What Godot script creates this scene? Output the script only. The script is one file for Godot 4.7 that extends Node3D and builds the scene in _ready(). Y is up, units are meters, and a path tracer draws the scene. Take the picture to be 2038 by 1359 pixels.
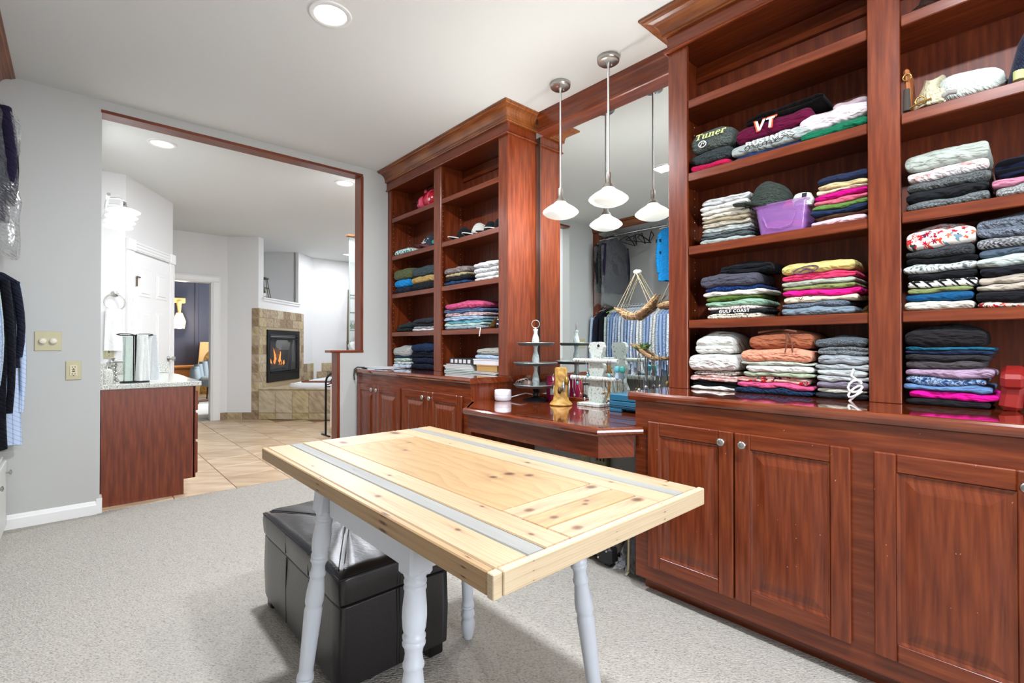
extends Node3D
# A dressing room with mahogany wardrobe units, a pine table and a doorless opening into a bathroom.
# Metres, y up. The camera stands at x 0, z 0; -z runs along the wardrobe wall, +x points at it.

const PI2 := TAU
var taken := {}
var mats := {}
var texs := {}
var rng := RandomNumberGenerator.new()
var fn := FastNoiseLite.new()

# ---------------------------------------------------------------- mesh collector
class MB:
	var v := PackedVector3Array()
	var n := PackedVector3Array()
	var t := PackedVector2Array()
	var ix := PackedInt32Array()
	func tri(a: int, b: int, c: int) -> void:
		var g := (v[b] - v[a]).cross(v[c] - v[a])
		if g.dot(n[a] + n[b] + n[c]) > 0.0:
			ix.append_array([a, c, b])
		else:
			ix.append_array([a, b, c])
	func add(p: Vector3, nn: Vector3, uv := Vector2.ZERO) -> int:
		v.append(p); n.append(nn); t.append(uv)
		return v.size() - 1
	func quad(a: Vector3, b: Vector3, c: Vector3, d: Vector3, nn: Vector3) -> void:
		var i := add(a, nn, Vector2(0, 0)); add(b, nn, Vector2(1, 0)); add(c, nn, Vector2(1, 1)); add(d, nn, Vector2(0, 1))
		tri(i, i + 1, i + 2); tri(i, i + 2, i + 3)
	func box(c: Vector3, s: Vector3, b := 0.002, m := Basis.IDENTITY) -> MB:
		var h := s * 0.5
		b = minf(b, minf(h.x, minf(h.y, h.z)) * 0.9)
		var pt := func(sg: Vector3, ax: int) -> Vector3:
			var p := Vector3(sg.x * (h.x - b), sg.y * (h.y - b), sg.z * (h.z - b))
			p[ax] = sg[ax] * h[ax]
			return c + m * p
		for ax in 3:
			var b1 := (ax + 1) % 3
			var b2 := (ax + 2) % 3
			for s0 in [-1.0, 1.0]:
				var q := []
				for k in [[-1, -1], [1, -1], [1, 1], [-1, 1]]:
					var sg := Vector3.ZERO
					sg[ax] = s0; sg[b1] = k[0]; sg[b2] = k[1]
					q.append(pt.call(sg, ax))
				var nn := Vector3.ZERO
				nn[ax] = s0
				quad(q[0], q[1], q[2], q[3], m * nn)
			if b > 0.0:
				for s1 in [-1.0, 1.0]:
					for s2 in [-1.0, 1.0]:
						var lo := Vector3.ZERO
						lo[ax] = -1; lo[b1] = s1; lo[b2] = s2
						var hi := lo
						hi[ax] = 1
						var nn := Vector3.ZERO
						nn[b1] = s1; nn[b2] = s2
						quad(pt.call(lo, b1), pt.call(hi, b1), pt.call(hi, b2), pt.call(lo, b2), m * nn.normalized())
		if b > 0.0:
			for sx in [-1.0, 1.0]:
				for sy in [-1.0, 1.0]:
					for sz in [-1.0, 1.0]:
						var sg := Vector3(sx, sy, sz)
						var nn := m * sg.normalized()
						var i := add(pt.call(sg, 0), nn); add(pt.call(sg, 1), nn); add(pt.call(sg, 2), nn)
						tri(i, i + 1, i + 2)
		return self
	func lh(lo: Vector3, hi: Vector3, b := 0.002) -> MB:
		return box((lo + hi) * 0.5, (hi - lo).abs(), b)
	# rows of points; smooth normals; outward found from the enclosed volume
	func grid(rows: Array, cu: bool, cv: bool, out := 0) -> MB:
		var nr := rows.size()
		var nc: int = rows[0].size()
		var base := v.size()
		var vol := 0.0
		var ctr := Vector3.ZERO
		for r in rows:
			for p in r:
				ctr += p
		ctr /= nr * nc
		var nrm := PackedVector3Array()
		nrm.resize(nr * nc)
		for i in (nr if cv else nr - 1):
			var i2 := (i + 1) % nr
			for j in (nc if cu else nc - 1):
				var j2 := (j + 1) % nc
				var a: Vector3 = rows[i][j]
				var b: Vector3 = rows[i][j2]
				var c: Vector3 = rows[i2][j2]
				var d: Vector3 = rows[i2][j]
				var g := (c - a).cross(d - b)
				vol += (a + c - ctr * 2.0).dot(g)
				nrm[i * nc + j] += g; nrm[i * nc + j2] += g; nrm[i2 * nc + j2] += g; nrm[i2 * nc + j] += g
		var sg := 1.0 if vol >= 0.0 else -1.0
		if out != 0:
			sg = float(out)
		for i in nr:
			for j in nc:
				var q := nrm[i * nc + j] * sg
				add(rows[i][j], q.normalized() if q.length() > 1e-12 else Vector3.UP, Vector2(float(j) / maxi(1, nc - 1), float(i) / maxi(1, nr - 1)))
		for i in (nr if cv else nr - 1):
			var i2 := (i + 1) % nr
			for j in (nc if cu else nc - 1):
				var j2 := (j + 1) % nc
				var a := base + i * nc + j
				var b := base + i * nc + j2
				var c := base + i2 * nc + j2
				var d := base + i2 * nc + j
				tri(a, b, c); tri(a, c, d)
		return self
	func fan(row: PackedVector3Array, nn: Vector3) -> MB:
		var ctr := Vector3.ZERO
		for p in row:
			ctr += p
		var c := add(ctr / row.size(), nn)
		var f := v.size()
		for p in row:
			add(p, nn)
		for j in row.size():
			tri(c, f + j, f + (j + 1) % row.size())
		return self
	# turned shape: profile of (radius, height), m places it
	func lathe(pr: Array, m := Transform3D.IDENTITY, seg := 20) -> MB:
		var nseg := pr.size() - 1
		var sn := []
		for k in nseg:
			var d: Vector2 = pr[k + 1] - pr[k]
			sn.append(Vector2(d.y, -d.x).normalized())
		var up := 1.0 if (pr[nseg].y >= pr[0].y) else -1.0
		# the enclosed area tells which side is out
		var area := 0.0
		for k in nseg:
			area += (pr[k].x + pr[k + 1].x) * (pr[k + 1].y - pr[k].y)
		if area < 0.0:
			up = -1.0
		else:
			up = 1.0
		for k in nseg:
			var na: Vector2 = sn[k]
			var nb: Vector2 = sn[k]
			if k > 0 and sn[k].dot(sn[k - 1]) > 0.5:
				na = (sn[k] + sn[k - 1]).normalized()
			if k < nseg - 1 and sn[k].dot(sn[k + 1]) > 0.5:
				nb = (sn[k] + sn[k + 1]).normalized()
			var f := v.size()
			for j in seg + 1:
				var a := TAU * j / seg
				var cs := cos(a)
				var si := sin(a)
				add(m * Vector3(pr[k].x * cs, pr[k].y, pr[k].x * si), (m.basis * Vector3(na.x * cs, na.y, na.x * si) * up).normalized(), Vector2(float(j) / seg, float(k) / nseg))
				add(m * Vector3(pr[k + 1].x * cs, pr[k + 1].y, pr[k + 1].x * si), (m.basis * Vector3(nb.x * cs, nb.y, nb.x * si) * up).normalized(), Vector2(float(j) / seg, float(k + 1) / nseg))
			for j in seg:
				var a := f + j * 2
				if pr[k].x > 1e-6:
					tri(a, a + 2, a + 3 if pr[k + 1].x > 1e-6 else a + 1)
				if pr[k + 1].x > 1e-6:
					tri(a, a + 3, a + 1)
		return self
	func tube(path: Array, rad, seg := 8, closed := false) -> MB:
		var rows := []
		var np := path.size()
		var up := Vector3.UP
		var t0: Vector3 = (path[1] - path[0]).normalized()
		if absf(t0.dot(up)) > 0.9:
			up = Vector3.RIGHT
		var side := t0.cross(up).normalized()
		for i in np:
			var d: Vector3
			if closed:
				d = path[(i + 1) % np] - path[(i + np - 1) % np]
			elif i == 0:
				d = path[1] - path[0]
			elif i == np - 1:
				d = path[i] - path[i - 1]
			else:
				d = path[i + 1] - path[i - 1]
			d = d.normalized()
			side = (side - d * side.dot(d)).normalized()
			var u2 := side.cross(d)
			var r: float = rad[i] if rad is Array else rad
			var row := PackedVector3Array()
			for j in seg:
				var a := TAU * j / seg
				row.append(path[i] + (side * cos(a) + u2 * sin(a)) * r)
			rows.append(row)
		grid(rows, true, closed)
		if not closed:
			fan(rows[0], (path[0] - path[1]).normalized())
			fan(rows[np - 1], (path[np - 1] - path[np - 2]).normalized())
		return self
	# flat polygon (x, z) raised from y0 to y1; m turns it
	func prism(poly: PackedVector2Array, y0: float, y1: float, m := Transform3D.IDENTITY) -> MB:
		var k := Geometry2D.triangulate_polygon(poly)
		var cw := Geometry2D.is_polygon_clockwise(poly)
		for e in [[y0, -1.0], [y1, 1.0]]:
			var f := v.size()
			for p in poly:
				add(m * Vector3(p.x, e[0], p.y), m.basis * Vector3(0, e[1], 0), p)
			for q in range(0, k.size(), 3):
				tri(f + k[q], f + k[q + 1], f + k[q + 2])
		for i in poly.size():
			var a := poly[i]
			var b := poly[(i + 1) % poly.size()]
			var d := (b - a).normalized()
			var o := Vector2(d.y, -d.x) * (-1.0 if cw else 1.0)
			quad(m * Vector3(a.x, y0, a.y), m * Vector3(b.x, y0, b.y), m * Vector3(b.x, y1, b.y), m * Vector3(a.x, y1, a.y), (m.basis * Vector3(o.x, 0, o.y)).normalized())
		return self
	# moulding: profile (out, y) carried along a path of (x, z) with mitred corners; side +1 throws "out" to the left of the path
	func mould(path: Array, pr: Array, side := 1.0) -> MB:
		var rows := []
		for i in path.size():
			var o := Vector2.ZERO
			var p: Vector2 = path[i]
			if i > 0 and i < path.size() - 1:
				var d0: Vector2 = (path[i] - path[i - 1]).normalized()
				var d1: Vector2 = (path[i + 1] - path[i]).normalized()
				var n0 := Vector2(d0.y, -d0.x) * side
				var n1 := Vector2(d1.y, -d1.x) * side
				o = (n0 + n1) / (1.0 + n0.dot(n1))
			else:
				var d: Vector2 = (path[1] - path[0]).normalized() if i == 0 else (path[i] - path[i - 1]).normalized()
				o = Vector2(d.y, -d.x) * side
			var row := []
			for q in pr:
				row.append(Vector3(p.x + o.x * q.x, q.y, p.y + o.y * q.x))
			rows.append(row)
		for i in path.size() - 1:
			var d: Vector2 = (path[i + 1] - path[i]).normalized()
			var o := Vector2(d.y, -d.x) * side
			for k in pr.size():
				var k2 := (k + 1) % pr.size()
				var e: Vector2 = pr[k2] - pr[k]
				var nn := Vector2(e.y, -e.x).normalized()
				quad(rows[i][k], rows[i + 1][k], rows[i + 1][k2], rows[i][k2], Vector3(o.x * nn.x, nn.y, o.y * nn.x).normalized())
		for e in [0, path.size() - 1]:
			var poly := PackedVector2Array()
			for q in pr:
				poly.append(q)
			var kk := Geometry2D.triangulate_polygon(poly)
			var d: Vector2 = (path[0] - path[1]).normalized() if e == 0 else (path[e] - path[e - 1]).normalized()
			var f := v.size()
			for k in pr.size():
				add(rows[e][k], Vector3(d.x, 0, d.y))
			for q in range(0, kk.size(), 3):
				tri(f + kk[q], f + kk[q + 1], f + kk[q + 2])
		return self
	var own_uv := false
	# picture coordinates in metres: a slanting projection that no face of the thing lies edge-on to;
	# with a grain axis, u follows the grain and v runs across it
	func mesh(off := Vector3.ZERO, grain := -1) -> ArrayMesh:
		var a := []
		var t2 := PackedVector2Array()
		t2.resize(v.size())
		for i in v.size():
			var p := v[i]
			t2[i] = Vector2(p.z - 0.7 * p.x, p.y + 0.7 * p.x)
			if not own_uv:
				t[i] = t2[i] if grain == -1 else Vector2(p.z - 1.6 * p.x, p.y + 0.7 * p.x + 0.3 * p.z) if grain < 0 else Vector2(p[grain], p[(grain + 1) % 3] + 0.87 * p[(grain + 2) % 3])
		a.resize(Mesh.ARRAY_MAX)
		if off != Vector3.ZERO:
			for i in v.size():
				v[i] -= off
		a[Mesh.ARRAY_VERTEX] = v
		a[Mesh.ARRAY_NORMAL] = n
		a[Mesh.ARRAY_TEX_UV] = t
		a[Mesh.ARRAY_TEX_UV2] = t2
		a[Mesh.ARRAY_INDEX] = ix
		var m := ArrayMesh.new()
		m.add_surface_from_arrays(Mesh.PRIMITIVE_TRIANGLES, a)
		return m

# ---------------------------------------------------------------- nodes
func mb() -> MB:
	return MB.new()
func V(x: float, y: float, z: float) -> Vector3:
	return Vector3(x, y, z)
func numbered(called: String) -> String:
	var k: int = taken.get(called, 0)
	taken[called] = k + 1
	return called if k == 0 else "%s_%03d" % [called, k]
func tag(o: Node3D, label: String, category: String, group := "") -> Node3D:
	o.set_meta("label", label); o.set_meta("category", category)
	if group:
		o.set_meta("group", group)
	return o
func thing(called: String, label: String, category: String, at := Vector3.ZERO, group := "") -> Node3D:
	var o := Node3D.new()
	o.name = numbered(called)
	add_child(o)
	o.position = at
	return tag(o, label, category, group)
func org(p: Node) -> Vector3:
	var s := Vector3.ZERO
	while p is Node3D and p != self:
		s += p.position
		p = p.get_parent()
	return s
# a part in world coordinates, moved into its parent's axes
func part(called: String, b: MB, m: Material, parent: Node3D, label := "") -> MeshInstance3D:
	var o := MeshInstance3D.new()
	o.name = called
	o.mesh = b.mesh(org(parent), m.get_meta("grain", -1))
	o.material_override = m
	parent.add_child(o, true)
	if label:
		o.set_meta("label", label)
	return o
func solo(called: String, b: MB, m: Material, at: Vector3, label: String, category: String, group := "") -> MeshInstance3D:
	var o := MeshInstance3D.new()
	o.name = numbered(called)
	o.mesh = b.mesh(at, m.get_meta("grain", -1))
	o.material_override = m
	o.position = at
	add_child(o)
	tag(o, label, category, group)
	return o
func struct(called: String, b: MB, m: Material) -> MeshInstance3D:
	var o := MeshInstance3D.new()
	o.name = numbered(called)
	o.mesh = b.mesh(Vector3.ZERO, m.get_meta("grain", -1))
	o.material_override = m
	add_child(o)
	o.set_meta("kind", "structure")
	return o
func same(called: String, me: Mesh, m: Material, parent: Node3D, tr: Transform3D) -> MeshInstance3D:
	var o := MeshInstance3D.new()
	o.name = called
	o.mesh = me
	o.material_override = m
	o.transform = tr
	parent.add_child(o, true)
	return o

# ---------------------------------------------------------------- materials
func ns(sd: int, f: float, oct := 4, size := 512, ramp := [], kind := FastNoiseLite.TYPE_SIMPLEX_SMOOTH, norm := true) -> NoiseTexture2D:
	var key := "%d %f %d %d %s %d" % [sd, f, oct, size, str(ramp), kind]
	if texs.has(key):
		return texs[key]
	var q := FastNoiseLite.new()
	q.seed = sd; q.frequency = f; q.noise_type = kind; q.fractal_octaves = oct
	var x := NoiseTexture2D.new()
	x.width = size; x.height = size; x.seamless = true; x.noise = q; x.normalize = norm
	if ramp.size():
		var g := Gradient.new()
		var of := PackedFloat32Array()
		var co := PackedColorArray()
		for r in ramp:
			of.append(r[0]); co.append(Color(r[1]))
		g.offsets = of; g.colors = co
		x.color_ramp = g
	texs[key] = x
	return x
func mt(key: String, c: String, rough := 0.6, metal := 0.0) -> StandardMaterial3D:
	if mats.has(key):
		return mats[key]
	var m := StandardMaterial3D.new()
	m.resource_name = key
	m.albedo_color = Color(c)
	m.roughness = rough
	m.metallic = metal
	mats[key] = m
	return m
func tex(m: StandardMaterial3D, x: Texture2D, sc: Vector3) -> StandardMaterial3D:
	m.albedo_texture = x
	m.uv1_scale = V(sc.z, sc.y, 1)
	return m
func bump(m: StandardMaterial3D, x: Texture2D, cm: float, sc := Vector3.ZERO) -> StandardMaterial3D:
	m.heightmap_enabled = true
	m.heightmap_texture = x
	m.heightmap_scale = cm
	if sc != Vector3.ZERO:
		m.uv1_scale = V(sc.z, sc.y, 1)
	return m
func wood(axis: int, gloss := 0.3, tone := 0) -> StandardMaterial3D:
	var key := "mahogany_%d_%d_%d" % [axis, int(gloss * 100), tone]
	if mats.has(key):
		return mats[key]
	var ramps := [
		[[0.0, "561f0a"], [0.3, "65290f"], [0.55, "703014"], [0.8, "7b3818"], [1.0, "86411d"]],
		[[0.0, "64300f"], [0.4, "784019"], [0.65, "884d24"], [1.0, "985c30"]],
	]
	var m := mt(key, "ffffff", gloss)
	tex(m, ns(11 + tone, 0.012, 5, 512, ramps[tone]), V(1, 7, 0.5))
	m.set_meta("grain", axis)
	if gloss < 0.45:
		m.clearcoat_enabled = true
		m.clearcoat = 0.22
		m.clearcoat_roughness = 0.25
	if gloss < 0.27:
		# small pale nicks in the finish
		m.detail_enabled = true
		m.detail_albedo = nick_image()
		m.detail_uv_layer = BaseMaterial3D.DETAIL_UV_2
		m.uv2_scale = V(1.3, 1.3, 1.3)
	return m
func nick_image() -> ImageTexture:
	if texs.has("nicks"):
		return texs["nicks"]
	var r := RandomNumberGenerator.new()
	r.seed = 12
	var im := Image.create(512, 512, false, Image.FORMAT_RGBA8)
	im.fill(Color(0.8, 0.66, 0.52, 0.0))
	for k in 24:
		var x := r.randi_range(4, 507)
		var y := r.randi_range(4, 507)
		var n := r.randi_range(1, 3)
		for q in n:
			im.set_pixel(x + q / 2, y + q, Color(0.86, 0.74, 0.6, r.randf_range(0.5, 0.95)))
	texs["nicks"] = ImageTexture.create_from_image(im)
	return texs["nicks"]
# speckle of single pixels, which repeats without a seam
func grains(key: String, sd: int, size: int, pick: Callable) -> ImageTexture:
	if texs.has(key):
		return texs[key]
	var r := RandomNumberGenerator.new()
	r.seed = sd
	var im := Image.create(size, size, false, Image.FORMAT_RGB8)
	for y in size:
		for x in size:
			im.set_pixel(x, y, pick.call(r.randf(), r.randf()))
	texs[key] = ImageTexture.create_from_image(im)
	return texs[key]
func cloth(c: String, pat := "") -> StandardMaterial3D:
	var key := "cloth_" + c + "_" + pat
	if mats.has(key):
		return mats[key]
	var m := mt(key, c, 0.9)
	m.rim_enabled = true
	m.rim = 0.25
	m.uv1_scale = V(3, 7, 1)
	m.metallic_specular = 0.25
	if pat == "":
		bump(m, ns(31, 0.014, 3, 512), 1.1, V(4, 6, 2.2))
	elif pat == "denim":
		tex(m, ns(33, 0.12, 3, 256, [[0.0, "808080"], [1.0, "ffffff"]]), V(6, 9, 6))
		bump(m, ns(31, 0.014, 3, 512), 1.6)
	elif pat == "heather":
		tex(m, ns(34, 0.2, 3, 256, [[0.2, "606060"], [0.5, "b8b8b8"], [0.8, "ffffff"]]), V(6, 9, 2.4))
		bump(m, ns(31, 0.014, 3, 512), 0.8)
	elif pat == "fleece":
		bump(m, ns(36, 0.09, 4, 256), 0.35, V(5, 5, 5))
	elif pat == "floral":
		tex(m, floral_image(), V(5, 5, 5))
	elif pat == "flower2":
		tex(m, ns(35, 0.03, 3, 256, [[0.0, "55605f"], [0.4, "8c9593"], [0.5, "e8ecea"], [1.0, "ffffff"]]), V(9, 9, 9))
	elif pat == "tiedye":
		tex(m, ns(38, 0.02, 3, 256, [[0.0, "10182c"], [0.4, "3e5f8c"], [0.55, "b8cadb"], [0.7, "2a3f63"], [1.0, "dfe6ec"]]), V(9, 9, 9))
	elif pat == "blush":
		tex(m, ns(39, 0.016, 2, 256, [[0.0, "e79a98"], [0.32, "f4cfcb"], [0.45, "ffffff"], [1.0, "ffffff"]]), V(6, 8, 5))
		bump(m, ns(31, 0.014, 3, 512), 1.0)
	elif pat == "hound":
		tex(m, hound_image(), V(14, 14, 14))
	elif pat == "stripe":
		tex(m, stripe_image(), V(16, 16, 16))
	elif pat == "plaid":
		tex(m, plaid_image(), V(9, 9, 9))
	elif pat == "print":
		tex(m, ns(40, 0.05, 2, 256, [[0.0, "505860"], [0.3, "9aa0a4"], [0.42, "ffffff"], [1.0, "ffffff"]]), V(6, 6, 6))
	elif pat == "marl":
		tex(m, ns(41, 0.16, 3, 256, [[0.3, "151618"], [0.52, "6a6d70"], [0.7, "d4d6d6"]]), V(10, 16, 2))
	elif pat == "teal":
		tex(m, ns(42, 0.02, 2, 256, [[0.0, "0c6a78"], [0.4, "27a6ae"], [0.5, "ffffff"], [0.75, "f2f6f2"], [0.85, "61b63c"], [1.0, "61b63c"]]), V(7, 7, 7))
	elif pat == "sequin":
		tex(m, ns(43, 0.12, 2, 256, [[0.0, "05070c"], [0.6, "131c34"], [0.75, "2c3c60"], [0.9, "d8dce4"]]), V(9, 9, 9))
		m.roughness = 0.3
	elif pat == "orange":
		tex(m, ns(44, 0.03, 2, 256, [[0.0, "0b0a0e"], [0.52, "14121a"], [0.6, "d8402a"], [0.75, "f08a2c"], [0.85, "f6f0ea"], [1.0, "14121a"]]), V(7, 7, 7))
	elif pat == "check":
		tex(m, plaid_image(), V(16, 16, 16))
	return m
func img_tex(key: String, w: int, h: int, f: Callable) -> ImageTexture:
	if texs.has(key):
		return texs[key]
	var im := Image.create(w, h, false, Image.FORMAT_RGB8)
	for y in h:
		for x in w:
			im.set_pixel(x, y, f.call(x, y))
	texs[key] = ImageTexture.create_from_image(im)
	return texs[key]
func floral_image() -> ImageTexture:
	if texs.has("floral"):
		return texs["floral"]
	var im := Image.create(256, 256, false, Image.FORMAT_RGB8)
	im.fill(Color("ece6dc"))
	var r := RandomNumberGenerator.new()
	r.seed = 5
	var pal := ["c8102e", "e6442e", "f2674a", "1d2a4a", "6f8f9c", "c8102e", "2f4636", "e8b4b0", "8a1626"]
	for k in 170:
		var c := Color(pal[r.randi() % pal.size()])
		var cx := r.randi() % 256
		var cy := r.randi() % 256
		var rr := r.randf_range(4, 15)
		var lob := r.randi_range(3, 6)
		var ph := r.randf() * TAU
		for y in range(-18, 19):
			for x in range(-18, 19):
				var d := sqrt(float(x * x + y * y))
				if d < rr * (0.7 + 0.3 * cos(lob * atan2(y, x) + ph)):
					im.set_pixel(posmod(cx + x, 256), posmod(cy + y, 256), c)
	texs["floral"] = ImageTexture.create_from_image(im)
	return texs["floral"]
func hound_image() -> ImageTexture:
	return img_tex("hound", 64, 64, func(x, y):
		var a: bool = (x / 16) % 2 == 0
		var b: bool = (y / 16) % 2 == 0
		var s: bool = ((x + y) / 8) % 2 == 0
		return Color("0e0e10") if (a and b) or ((a != b) and s) else Color("f2f2ee"))
func stripe_image() -> ImageTexture:
	return img_tex("stripe", 32, 32, func(_x, y): return Color("e8e8ee") if y % 16 < 4 else Color("141a30"))
func plaid_image() -> ImageTexture:
	return img_tex("plaid", 64, 64, func(x, y):
		var k := 0
		if x % 16 < 2: k += 1
		if y % 16 < 2: k += 1
		return Color("d7e2f0").lerp(Color("6f8fc0"), k * 0.45))

# ---------------------------------------------------------------- scene
func _ready() -> void:
	rng.seed = 77
	fn.seed = 9
	fn.frequency = 1.0
	fn.fractal_octaves = 2
	set_camera_and_light()
	paints()
	build_shell()
	build_bathroom_shell()
	build_bedroom_shell()
	build_wardrobes()
	build_desk_and_mirror()
	build_table()
	build_ottoman()
	build_pendants()
	build_closet()
	build_bathroom_things()
	build_bedroom_things()
	build_desk_things()
	build_folded_clothes()
	build_shelf_things()
	build_small_things()

func set_camera_and_light() -> void:
	var cam := Camera3D.new()
	cam.name = "camera"
	add_child(cam)
	cam.position = V(0, 1.11, 0)
	cam.rotation_degrees = V(0.445, -42.02, 0)
	cam.fov = 70.36
	cam.near = 0.02
	cam.current = true
	var we := WorldEnvironment.new()
	we.name = "world"
	var e := Environment.new()
	e.background_mode = Environment.BG_SKY
	var sk := Sky.new()
	var pm := ProceduralSkyMaterial.new()
	pm.sky_top_color = Color("7fa6d6")
	pm.sky_horizon_color = Color("d8e2ec")
	pm.ground_bottom_color = Color("8a8a80")
	pm.ground_horizon_color = Color("c8ccc8")
	pm.sky_energy_multiplier = 1.0
	sk.sky_material = pm
	e.sky = sk
	e.tonemap_mode = Environment.TONE_MAPPER_LINEAR
	e.tonemap_exposure = 1.04
	e.sdfgi_enabled = true
	e.ssao_enabled = true
	e.ssil_enabled = true
	we.environment = e
	add_child(we)
	# daylight at the window behind the camera and at the bathroom window
	area("daylight_dressing_window", V(0.8, 1.6, 2.13), V(0, 0, -1), Vector2(1.9, 1.3), 9.0, "f1f6ff")
	area("daylight_bathroom_window", V(4.83, 1.7, -7.3), V(-1, 0, 0), Vector2(1.9, 1.3), 2.0, "f1f6ff")
	area("daylight_bedroom_window", V(4.3, 1.6, -10.6), V(-1, 0, 0), Vector2(1.6, 1.3), 22.0, "f1f6ff")

func area(called: String, at: Vector3, dir: Vector3, size: Vector2, energy: float, c: String, parent: Node3D = self) -> AreaLight3D:
	var l := AreaLight3D.new()
	l.name = called
	parent.add_child(l)
	l.area_size = size
	l.area_normalize_energy = true
	l.area_range = 20.0
	l.light_energy = energy
	l.light_color = Color(c)
	l.shadow_enabled = true
	l.position = at - org(parent)
	l.basis = Basis.looking_at(dir, Vector3.UP if absf(dir.y) < 0.9 else Vector3.RIGHT)
	return l

var WALL: StandardMaterial3D
var WALLB: StandardMaterial3D
var CEIL: StandardMaterial3D
var WHITE: StandardMaterial3D
var STEEL: StandardMaterial3D
var BLACK: StandardMaterial3D

func paints() -> void:
	WALL = mt("wall_paint_grey", "b8b9b5", 0.85)
	CEIL = mt("ceiling_paint", "dadcd9", 0.9)
	WALLB = mt("wall_paint_bathroom", "e2e2e1", 0.85)
	WHITE = mt("white_trim_paint", "e9e9e7", 0.35)
	STEEL = mt("brushed_nickel", "b9b8b2", 0.28, 1.0)
	BLACK = mt("black_metal", "17171a", 0.4, 0.6)

func seg_wall(b: MB, p0: Vector2, p1: Vector2, y0: float, y1: float, th := 0.12) -> MB:
	var d := (p1 - p0).normalized()
	var o := Vector2(-d.y, d.x) * th
	return b.prism(PackedVector2Array([p0, p1, p1 + o, p0 + o]), y0, y1)

const ZW := -4.21
const XW := 2.475
const H := 2.74

func build_shell() -> void:
	var carpet := mt("cut_loop_carpet", "ffffff", 0.95)
	tex(carpet, grains("carpet_loops", 21, 384, func(a, b): return Color("757068") if a < 0.045 else Color("9c988f").lerp(Color("bab6ad"), b)), V(1.1, 1.1, 1.1))
	bump(carpet, grains("carpet_pile", 22, 384, func(a, _b): return Color(a, a, a)), 0.5)
	carpet.metallic_specular = 0.1
	struct("floor", mb().lh(V(-1.1, -0.12, ZW - 0.012), V(XW + 0.12, 0, 2.32), 0), carpet)
	# the tufted carpet edge at the tiles
	struct("trim_1", mb().tube([V(0.13, -0.004, ZW - 0.012), V(1.0, -0.004, ZW - 0.012), V(1.74, -0.004, ZW - 0.012)], 0.008, 6), carpet)
	struct("ceiling", mb().lh(V(-1.2, H, -13.0), V(5.2, H + 0.12, 2.4), 0), CEIL)
	# wall with the opening to the bathroom
	var b := mb()
	b.lh(V(-1.1, 0, ZW - 0.12), V(0.123, H, ZW), 0)
	b.lh(V(0.123, 2.676, ZW - 0.12), V(1.952, H, ZW), 0)
	b.lh(V(1.952, 0, ZW - 0.12), V(XW + 0.12, H, ZW), 0)
	b.lh(V(1.737, 0, ZW - 0.12), V(1.952, 1.046, ZW), 0)
	struct("wall_bathroom_side", b, WALL)
	struct("wall_cabinet_side", mb().lh(V(XW, 0, ZW), V(XW + 0.12, H, 2.32), 0), WALL)
	struct("wall_closet_side", mb().lh(V(-1.1, 0, ZW), V(-0.98, H, 2.32), 0), WALL)
	# rear wall with a window, behind the camera
	b = mb()
	b.lh(V(-0.98, 0, 2.2), V(-0.2, H, 2.32), 0)
	b.lh(V(1.8, 0, 2.2), V(XW, H, 2.32), 0)
	b.lh(V(-0.2, 0, 2.2), V(1.8, 0.9, 2.32), 0)
	b.lh(V(-0.2, 2.3, 2.2), V(1.8, H, 2.32), 0)
	struct("wall_window_side", b, WALL)
	window("window_1", V(0.8, 1.6, 2.27), 2.0, 1.4, true)
	# dark wood lining of the opening
	var ln := wood(0, 0.3)
	var lv := wood(1, 0.3)
	struct("trim_2", mb().lh(V(0.118, 2.656, ZW - 0.122), V(1.952, 2.678, ZW + 0.006), 0.002), ln)
	struct("trim_3", mb().lh(V(1.930, 1.066, ZW - 0.122), V(1.956, 2.656, ZW + 0.006), 0.002), lv)
	struct("trim_4", mb().lh(V(1.655, 1.044, ZW - 0.13), V(1.958, 1.066, ZW + 0.01), 0.003), ln)
	struct("trim_5", mb().lh(V(1.715, 0, ZW - 0.122), V(1.741, 1.044, ZW + 0.004), 0.002), lv)
	# baseboard of the wall with the opening, with its corner block
	b = mb().mould([Vector2(-0.38, ZW), Vector2(0.108, ZW)], [Vector2(0, 0), Vector2(0.016, 0), Vector2(0.016, 0.06), Vector2(0.011, 0.068), Vector2(0.008, 0.08), Vector2(0.004, 0.086), Vector2(0, 0.086)], -1.0)
	struct("baseboard_bathroom_side", b, WHITE)
	struct("trim_6", mb().lh(V(0.104, 0, ZW - 0.11), V(0.136, 0.1, ZW + 0.012), 0.003), WHITE)
	# two recessed downlights; the second one hangs behind the camera
	downlight(V(0.925, H, -2.361), 6.3)
	downlight(V(0.925, H, -0.1), 6.3)
	plate_dimmer()
	plate_outlet(V(-0.0085, 0.948, ZW), V(0, 0, 1), "almond wall outlet with test buttons below the dimmer plate", "almond_plastic")
	plate_outlet(V(XW, 0.40, -2.03), V(-1, 0, 0), "almond wall outlet under the dressing desk", "almond_plastic")

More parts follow.
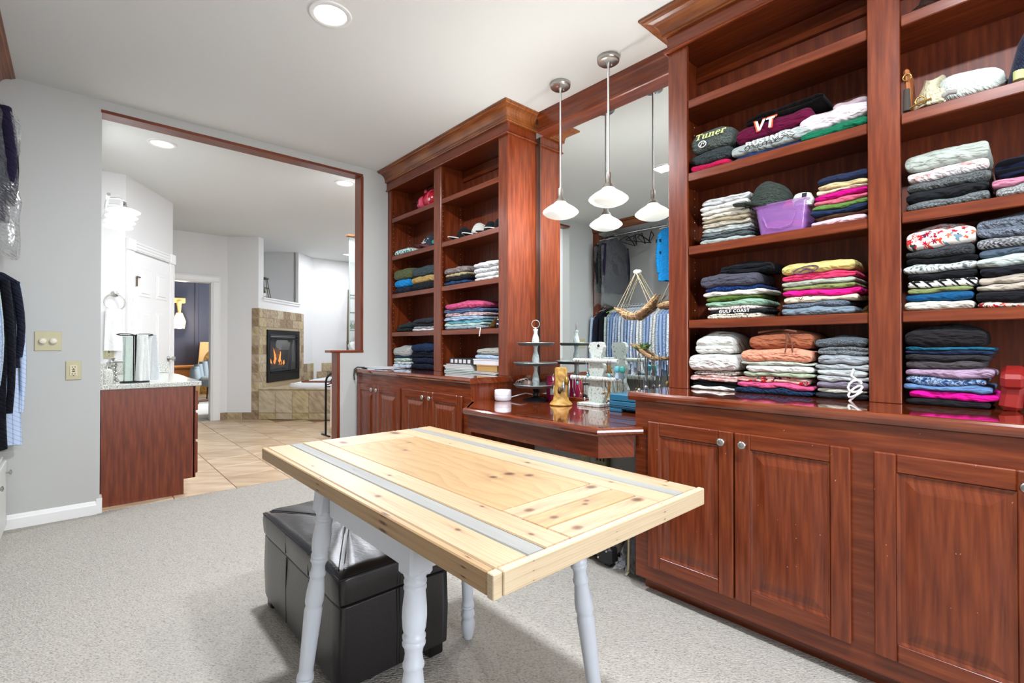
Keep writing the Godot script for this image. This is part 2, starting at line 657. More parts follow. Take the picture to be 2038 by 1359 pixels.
func window(called: String, c: Vector3, w: float, h: float, along_x: bool) -> void:
	var ax := V(1, 0, 0) if along_x else V(0, 0, 1)
	var dp := V(0, 0, 1) if along_x else V(1, 0, 0)
	var b := mb()
	var f := func(p: Vector3, su: float, sv: float) -> void:
		b.box(p, ax * su + V(0, sv, 0) + dp * 0.07, 0.004)
	for s in [-1.0, 1.0]:
		f.call(c + ax * s * (w / 2 - 0.025), 0.05, h)
		f.call(c + V(0, s * (h / 2 - 0.025), 0), w - 0.1, 0.05)
	f.call(c, 0.04, h - 0.1)
	var win := struct(called, b, WHITE)
	var g := mt("window_glass", "eef4f4", 0.02)
	g.transparency = BaseMaterial3D.TRANSPARENCY_ALPHA
	g.albedo_color.a = 0.06
	for s in [-1.0, 1.0]:
		part("pane", mb().box(c + ax * s * w / 4, ax * (w / 2 - 0.06) + V(0, h - 0.1, 0) + dp * 0.005, 0), g, win)

func downlight(at: Vector3, energy: float, label := "") -> void:
	var names := ["round recessed downlight in the dressing room ceiling over the pine table end", "round recessed downlight in the dressing room ceiling beside the window",
		"round recessed downlight in the bathroom ceiling over the vanity", "round recessed downlight in the bathroom ceiling by the half wall",
		"round recessed downlight in the bathroom ceiling over the corner tub", "round recessed downlight in the middle of the bathroom ceiling"]
	var k: int = taken.get("ceiling_downlight", 0)
	var t := thing("ceiling_downlight", label if label else names[k], "ceiling light", at, "recessed ceiling lights")
	part("trim_ring", mb().lathe([Vector2(0.075, 0.0), Vector2(0.1, 0.0), Vector2(0.098, -0.006), Vector2(0.08, -0.009), Vector2(0.075, -0.004), Vector2(0.075, 0.0)], Transform3D(Basis.IDENTITY, at), 28), WHITE, t)
	var g := mt("downlight_glow", "ffffff", 0.5)
	g.emission_enabled = true
	g.emission = Color("fff8f0")
	g.emission_energy_multiplier = 2.2
	part("light_disc", mb().lathe([Vector2(0, -0.006), Vector2(0.06, -0.0055), Vector2(0.076, -0.003), Vector2(0.076, -0.001)], Transform3D(Basis.IDENTITY, at), 28), g, t)
	area("lamp_light", at + V(0, -0.012, 0), V(0, -1, 0), Vector2(0.14, 0.14), energy, "f3f7ff", t)

func plate_dimmer() -> void:
	var t := thing("dimmer_plate", "almond double wall plate with two round dimmer knobs", "switch", V(-0.128, 1.136, ZW))
	var m := mt("almond_plastic", "b8b18c", 0.4)
	part("plate", mb().box(V(-0.128, 1.136, ZW + 0.003), V(0.124, 0.122, 0.006), 0.0025), m, t)
	for s in [-1, 1]:
		var k := Transform3D(Basis(V(1, 0, 0), PI / 2), V(-0.128 + 0.024 * s, 1.136, ZW + 0.006))
		part("dimmer_knob", mb().lathe([Vector2(0.019, 0), Vector2(0.018, 0.012), Vector2(0.014, 0.016), Vector2(0, 0.016)], k, 20), mt("cream_knob", "d9d3c0", 0.35), t)
		part("screw", mb().box(V(-0.128 + 0.024 * s, 1.136 + 0.03, ZW + 0.0065), V(0.005, 0.005, 0.002), 0.0006), m, t)

func plate_outlet(at: Vector3, out: Vector3, label: String, mat_key: String) -> void:
	var t := thing("wall_outlet", label, "outlet", at)
	var m := mt(mat_key, "b8b18c", 0.4)
	var side := V(0, 1, 0).cross(out)
	var bs := Basis(side, V(0, 1, 0), out)
	part("plate", mb().box(at + out * 0.003, V(0.076, 0.122, 0.006), 0.0025, bs), m, t)
	part("socket_insert", mb().box(at + out * 0.007, V(0.036, 0.068, 0.004), 0.001, bs), mt("almond_insert", "cdc6a2", 0.35), t)
	var dk := mt("outlet_slot", "1b1a18", 0.6)
	for s in [-1.0, 1.0]:
		var b := mb()
		b.box(at + out * 0.0092 + bs * V(-0.007, 0.022 * s, 0), V(0.0028, 0.011, 0.001), 0, bs)
		b.box(at + out * 0.0092 + bs * V(0.007, 0.022 * s, 0), V(0.0028, 0.009, 0.001), 0, bs)
		b.box(at + out * 0.0092 + bs * V(0, 0.022 * s - 0.01, 0), V(0.005, 0.005, 0.001), 0, bs)
		part("socket", b, dk, t)
	part("test_button", mb().box(at + out * 0.0098 + bs * V(0, 0.005, 0), V(0.014, 0.006, 0.002), 0.0005, bs), mt("red_button", "8a2a20", 0.4), t)
	part("reset_button", mb().box(at + out * 0.0098 + bs * V(0, -0.005, 0), V(0.014, 0.006, 0.002), 0.0005, bs), dk, t)

const PD := Vector2(2.036, -7.948)          # corner of the fireplace wall
func dpt(s: float, o := 0.0) -> Vector2:      # along the 45 degree fireplace wall, o in front of it
	return PD + Vector2(0.70711, -0.70711) * s + Vector2(0.70711, 0.70711) * o

func build_bathroom_shell() -> void:
	var b := mb()
	struct("wall_vanity", mb().lh(V(0.0, 0, -5.91), V(0.12, H, ZW - 0.12), 0), WALLB)
	struct("wall_towel_end", mb().lh(V(-0.2, 0, -6.03), V(0.35, H, -5.91), 0), WALLB)
	b = mb()
	seg_wall(b, Vector2(0.823, -6.733), Vector2(0.35, -5.91), 0, H, 0.08)
	struct("wall_water_closet", b, WALLB)
	struct("wall_passage", mb().lh(V(0.48, 0, -8.26), V(0.6, H, -6.86), 0).lh(V(0.48, 0, -6.86), V(0.77, H, -6.74), 0), WALLB)
	# wall with the doorway to the bedroom
	b = mb()
	b.lh(V(-0.5, 0, -8.38), V(0.70, H, -8.26), 0)
	b.lh(V(1.49, 0, -8.38), V(1.70, H, -8.26), 0)
	b.lh(V(0.70, 2.04, -8.38), V(1.49, H, -8.26), 0)
	struct("wall_bedroom_doorway", b, WALLB)
	struct("wall_fireplace_return", seg_wall(mb(), Vector2(2.036, -7.948), Vector2(1.69, -8.26), 0, H, 0.08), WALLB)
	# fireplace wall with the open niche above
	b = mb()
	seg_wall(b, dpt(1.82), dpt(0), 0, 0.66, 0.1)
	seg_wall(b, dpt(1.82), dpt(0), 1.225, 1.84, 0.1)
	seg_wall(b, dpt(0.26), dpt(0), 0.66, 1.225, 0.1)
	seg_wall(b, dpt(1.82), dpt(1.14), 0.66, 1.225, 0.1)
	seg_wall(b, dpt(0.133), dpt(0), 1.84, H, 0.1)
	seg_wall(b, dpt(1.82), dpt(1.22), 1.84, H, 0.1)
	seg_wall(b, dpt(1.4, -0.62), dpt(0.0, -0.62), 1.7, H, 0.1)
	b.prism(PackedVector2Array([dpt(0.0, -0.05), dpt(1.3, -0.05), dpt(1.3, -0.68), dpt(0.0, -0.68)]), 1.72, 1.84)
	b.prism(PackedVector2Array([dpt(0.03, -0.05), dpt(0.133, -0.05), dpt(0.133, -0.68), dpt(0.03, -0.68)]), 1.84, H)
	b.prism(PackedVector2Array([dpt(1.22, -0.05), dpt(1.32, -0.05), dpt(1.32, -0.68), dpt(1.22, -0.68)]), 1.84, H)
	struct("wall_fireplace", b, WALLB)
	b = mb().prism(PackedVector2Array([dpt(0.10, 0.03), dpt(1.27, 0.03), dpt(1.27, -0.02), dpt(0.10, -0.02)]), 1.825, 1.845)
	b.prism(PackedVector2Array([dpt(0.12, 0.016), dpt(1.25, 0.016), dpt(1.25, 0.0), dpt(0.12, 0.0)]), 1.79, 1.825)
	struct("trim_7", b, WHITE)
	struct("wall_tub_end", mb().lh(V(3.1, 0, -9.31), V(5.0, H, -9.19), 0), WALLB)
	b = mb()
	b.lh(V(4.9, 0, -9.2), V(5.02, H, -8.3), 0)
	b.lh(V(4.9, 0, -6.3), V(5.02, H, ZW - 0.12), 0)
	b.lh(V(4.9, 0, -8.3), V(5.02, 1.0, -6.3), 0)
	b.lh(V(4.9, 2.4, -8.3), V(5.02, H, -6.3), 0)
	struct("wall_tub_window", b, WALLB)
	window("window_2", V(4.96, 1.7, -7.3), 2.0, 1.4, false)
	struct("wall_shower_side", mb().lh(V(XW + 0.12, 0, ZW - 0.12), V(5.02, H, ZW), 0), WALLB)
	# tile floor: grout bed with single tiles on it
	var grout := mt("floor_grout", "9a7458", 0.9)
	var fl := struct("floor", mb().lh(V(-0.2, -0.12, -9.3), V(5.02, -0.006, ZW - 0.012), 0), grout)
	var tm := []
	for k in 3:
		var m := mt("floor_tile_%d" % k, "ffffff", 0.35)
		tex(m, ns(50 + k, 0.008, 4, 256, [[0.0, ["a98d6c", "a68a6a", "b0957a"][k]], [0.5, ["c3aa8b", "bfa689", "c6ad90"][k]], [1.0, "d6c3a8"]]), V(0.8, 1, 2.2))
		m.uv1_offset = V(k * 0.31, 0, k * 0.17)
		tm.append(m)
	var tile := mb().box(V(0, -0.008, 0), V(0.399, 0.016, 0.399), 0.0025).mesh()
	for i in range(0, 9):
		for j in range(0, 12):
			var x := 0.135 + 0.2 + 0.403 * i
			var z := -4.248 - 0.2015 - 0.403 * j
			if x + z * -1.0 > 12.5 or (x < 0.5 and z < -5.8):
				continue
			if x - 2.036 > 0.2 and z < -7.948 + (x - 2.036) + 0.1:
				continue
			var o := same("floor_tile", tile, tm[(i * 2 + j) % 3], fl, Transform3D(Basis.IDENTITY, V(x, 0, z)))
			o.name = "floor_tile"
	# door casing round the bedroom doorway, and its baseboard tiles
	b = mb()
	b.lh(V(1.487, 0, -8.262), V(1.60, 2.04, -8.24), 0.004)
	b.lh(V(1.50, 0, -8.242), V(1.585, 2.04, -8.232), 0.004)
	b.lh(V(0.6, 2.035, -8.262), V(1.60, 2.13, -8.24), 0.004)
	b.lh(V(0.6, 2.05, -8.242), V(1.585, 2.115, -8.232), 0.004)
	b.lh(V(1.475, 0, -8.40), V(1.492, 2.04, -8.25), 0.002)
	b.lh(V(0.70, 2.028, -8.40), V(1.49, 2.042, -8.25), 0.002)
	struct("door_1", b, WHITE)
	var bt := struct("baseboard_bathroom", mb().lh(V(1.60, 0, -8.262), V(1.66, 0.105, -8.25), 0), grout)
	var trv := travertine()
	for k in 2:
		var sg := seg_wall(mb(), Vector2(1.70 + 0.16 * k + 0.15, -8.25 + (0.16 * k + 0.15) * 0.9), Vector2(1.70 + 0.16 * k, -8.25 + 0.16 * k * 0.9), 0, 0.105, -0.012)
		part("baseboard_tile", sg, trv[(k + 1) % trv.size()], bt)
	part("baseboard_tile", mb().lh(V(1.605, 0, -8.262), V(1.70, 0.105, -8.246), 0.002), trv[2], bt)
	downlight(V(0.51, H, -4.791), 0.8)
	downlight(V(2.005, H, -4.728), 6.0)
	downlight(V(3.618, H, -8.42), 2.2)

func travertine() -> Array:
	var out := []
	var pal := [["86735a", "a8957a", "c0b096"], ["92815f", "b3a17d", "c8b998"], ["6f5a44", "8c765c", "a59074"], ["9a8a70", "b5a78c", "cabfa6"], ["8c7c58", "ab9a70", "c0b28a"]]
	for k in 5:
		var m := mt("travertine_%d" % k, "ffffff", 0.55)
		if m.albedo_texture == null:
			tex(m, ns(60 + k, 0.02, 4, 256, [[0.0, pal[k][0]], [0.45, pal[k][1]], [1.0, pal[k][2]]]), V(2.4, 2.4, 2.4))
			m.uv1_offset = V(k * 0.27, k * 0.4, 0)
			m.set_meta("grain", -2)
		out.append(m)
	return out

func build_bedroom_shell() -> void:
	var blue := mt("navy_wall_paint", "2f3242", 0.6)
	var fl := mt("bedroom_carpet", "d9d5cd", 0.95)
	struct("floor", mb().lh(V(-1.0, -0.12, -12.9), V(4.6, 0, -8.26), 0), fl)
	var w := struct("wall_bedroom_blue", mb().lh(V(-1.0, 0, -12.72), V(4.6, H, -12.6), 0), blue)
	for x in [0.86, 1.98, 3.1]:
		part("panel_batten", mb().lh(V(x - 0.03, 0.0, -12.6), V(x + 0.03, H, -12.585), 0.003), blue, w)
	struct("wall_bedroom_left", mb().lh(V(-1.1, 0, -12.72), V(-1.0, H, -8.38), 0), blue)
	var b := mb()
	b.lh(V(4.5, 0, -12.72), V(4.6, H, -11.5), 0)
	b.lh(V(4.5, 0, -9.7), V(4.6, H, -8.2), 0)
	b.lh(V(4.5, 0, -11.5), V(4.6, 0.9, -9.7), 0)
	b.lh(V(4.5, 2.3, -11.5), V(4.6, H, -9.7), 0)
	struct("wall_bedroom_window", b, blue)
	window("window_3", V(4.55, 1.6, -10.6), 1.8, 1.4, false)
	struct("wall_bedroom_near", mb().lh(V(2.0, 0, -9.33), V(4.6, H, -9.31), 0), blue)
	struct("wall_bedroom_corner", mb().lh(V(1.70, 0, -8.43), V(2.0, H, -8.38), 0).lh(V(1.95, 0, -9.33), V(2.0, H, -8.43), 0), blue)

# ---------------------------------------------------------------- wardrobe wall
const XT := 2.2      # face of the upper bookcases
const XF := 1.897    # face of the base cabinets
const CT := 0.899    # worktop height
const SH := [2.3, 1.945, 1.588, 1.232]

func crown_profile(y0: float, y1: float, o: float) -> Array:
	var p := [Vector2(0, y0), Vector2(0.014, y0), Vector2(0.018, y0 + 0.006), Vector2(0.016, y0 + 0.014)]
	for k in 7:
		var a := PI / 2 * k / 6.0
		p.append(Vector2(0.018 + (o - 0.034) * (1.0 - cos(a)), y0 + 0.018 + (y1 - y0 - 0.036) * sin(a)))
	p.append_array([Vector2(o - 0.01, y1 - 0.012), Vector2(o, y1 - 0.01), Vector2(o, y1), Vector2(0, y1)])
	return p

func bookcase(label: String, z0: float, z1: float, stiles: Array, open_end: int) -> Node3D:
	# stiles: [z from, z to] of each upright; open_end +1 where the +z end shows, -1 where the -z end does
	var wv := wood(1, 0.28)
	var wz := wood(2, 0.28)
	var t := thing("bookcase", label, "bookcase", V(XT, CT, (z0 + z1) / 2))
	for st in stiles:
		part("stile", mb().lh(V(XT, CT, st[0]), V(XT + 0.02, 2.57, st[1]), 0.002), wv, t)
	part("back_panel", mb().lh(V(XW - 0.008, CT, z0), V(XW - 0.002, H - 0.02, z1), 0), wood(1, 0.5), t)
	var ups := [stiles[0][0] + 0.002, (stiles[1][0] + stiles[1][1]) / 2 - 0.01, stiles[2][1] - 0.022]
	for k in 3:
		part("side_panel" if k != 1 else "divider", mb().lh(V(XT + (0.002 if k != 1 else 0.02), CT, ups[k]), V(XW - 0.008, H - 0.02, ups[k] + 0.02), 0.001), wv, t)
	for bay in 2:
		var a: float = ups[bay] + 0.02
		var c: float = ups[bay + 1]
		for y in SH:
			var s := part("shelf", mb().lh(V(XT + 0.006, y - 0.04, stiles[bay][1] + 0.002), V(XT + 0.026, y, stiles[bay + 1][0] - 0.002), 0.003), wz, t)
			part("shelf_board", mb().lh(V(XT + 0.026, y - 0.02, a + 0.002), V(XW - 0.01, y, c - 0.002), 0.001), wz, s)
		part("top_board", mb().lh(V(XT + 0.02, 2.59, a), V(XW - 0.008, 2.61, c), 0.001), wz, t)
		part("nailing_strip", mb().lh(V(XW - 0.026, 2.50, a), V(XW - 0.008, 2.585, c), 0.001), wz, t)
		# rows of shelf pin sockets on both sides of the bay
		var pins := mb()
		for zz in [[a, 1.0], [c, -1.0]]:
			for xx in [XT + 0.05, XW - 0.05]:
				for k in 34:
					var y: float = 1.0 + k * 0.042
					var tr := Transform3D(Basis(V(1, 0, 0), PI / 2 * zz[1]), V(xx, y, zz[0]))
					pins.lathe([Vector2(0.0035, 0.0), Vector2(0.003, 0.001), Vector2(0, 0.001)], tr, 6)
		var o := part("pin_sockets", pins, mt("brass_socket", "d8cdb8", 0.3, 0.4), t)
		o.set_meta("kind", "stuff")
	part("frieze", mb().lh(V(XT - 0.012, 2.567, z0), V(XT + 0.01, 2.662, z1 + (0.012 if open_end > 0 else 0.0)), 0.002), wz, t)
	var path := [Vector2(XT - 0.012, z0), Vector2(XT - 0.012, z1)]
	if open_end > 0:
		path = [Vector2(XT - 0.012, z0), Vector2(XT - 0.012, z1 + 0.004), Vector2(XW - 0.002, z1 + 0.004)]
	else:
		path = [Vector2(XW - 0.002, z0 - 0.004), Vector2(XT - 0.012, z0 - 0.004), Vector2(XT - 0.012, z1)]
	part("bead", mb().mould(path, [Vector2(0, 2.564), Vector2(0.008, 2.565), Vector2(0.011, 2.571), Vector2(0.008, 2.577), Vector2(0, 2.578)], -1.0), wz, t)
	part("crown_moulding", mb().mould(path, crown_profile(2.645, H - 0.001, 0.098), -1.0), wood(2, 0.28, 1), t)
	return t

func raised_door(t: Node3D, z0: float, z1: float, knob_at: float, x := XF) -> void:
	# a raised panel door, hung on a face that looks to -x
	var y0 := 0.135
	var y1 := 0.775
	var wv := wood(1, 0.24)
	var wz := wood(2, 0.24)
	var r := 0.058
	var d := part("door", mb().lh(V(x - 0.012, y0 + 0.002, z0 + 0.002), V(x, y1 - 0.002, z1 - 0.002), 0.001), wv, t)
	part("door_stile", mb().lh(V(x - 0.02, y0, z0), V(x, y1, z0 + r), 0.004), wv, d)
	part("door_stile", mb().lh(V(x - 0.02, y0, z1 - r), V(x, y1, z1), 0.004), wv, d)
	part("rail", mb().lh(V(x - 0.019, y0, z0 + r), V(x, y0 + r, z1 - r), 0.003), wz, d)
	part("rail", mb().lh(V(x - 0.019, y1 - r, z0 + r), V(x, y1, z1 - r), 0.003), wz, d)
	# inner lip and the raised field
	var a0 := z0 + r
	var a1 := z1 - r
	var b0 := y0 + r
	var b1 := y1 - r
	var f := mb()
	var xs := [x - 0.0185, x - 0.0125, x - 0.0125, x - 0.0185, x - 0.0195]
	var ins := [0.0, 0.008, 0.02, 0.045, 0.052]
	for k in 4:
		var p := []
		for q in [k, k + 1]:
			var i: float = ins[q]
			p.append([V(xs[q], b0 + i, a0 + i), V(xs[q], b0 + i, a1 - i), V(xs[q], b1 - i, a1 - i), V(xs[q], b1 - i, a0 + i)])
		for e in 4:
			var e2 := (e + 1) % 4
			var nn: Vector3 = (p[0][e2] - p[0][e]).cross(p[1][e] - p[0][e]).normalized()
			if nn.x > 0:
				nn = -nn
			f.quad(p[0][e], p[0][e2], p[1][e2], p[1][e], nn)
	var i4: float = ins[4]
	f.quad(V(xs[4], b0 + i4, a0 + i4), V(xs[4], b0 + i4, a1 - i4), V(xs[4], b1 - i4, a1 - i4), V(xs[4], b1 - i4, a0 + i4), V(-1, 0, 0))
	part("raised_panel", f, wv, d)
	var tr := Transform3D(Basis(V(0, 0, 1), PI / 2), V(x - 0.02, 0.735, knob_at))
	part("knob", mb().lathe([Vector2(0.006, 0), Vector2(0.005, 0.012), Vector2(0.009, 0.015), Vector2(0.016, 0.019), Vector2(0.0165, 0.023), Vector2(0.012, 0.028), Vector2(0, 0.03)], tr, 18), STEEL, d, "round brushed nickel knob")

func base_cabinet(label: String, z0: float, z1: float, doors: Array) -> Node3D:
	var wv := wood(1, 0.24)
	var wz := wood(2, 0.24)
	var t := thing("base_cabinet", label, "cabinet", V((XF + XW) / 2, 0, (z0 + z1) / 2))
	part("carcass", mb().lh(V(XF + 0.004, 0.068, z0 + 0.001), V(XW - 0.002, 0.8600, z1 - 0.001), 0.001), wv, t)
	part("face_frame", mb().lh(V(XF, 0.068, z0), V(XF + 0.02, 0.8600, z1), 0.002), wz, t)
	part("toe_kick", mb().lh(V(XF + 0.065, 0, z0 + 0.01), V(XF + 0.085, 0.07, z1 - 0.01), 0), wz, t)
	for d in doors:
		raised_door(t, d[0], d[1], d[2])
	return t

func worktop(label: String, z0: float, z1: float, over0: float, over1: float) -> void:
	# rounded front edge
	var m := wood(2, 0.1, 0).duplicate()
	m.clearcoat = 1.0
	m.clearcoat_roughness = 0.03
	m.resource_name = "mahogany_worktop"
	var b := mb()
	var pr := []
	for k in 7:
		var a := -PI / 2 + PI * k / 6.0
		pr.append(Vector2(0.024 + 0.012 * cos(a) - 0.012, CT - 0.019 + 0.019 * sin(a)))
	pr.append(Vector2(-0.57, CT))
	pr.append(Vector2(-0.57, CT - 0.038))
	b.mould([Vector2(XF, z0 - over0), Vector2(XF, z1 + over1)], pr, -1.0)
	solo("worktop", b, m, V(XF, CT - 0.038, (z0 + z1) / 2), label, "worktop")

func build_wardrobes() -> void:
	bookcase("tall mahogany bookcase of hats and folded clothes against the opening wall", ZW + 0.001, -2.483, [[ZW + 0.001, -4.143], [-3.411, -3.307], [-2.584, -2.483]], 1)
	bookcase("tall mahogany bookcase crammed with folded tops and a purple bin", -1.272, 0.465, [[-1.272, -1.173], [-0.452, -0.356], [0.365, 0.465]], -1)
	base_cabinet("low mahogany cabinet with four doors under the hat bookcase", ZW + 0.001, -2.50, [[-4.155, -3.795, -3.84], [-3.79, -3.395, -3.75], [-3.363, -2.985, -3.03], [-2.98, -2.58, -2.94]])
	base_cabinet("low mahogany cabinet with raised panel doors under the crammed bookcase", -1.266, 0.465, [[-1.192, -0.8175, -0.855], [-0.8115, -0.438, -0.775], [-0.376, -0.003, -0.04], [0.003, 0.376, 0.04]])
	worktop("glossy mahogany worktop with magazines and papers stacked on it", ZW + 0.001, -2.50, 0.0, 0.02)
	worktop("glossy mahogany worktop beside the blue box, piled with clothes", -1.266, 0.465, 0.024, 0.0)

func build_desk_and_mirror() -> void:
	var wz := wood(2, 0.1, 0).duplicate()
	wz.clearcoat = 1.0
	wz.clearcoat_roughness = 0.04
	wz.resource_name = "mahogany_desk"
	var D := 0.745
	var t := thing("dressing_desk", "built-in mahogany dressing desk with clipped corners below the mirror", "desk", V(2.1, 0, -1.88))
	var front := [Vector2(XF - 0.0, -2.496), Vector2(1.70, -2.30), Vector2(1.712, -1.335), Vector2(1.885, -1.222)]
	# bullnose edge strip and the flat top
	var pr := []
	for k in 7:
		var a := -PI / 2 + PI * k / 6.0
		pr.append(Vector2(0.014 * cos(a), D - 0.019 + 0.019 * sin(a)))
	pr.append(Vector2(-0.02, D))
	pr.append(Vector2(-0.02, D - 0.038))
	var b := mb()
	b.mould(front, pr, -1.0)
	var poly := PackedVector2Array([Vector2(XW - 0.004, -2.494), Vector2(1.90, -2.494), Vector2(1.708, -2.296), Vector2(1.72, -1.34), Vector2(1.88, -1.272), Vector2(XW - 0.004, -1.272)])
	b.prism(poly, D - 0.036, D)
	part("desk_top", b, wz, t)
	var ap := [Vector2(1.90, -2.47), Vector2(1.74, -2.295), Vector2(1.752, -1.36), Vector2(1.888, -1.275)]
	part("apron", mb().mould(ap, [Vector2(0, 0.605), Vector2(0.018, 0.605), Vector2(0.018, 0.707), Vector2(0, 0.707)], -1.0), wood(2, 0.24), t)
	part("backsplash", mb().lh(V(XW - 0.022, D, -2.494), V(XW - 0.004, D + 0.02, -1.272), 0.002), wood(2, 0.24), t)
	# mirror
	var mir := mt("mirror_silver", "e6ebea", 0.0, 1.0)
	var mm := thing("wall_mirror", "large frameless wall mirror between the two bookcases", "mirror", V(XW - 0.01, D + 0.02, -1.88))
	part("glass", mb().lh(V(XW - 0.010, D + 0.02, -2.44), V(XW - 0.002, 2.60, -1.274), 0), mir, mm)
	part("bevel", mb().mould([Vector2(XW - 0.002, -2.478), Vector2(XW - 0.002, -2.441)], [Vector2(0, D + 0.02), Vector2(0.012, D + 0.02), Vector2(0.006, 2.60), Vector2(0, 2.60)], -1.0), mt("mirror_edge", "9fa8a8", 0.08, 1.0), mm)
	part("edge_strip", mb().lh(V(XW - 0.016, D + 0.02, -2.445), V(XW - 0.002, 2.60, -2.439), 0.001), mt("dark_edge", "1e2628", 0.3, 0.5), mm)
	# beam that closes the top of the mirror
	struct("trim_8", mb().mould([Vector2(2.41, -2.40), Vector2(2.41, -1.27)], [Vector2(-0.06, 2.598), Vector2(0.0, 2.598), Vector2(0.006, 2.603), Vector2(0.006, 2.618), Vector2(0.0, 2.624), Vector2(0.0, 2.70), Vector2(0.008, 2.708), Vector2(0.012, 2.74), Vector2(-0.06, 2.74)], -1.0), wood(2, 0.28, 0))

# ---------------------------------------------------------------- pine table
func pine_image(key: String, base: Array, knots: Array, sd: int, lines: float) -> ImageTexture:
	# board seen from above: grain runs along the picture's width, growth rings bend round the knots
	if texs.has(key):
		return texs[key]
	var w := 1024
	var h := 128
	var q := FastNoiseLite.new()
	q.seed = sd; q.frequency = 0.004; q.fractal_octaves = 3
	var q2 := FastNoiseLite.new()
	q2.seed = sd + 1; q2.frequency = 0.05; q2.fractal_octaves = 2
	var im := Image.create(w, h, false, Image.FORMAT_RGB8)
	var lo := Color(base[0])
	var hi := Color(base[1])
	var kd := Color(base[2])
	for y in h:
		for x in w:
			var yy := float(y) / h
			var warp := q.get_noise_2d(x * 0.5, y * 3.0) * 0.16
			var dark := 0.0
			for k in knots:
				var dx: float = (float(x) / w - k[0]) * k[3]
				var dy: float = yy - k[1]
				var d: float = sqrt(dx * dx + dy * dy) / k[2]
				warp += 0.12 * exp(-d * d * 0.16) * signf(dy)
				dark = maxf(dark, clampf(1.35 - d, 0.0, 1.0))
				dark = maxf(dark, 0.28 * exp(-dy * dy / (k[2] * k[2])) * exp(-absf(dx) / (k[2] * 5.0)))
			var ring := fposmod((yy + warp) * lines, 1.0)
			ring = pow(ring, 2.2)
			var f := q2.get_noise_2d(x * 0.12, y * 5.0) * 0.22 + q.get_noise_2d(x * 0.3 + 900.0, y) * 0.3
			var c := hi.lerp(lo, clampf(ring * 0.36 + 0.28 + f, 0.0, 1.0))
			im.set_pixel(x, y, c.lerp(kd, dark))
	texs[key] = ImageTexture.create_from_image(im)
	return texs[key]

func pine(key: String, base: Array, knots: Array, sd: int, lines := 9.0, rough := 0.45) -> StandardMaterial3D:
	var m := mt("pine_" + key, "ffffff", rough)
	m.albedo_texture = pine_image(key, base, knots, sd, lines)
	return m

# plank with picture coordinates along its long side (axis 2: along z, 0: along x)
func plank(lo: Vector3, hi: Vector3, axis: int, bev := 0.0025) -> MB:
	var b := mb().lh(lo, hi, bev)
	b.own_uv = true
	var s := hi - lo
	for i in b.v.size():
		var p := b.v[i] - lo
		var nn := b.n[i].abs()
		var u := p.z / s.z if axis == 2 else p.x / s.x
		var w := p.x if axis == 2 else p.z
		var ww := s.x if axis == 2 else s.z
		var k := w / ww
		if nn.y < 0.5:
			k = p.y / s.y * (s.y / ww) if nn[axis] < 0.5 else p.y / s.y * 0.4
			if nn[axis] > 0.5:
				u = 0.02 + 0.06 * w / ww
		b.t[i] = Vector2(u, k)
	return b

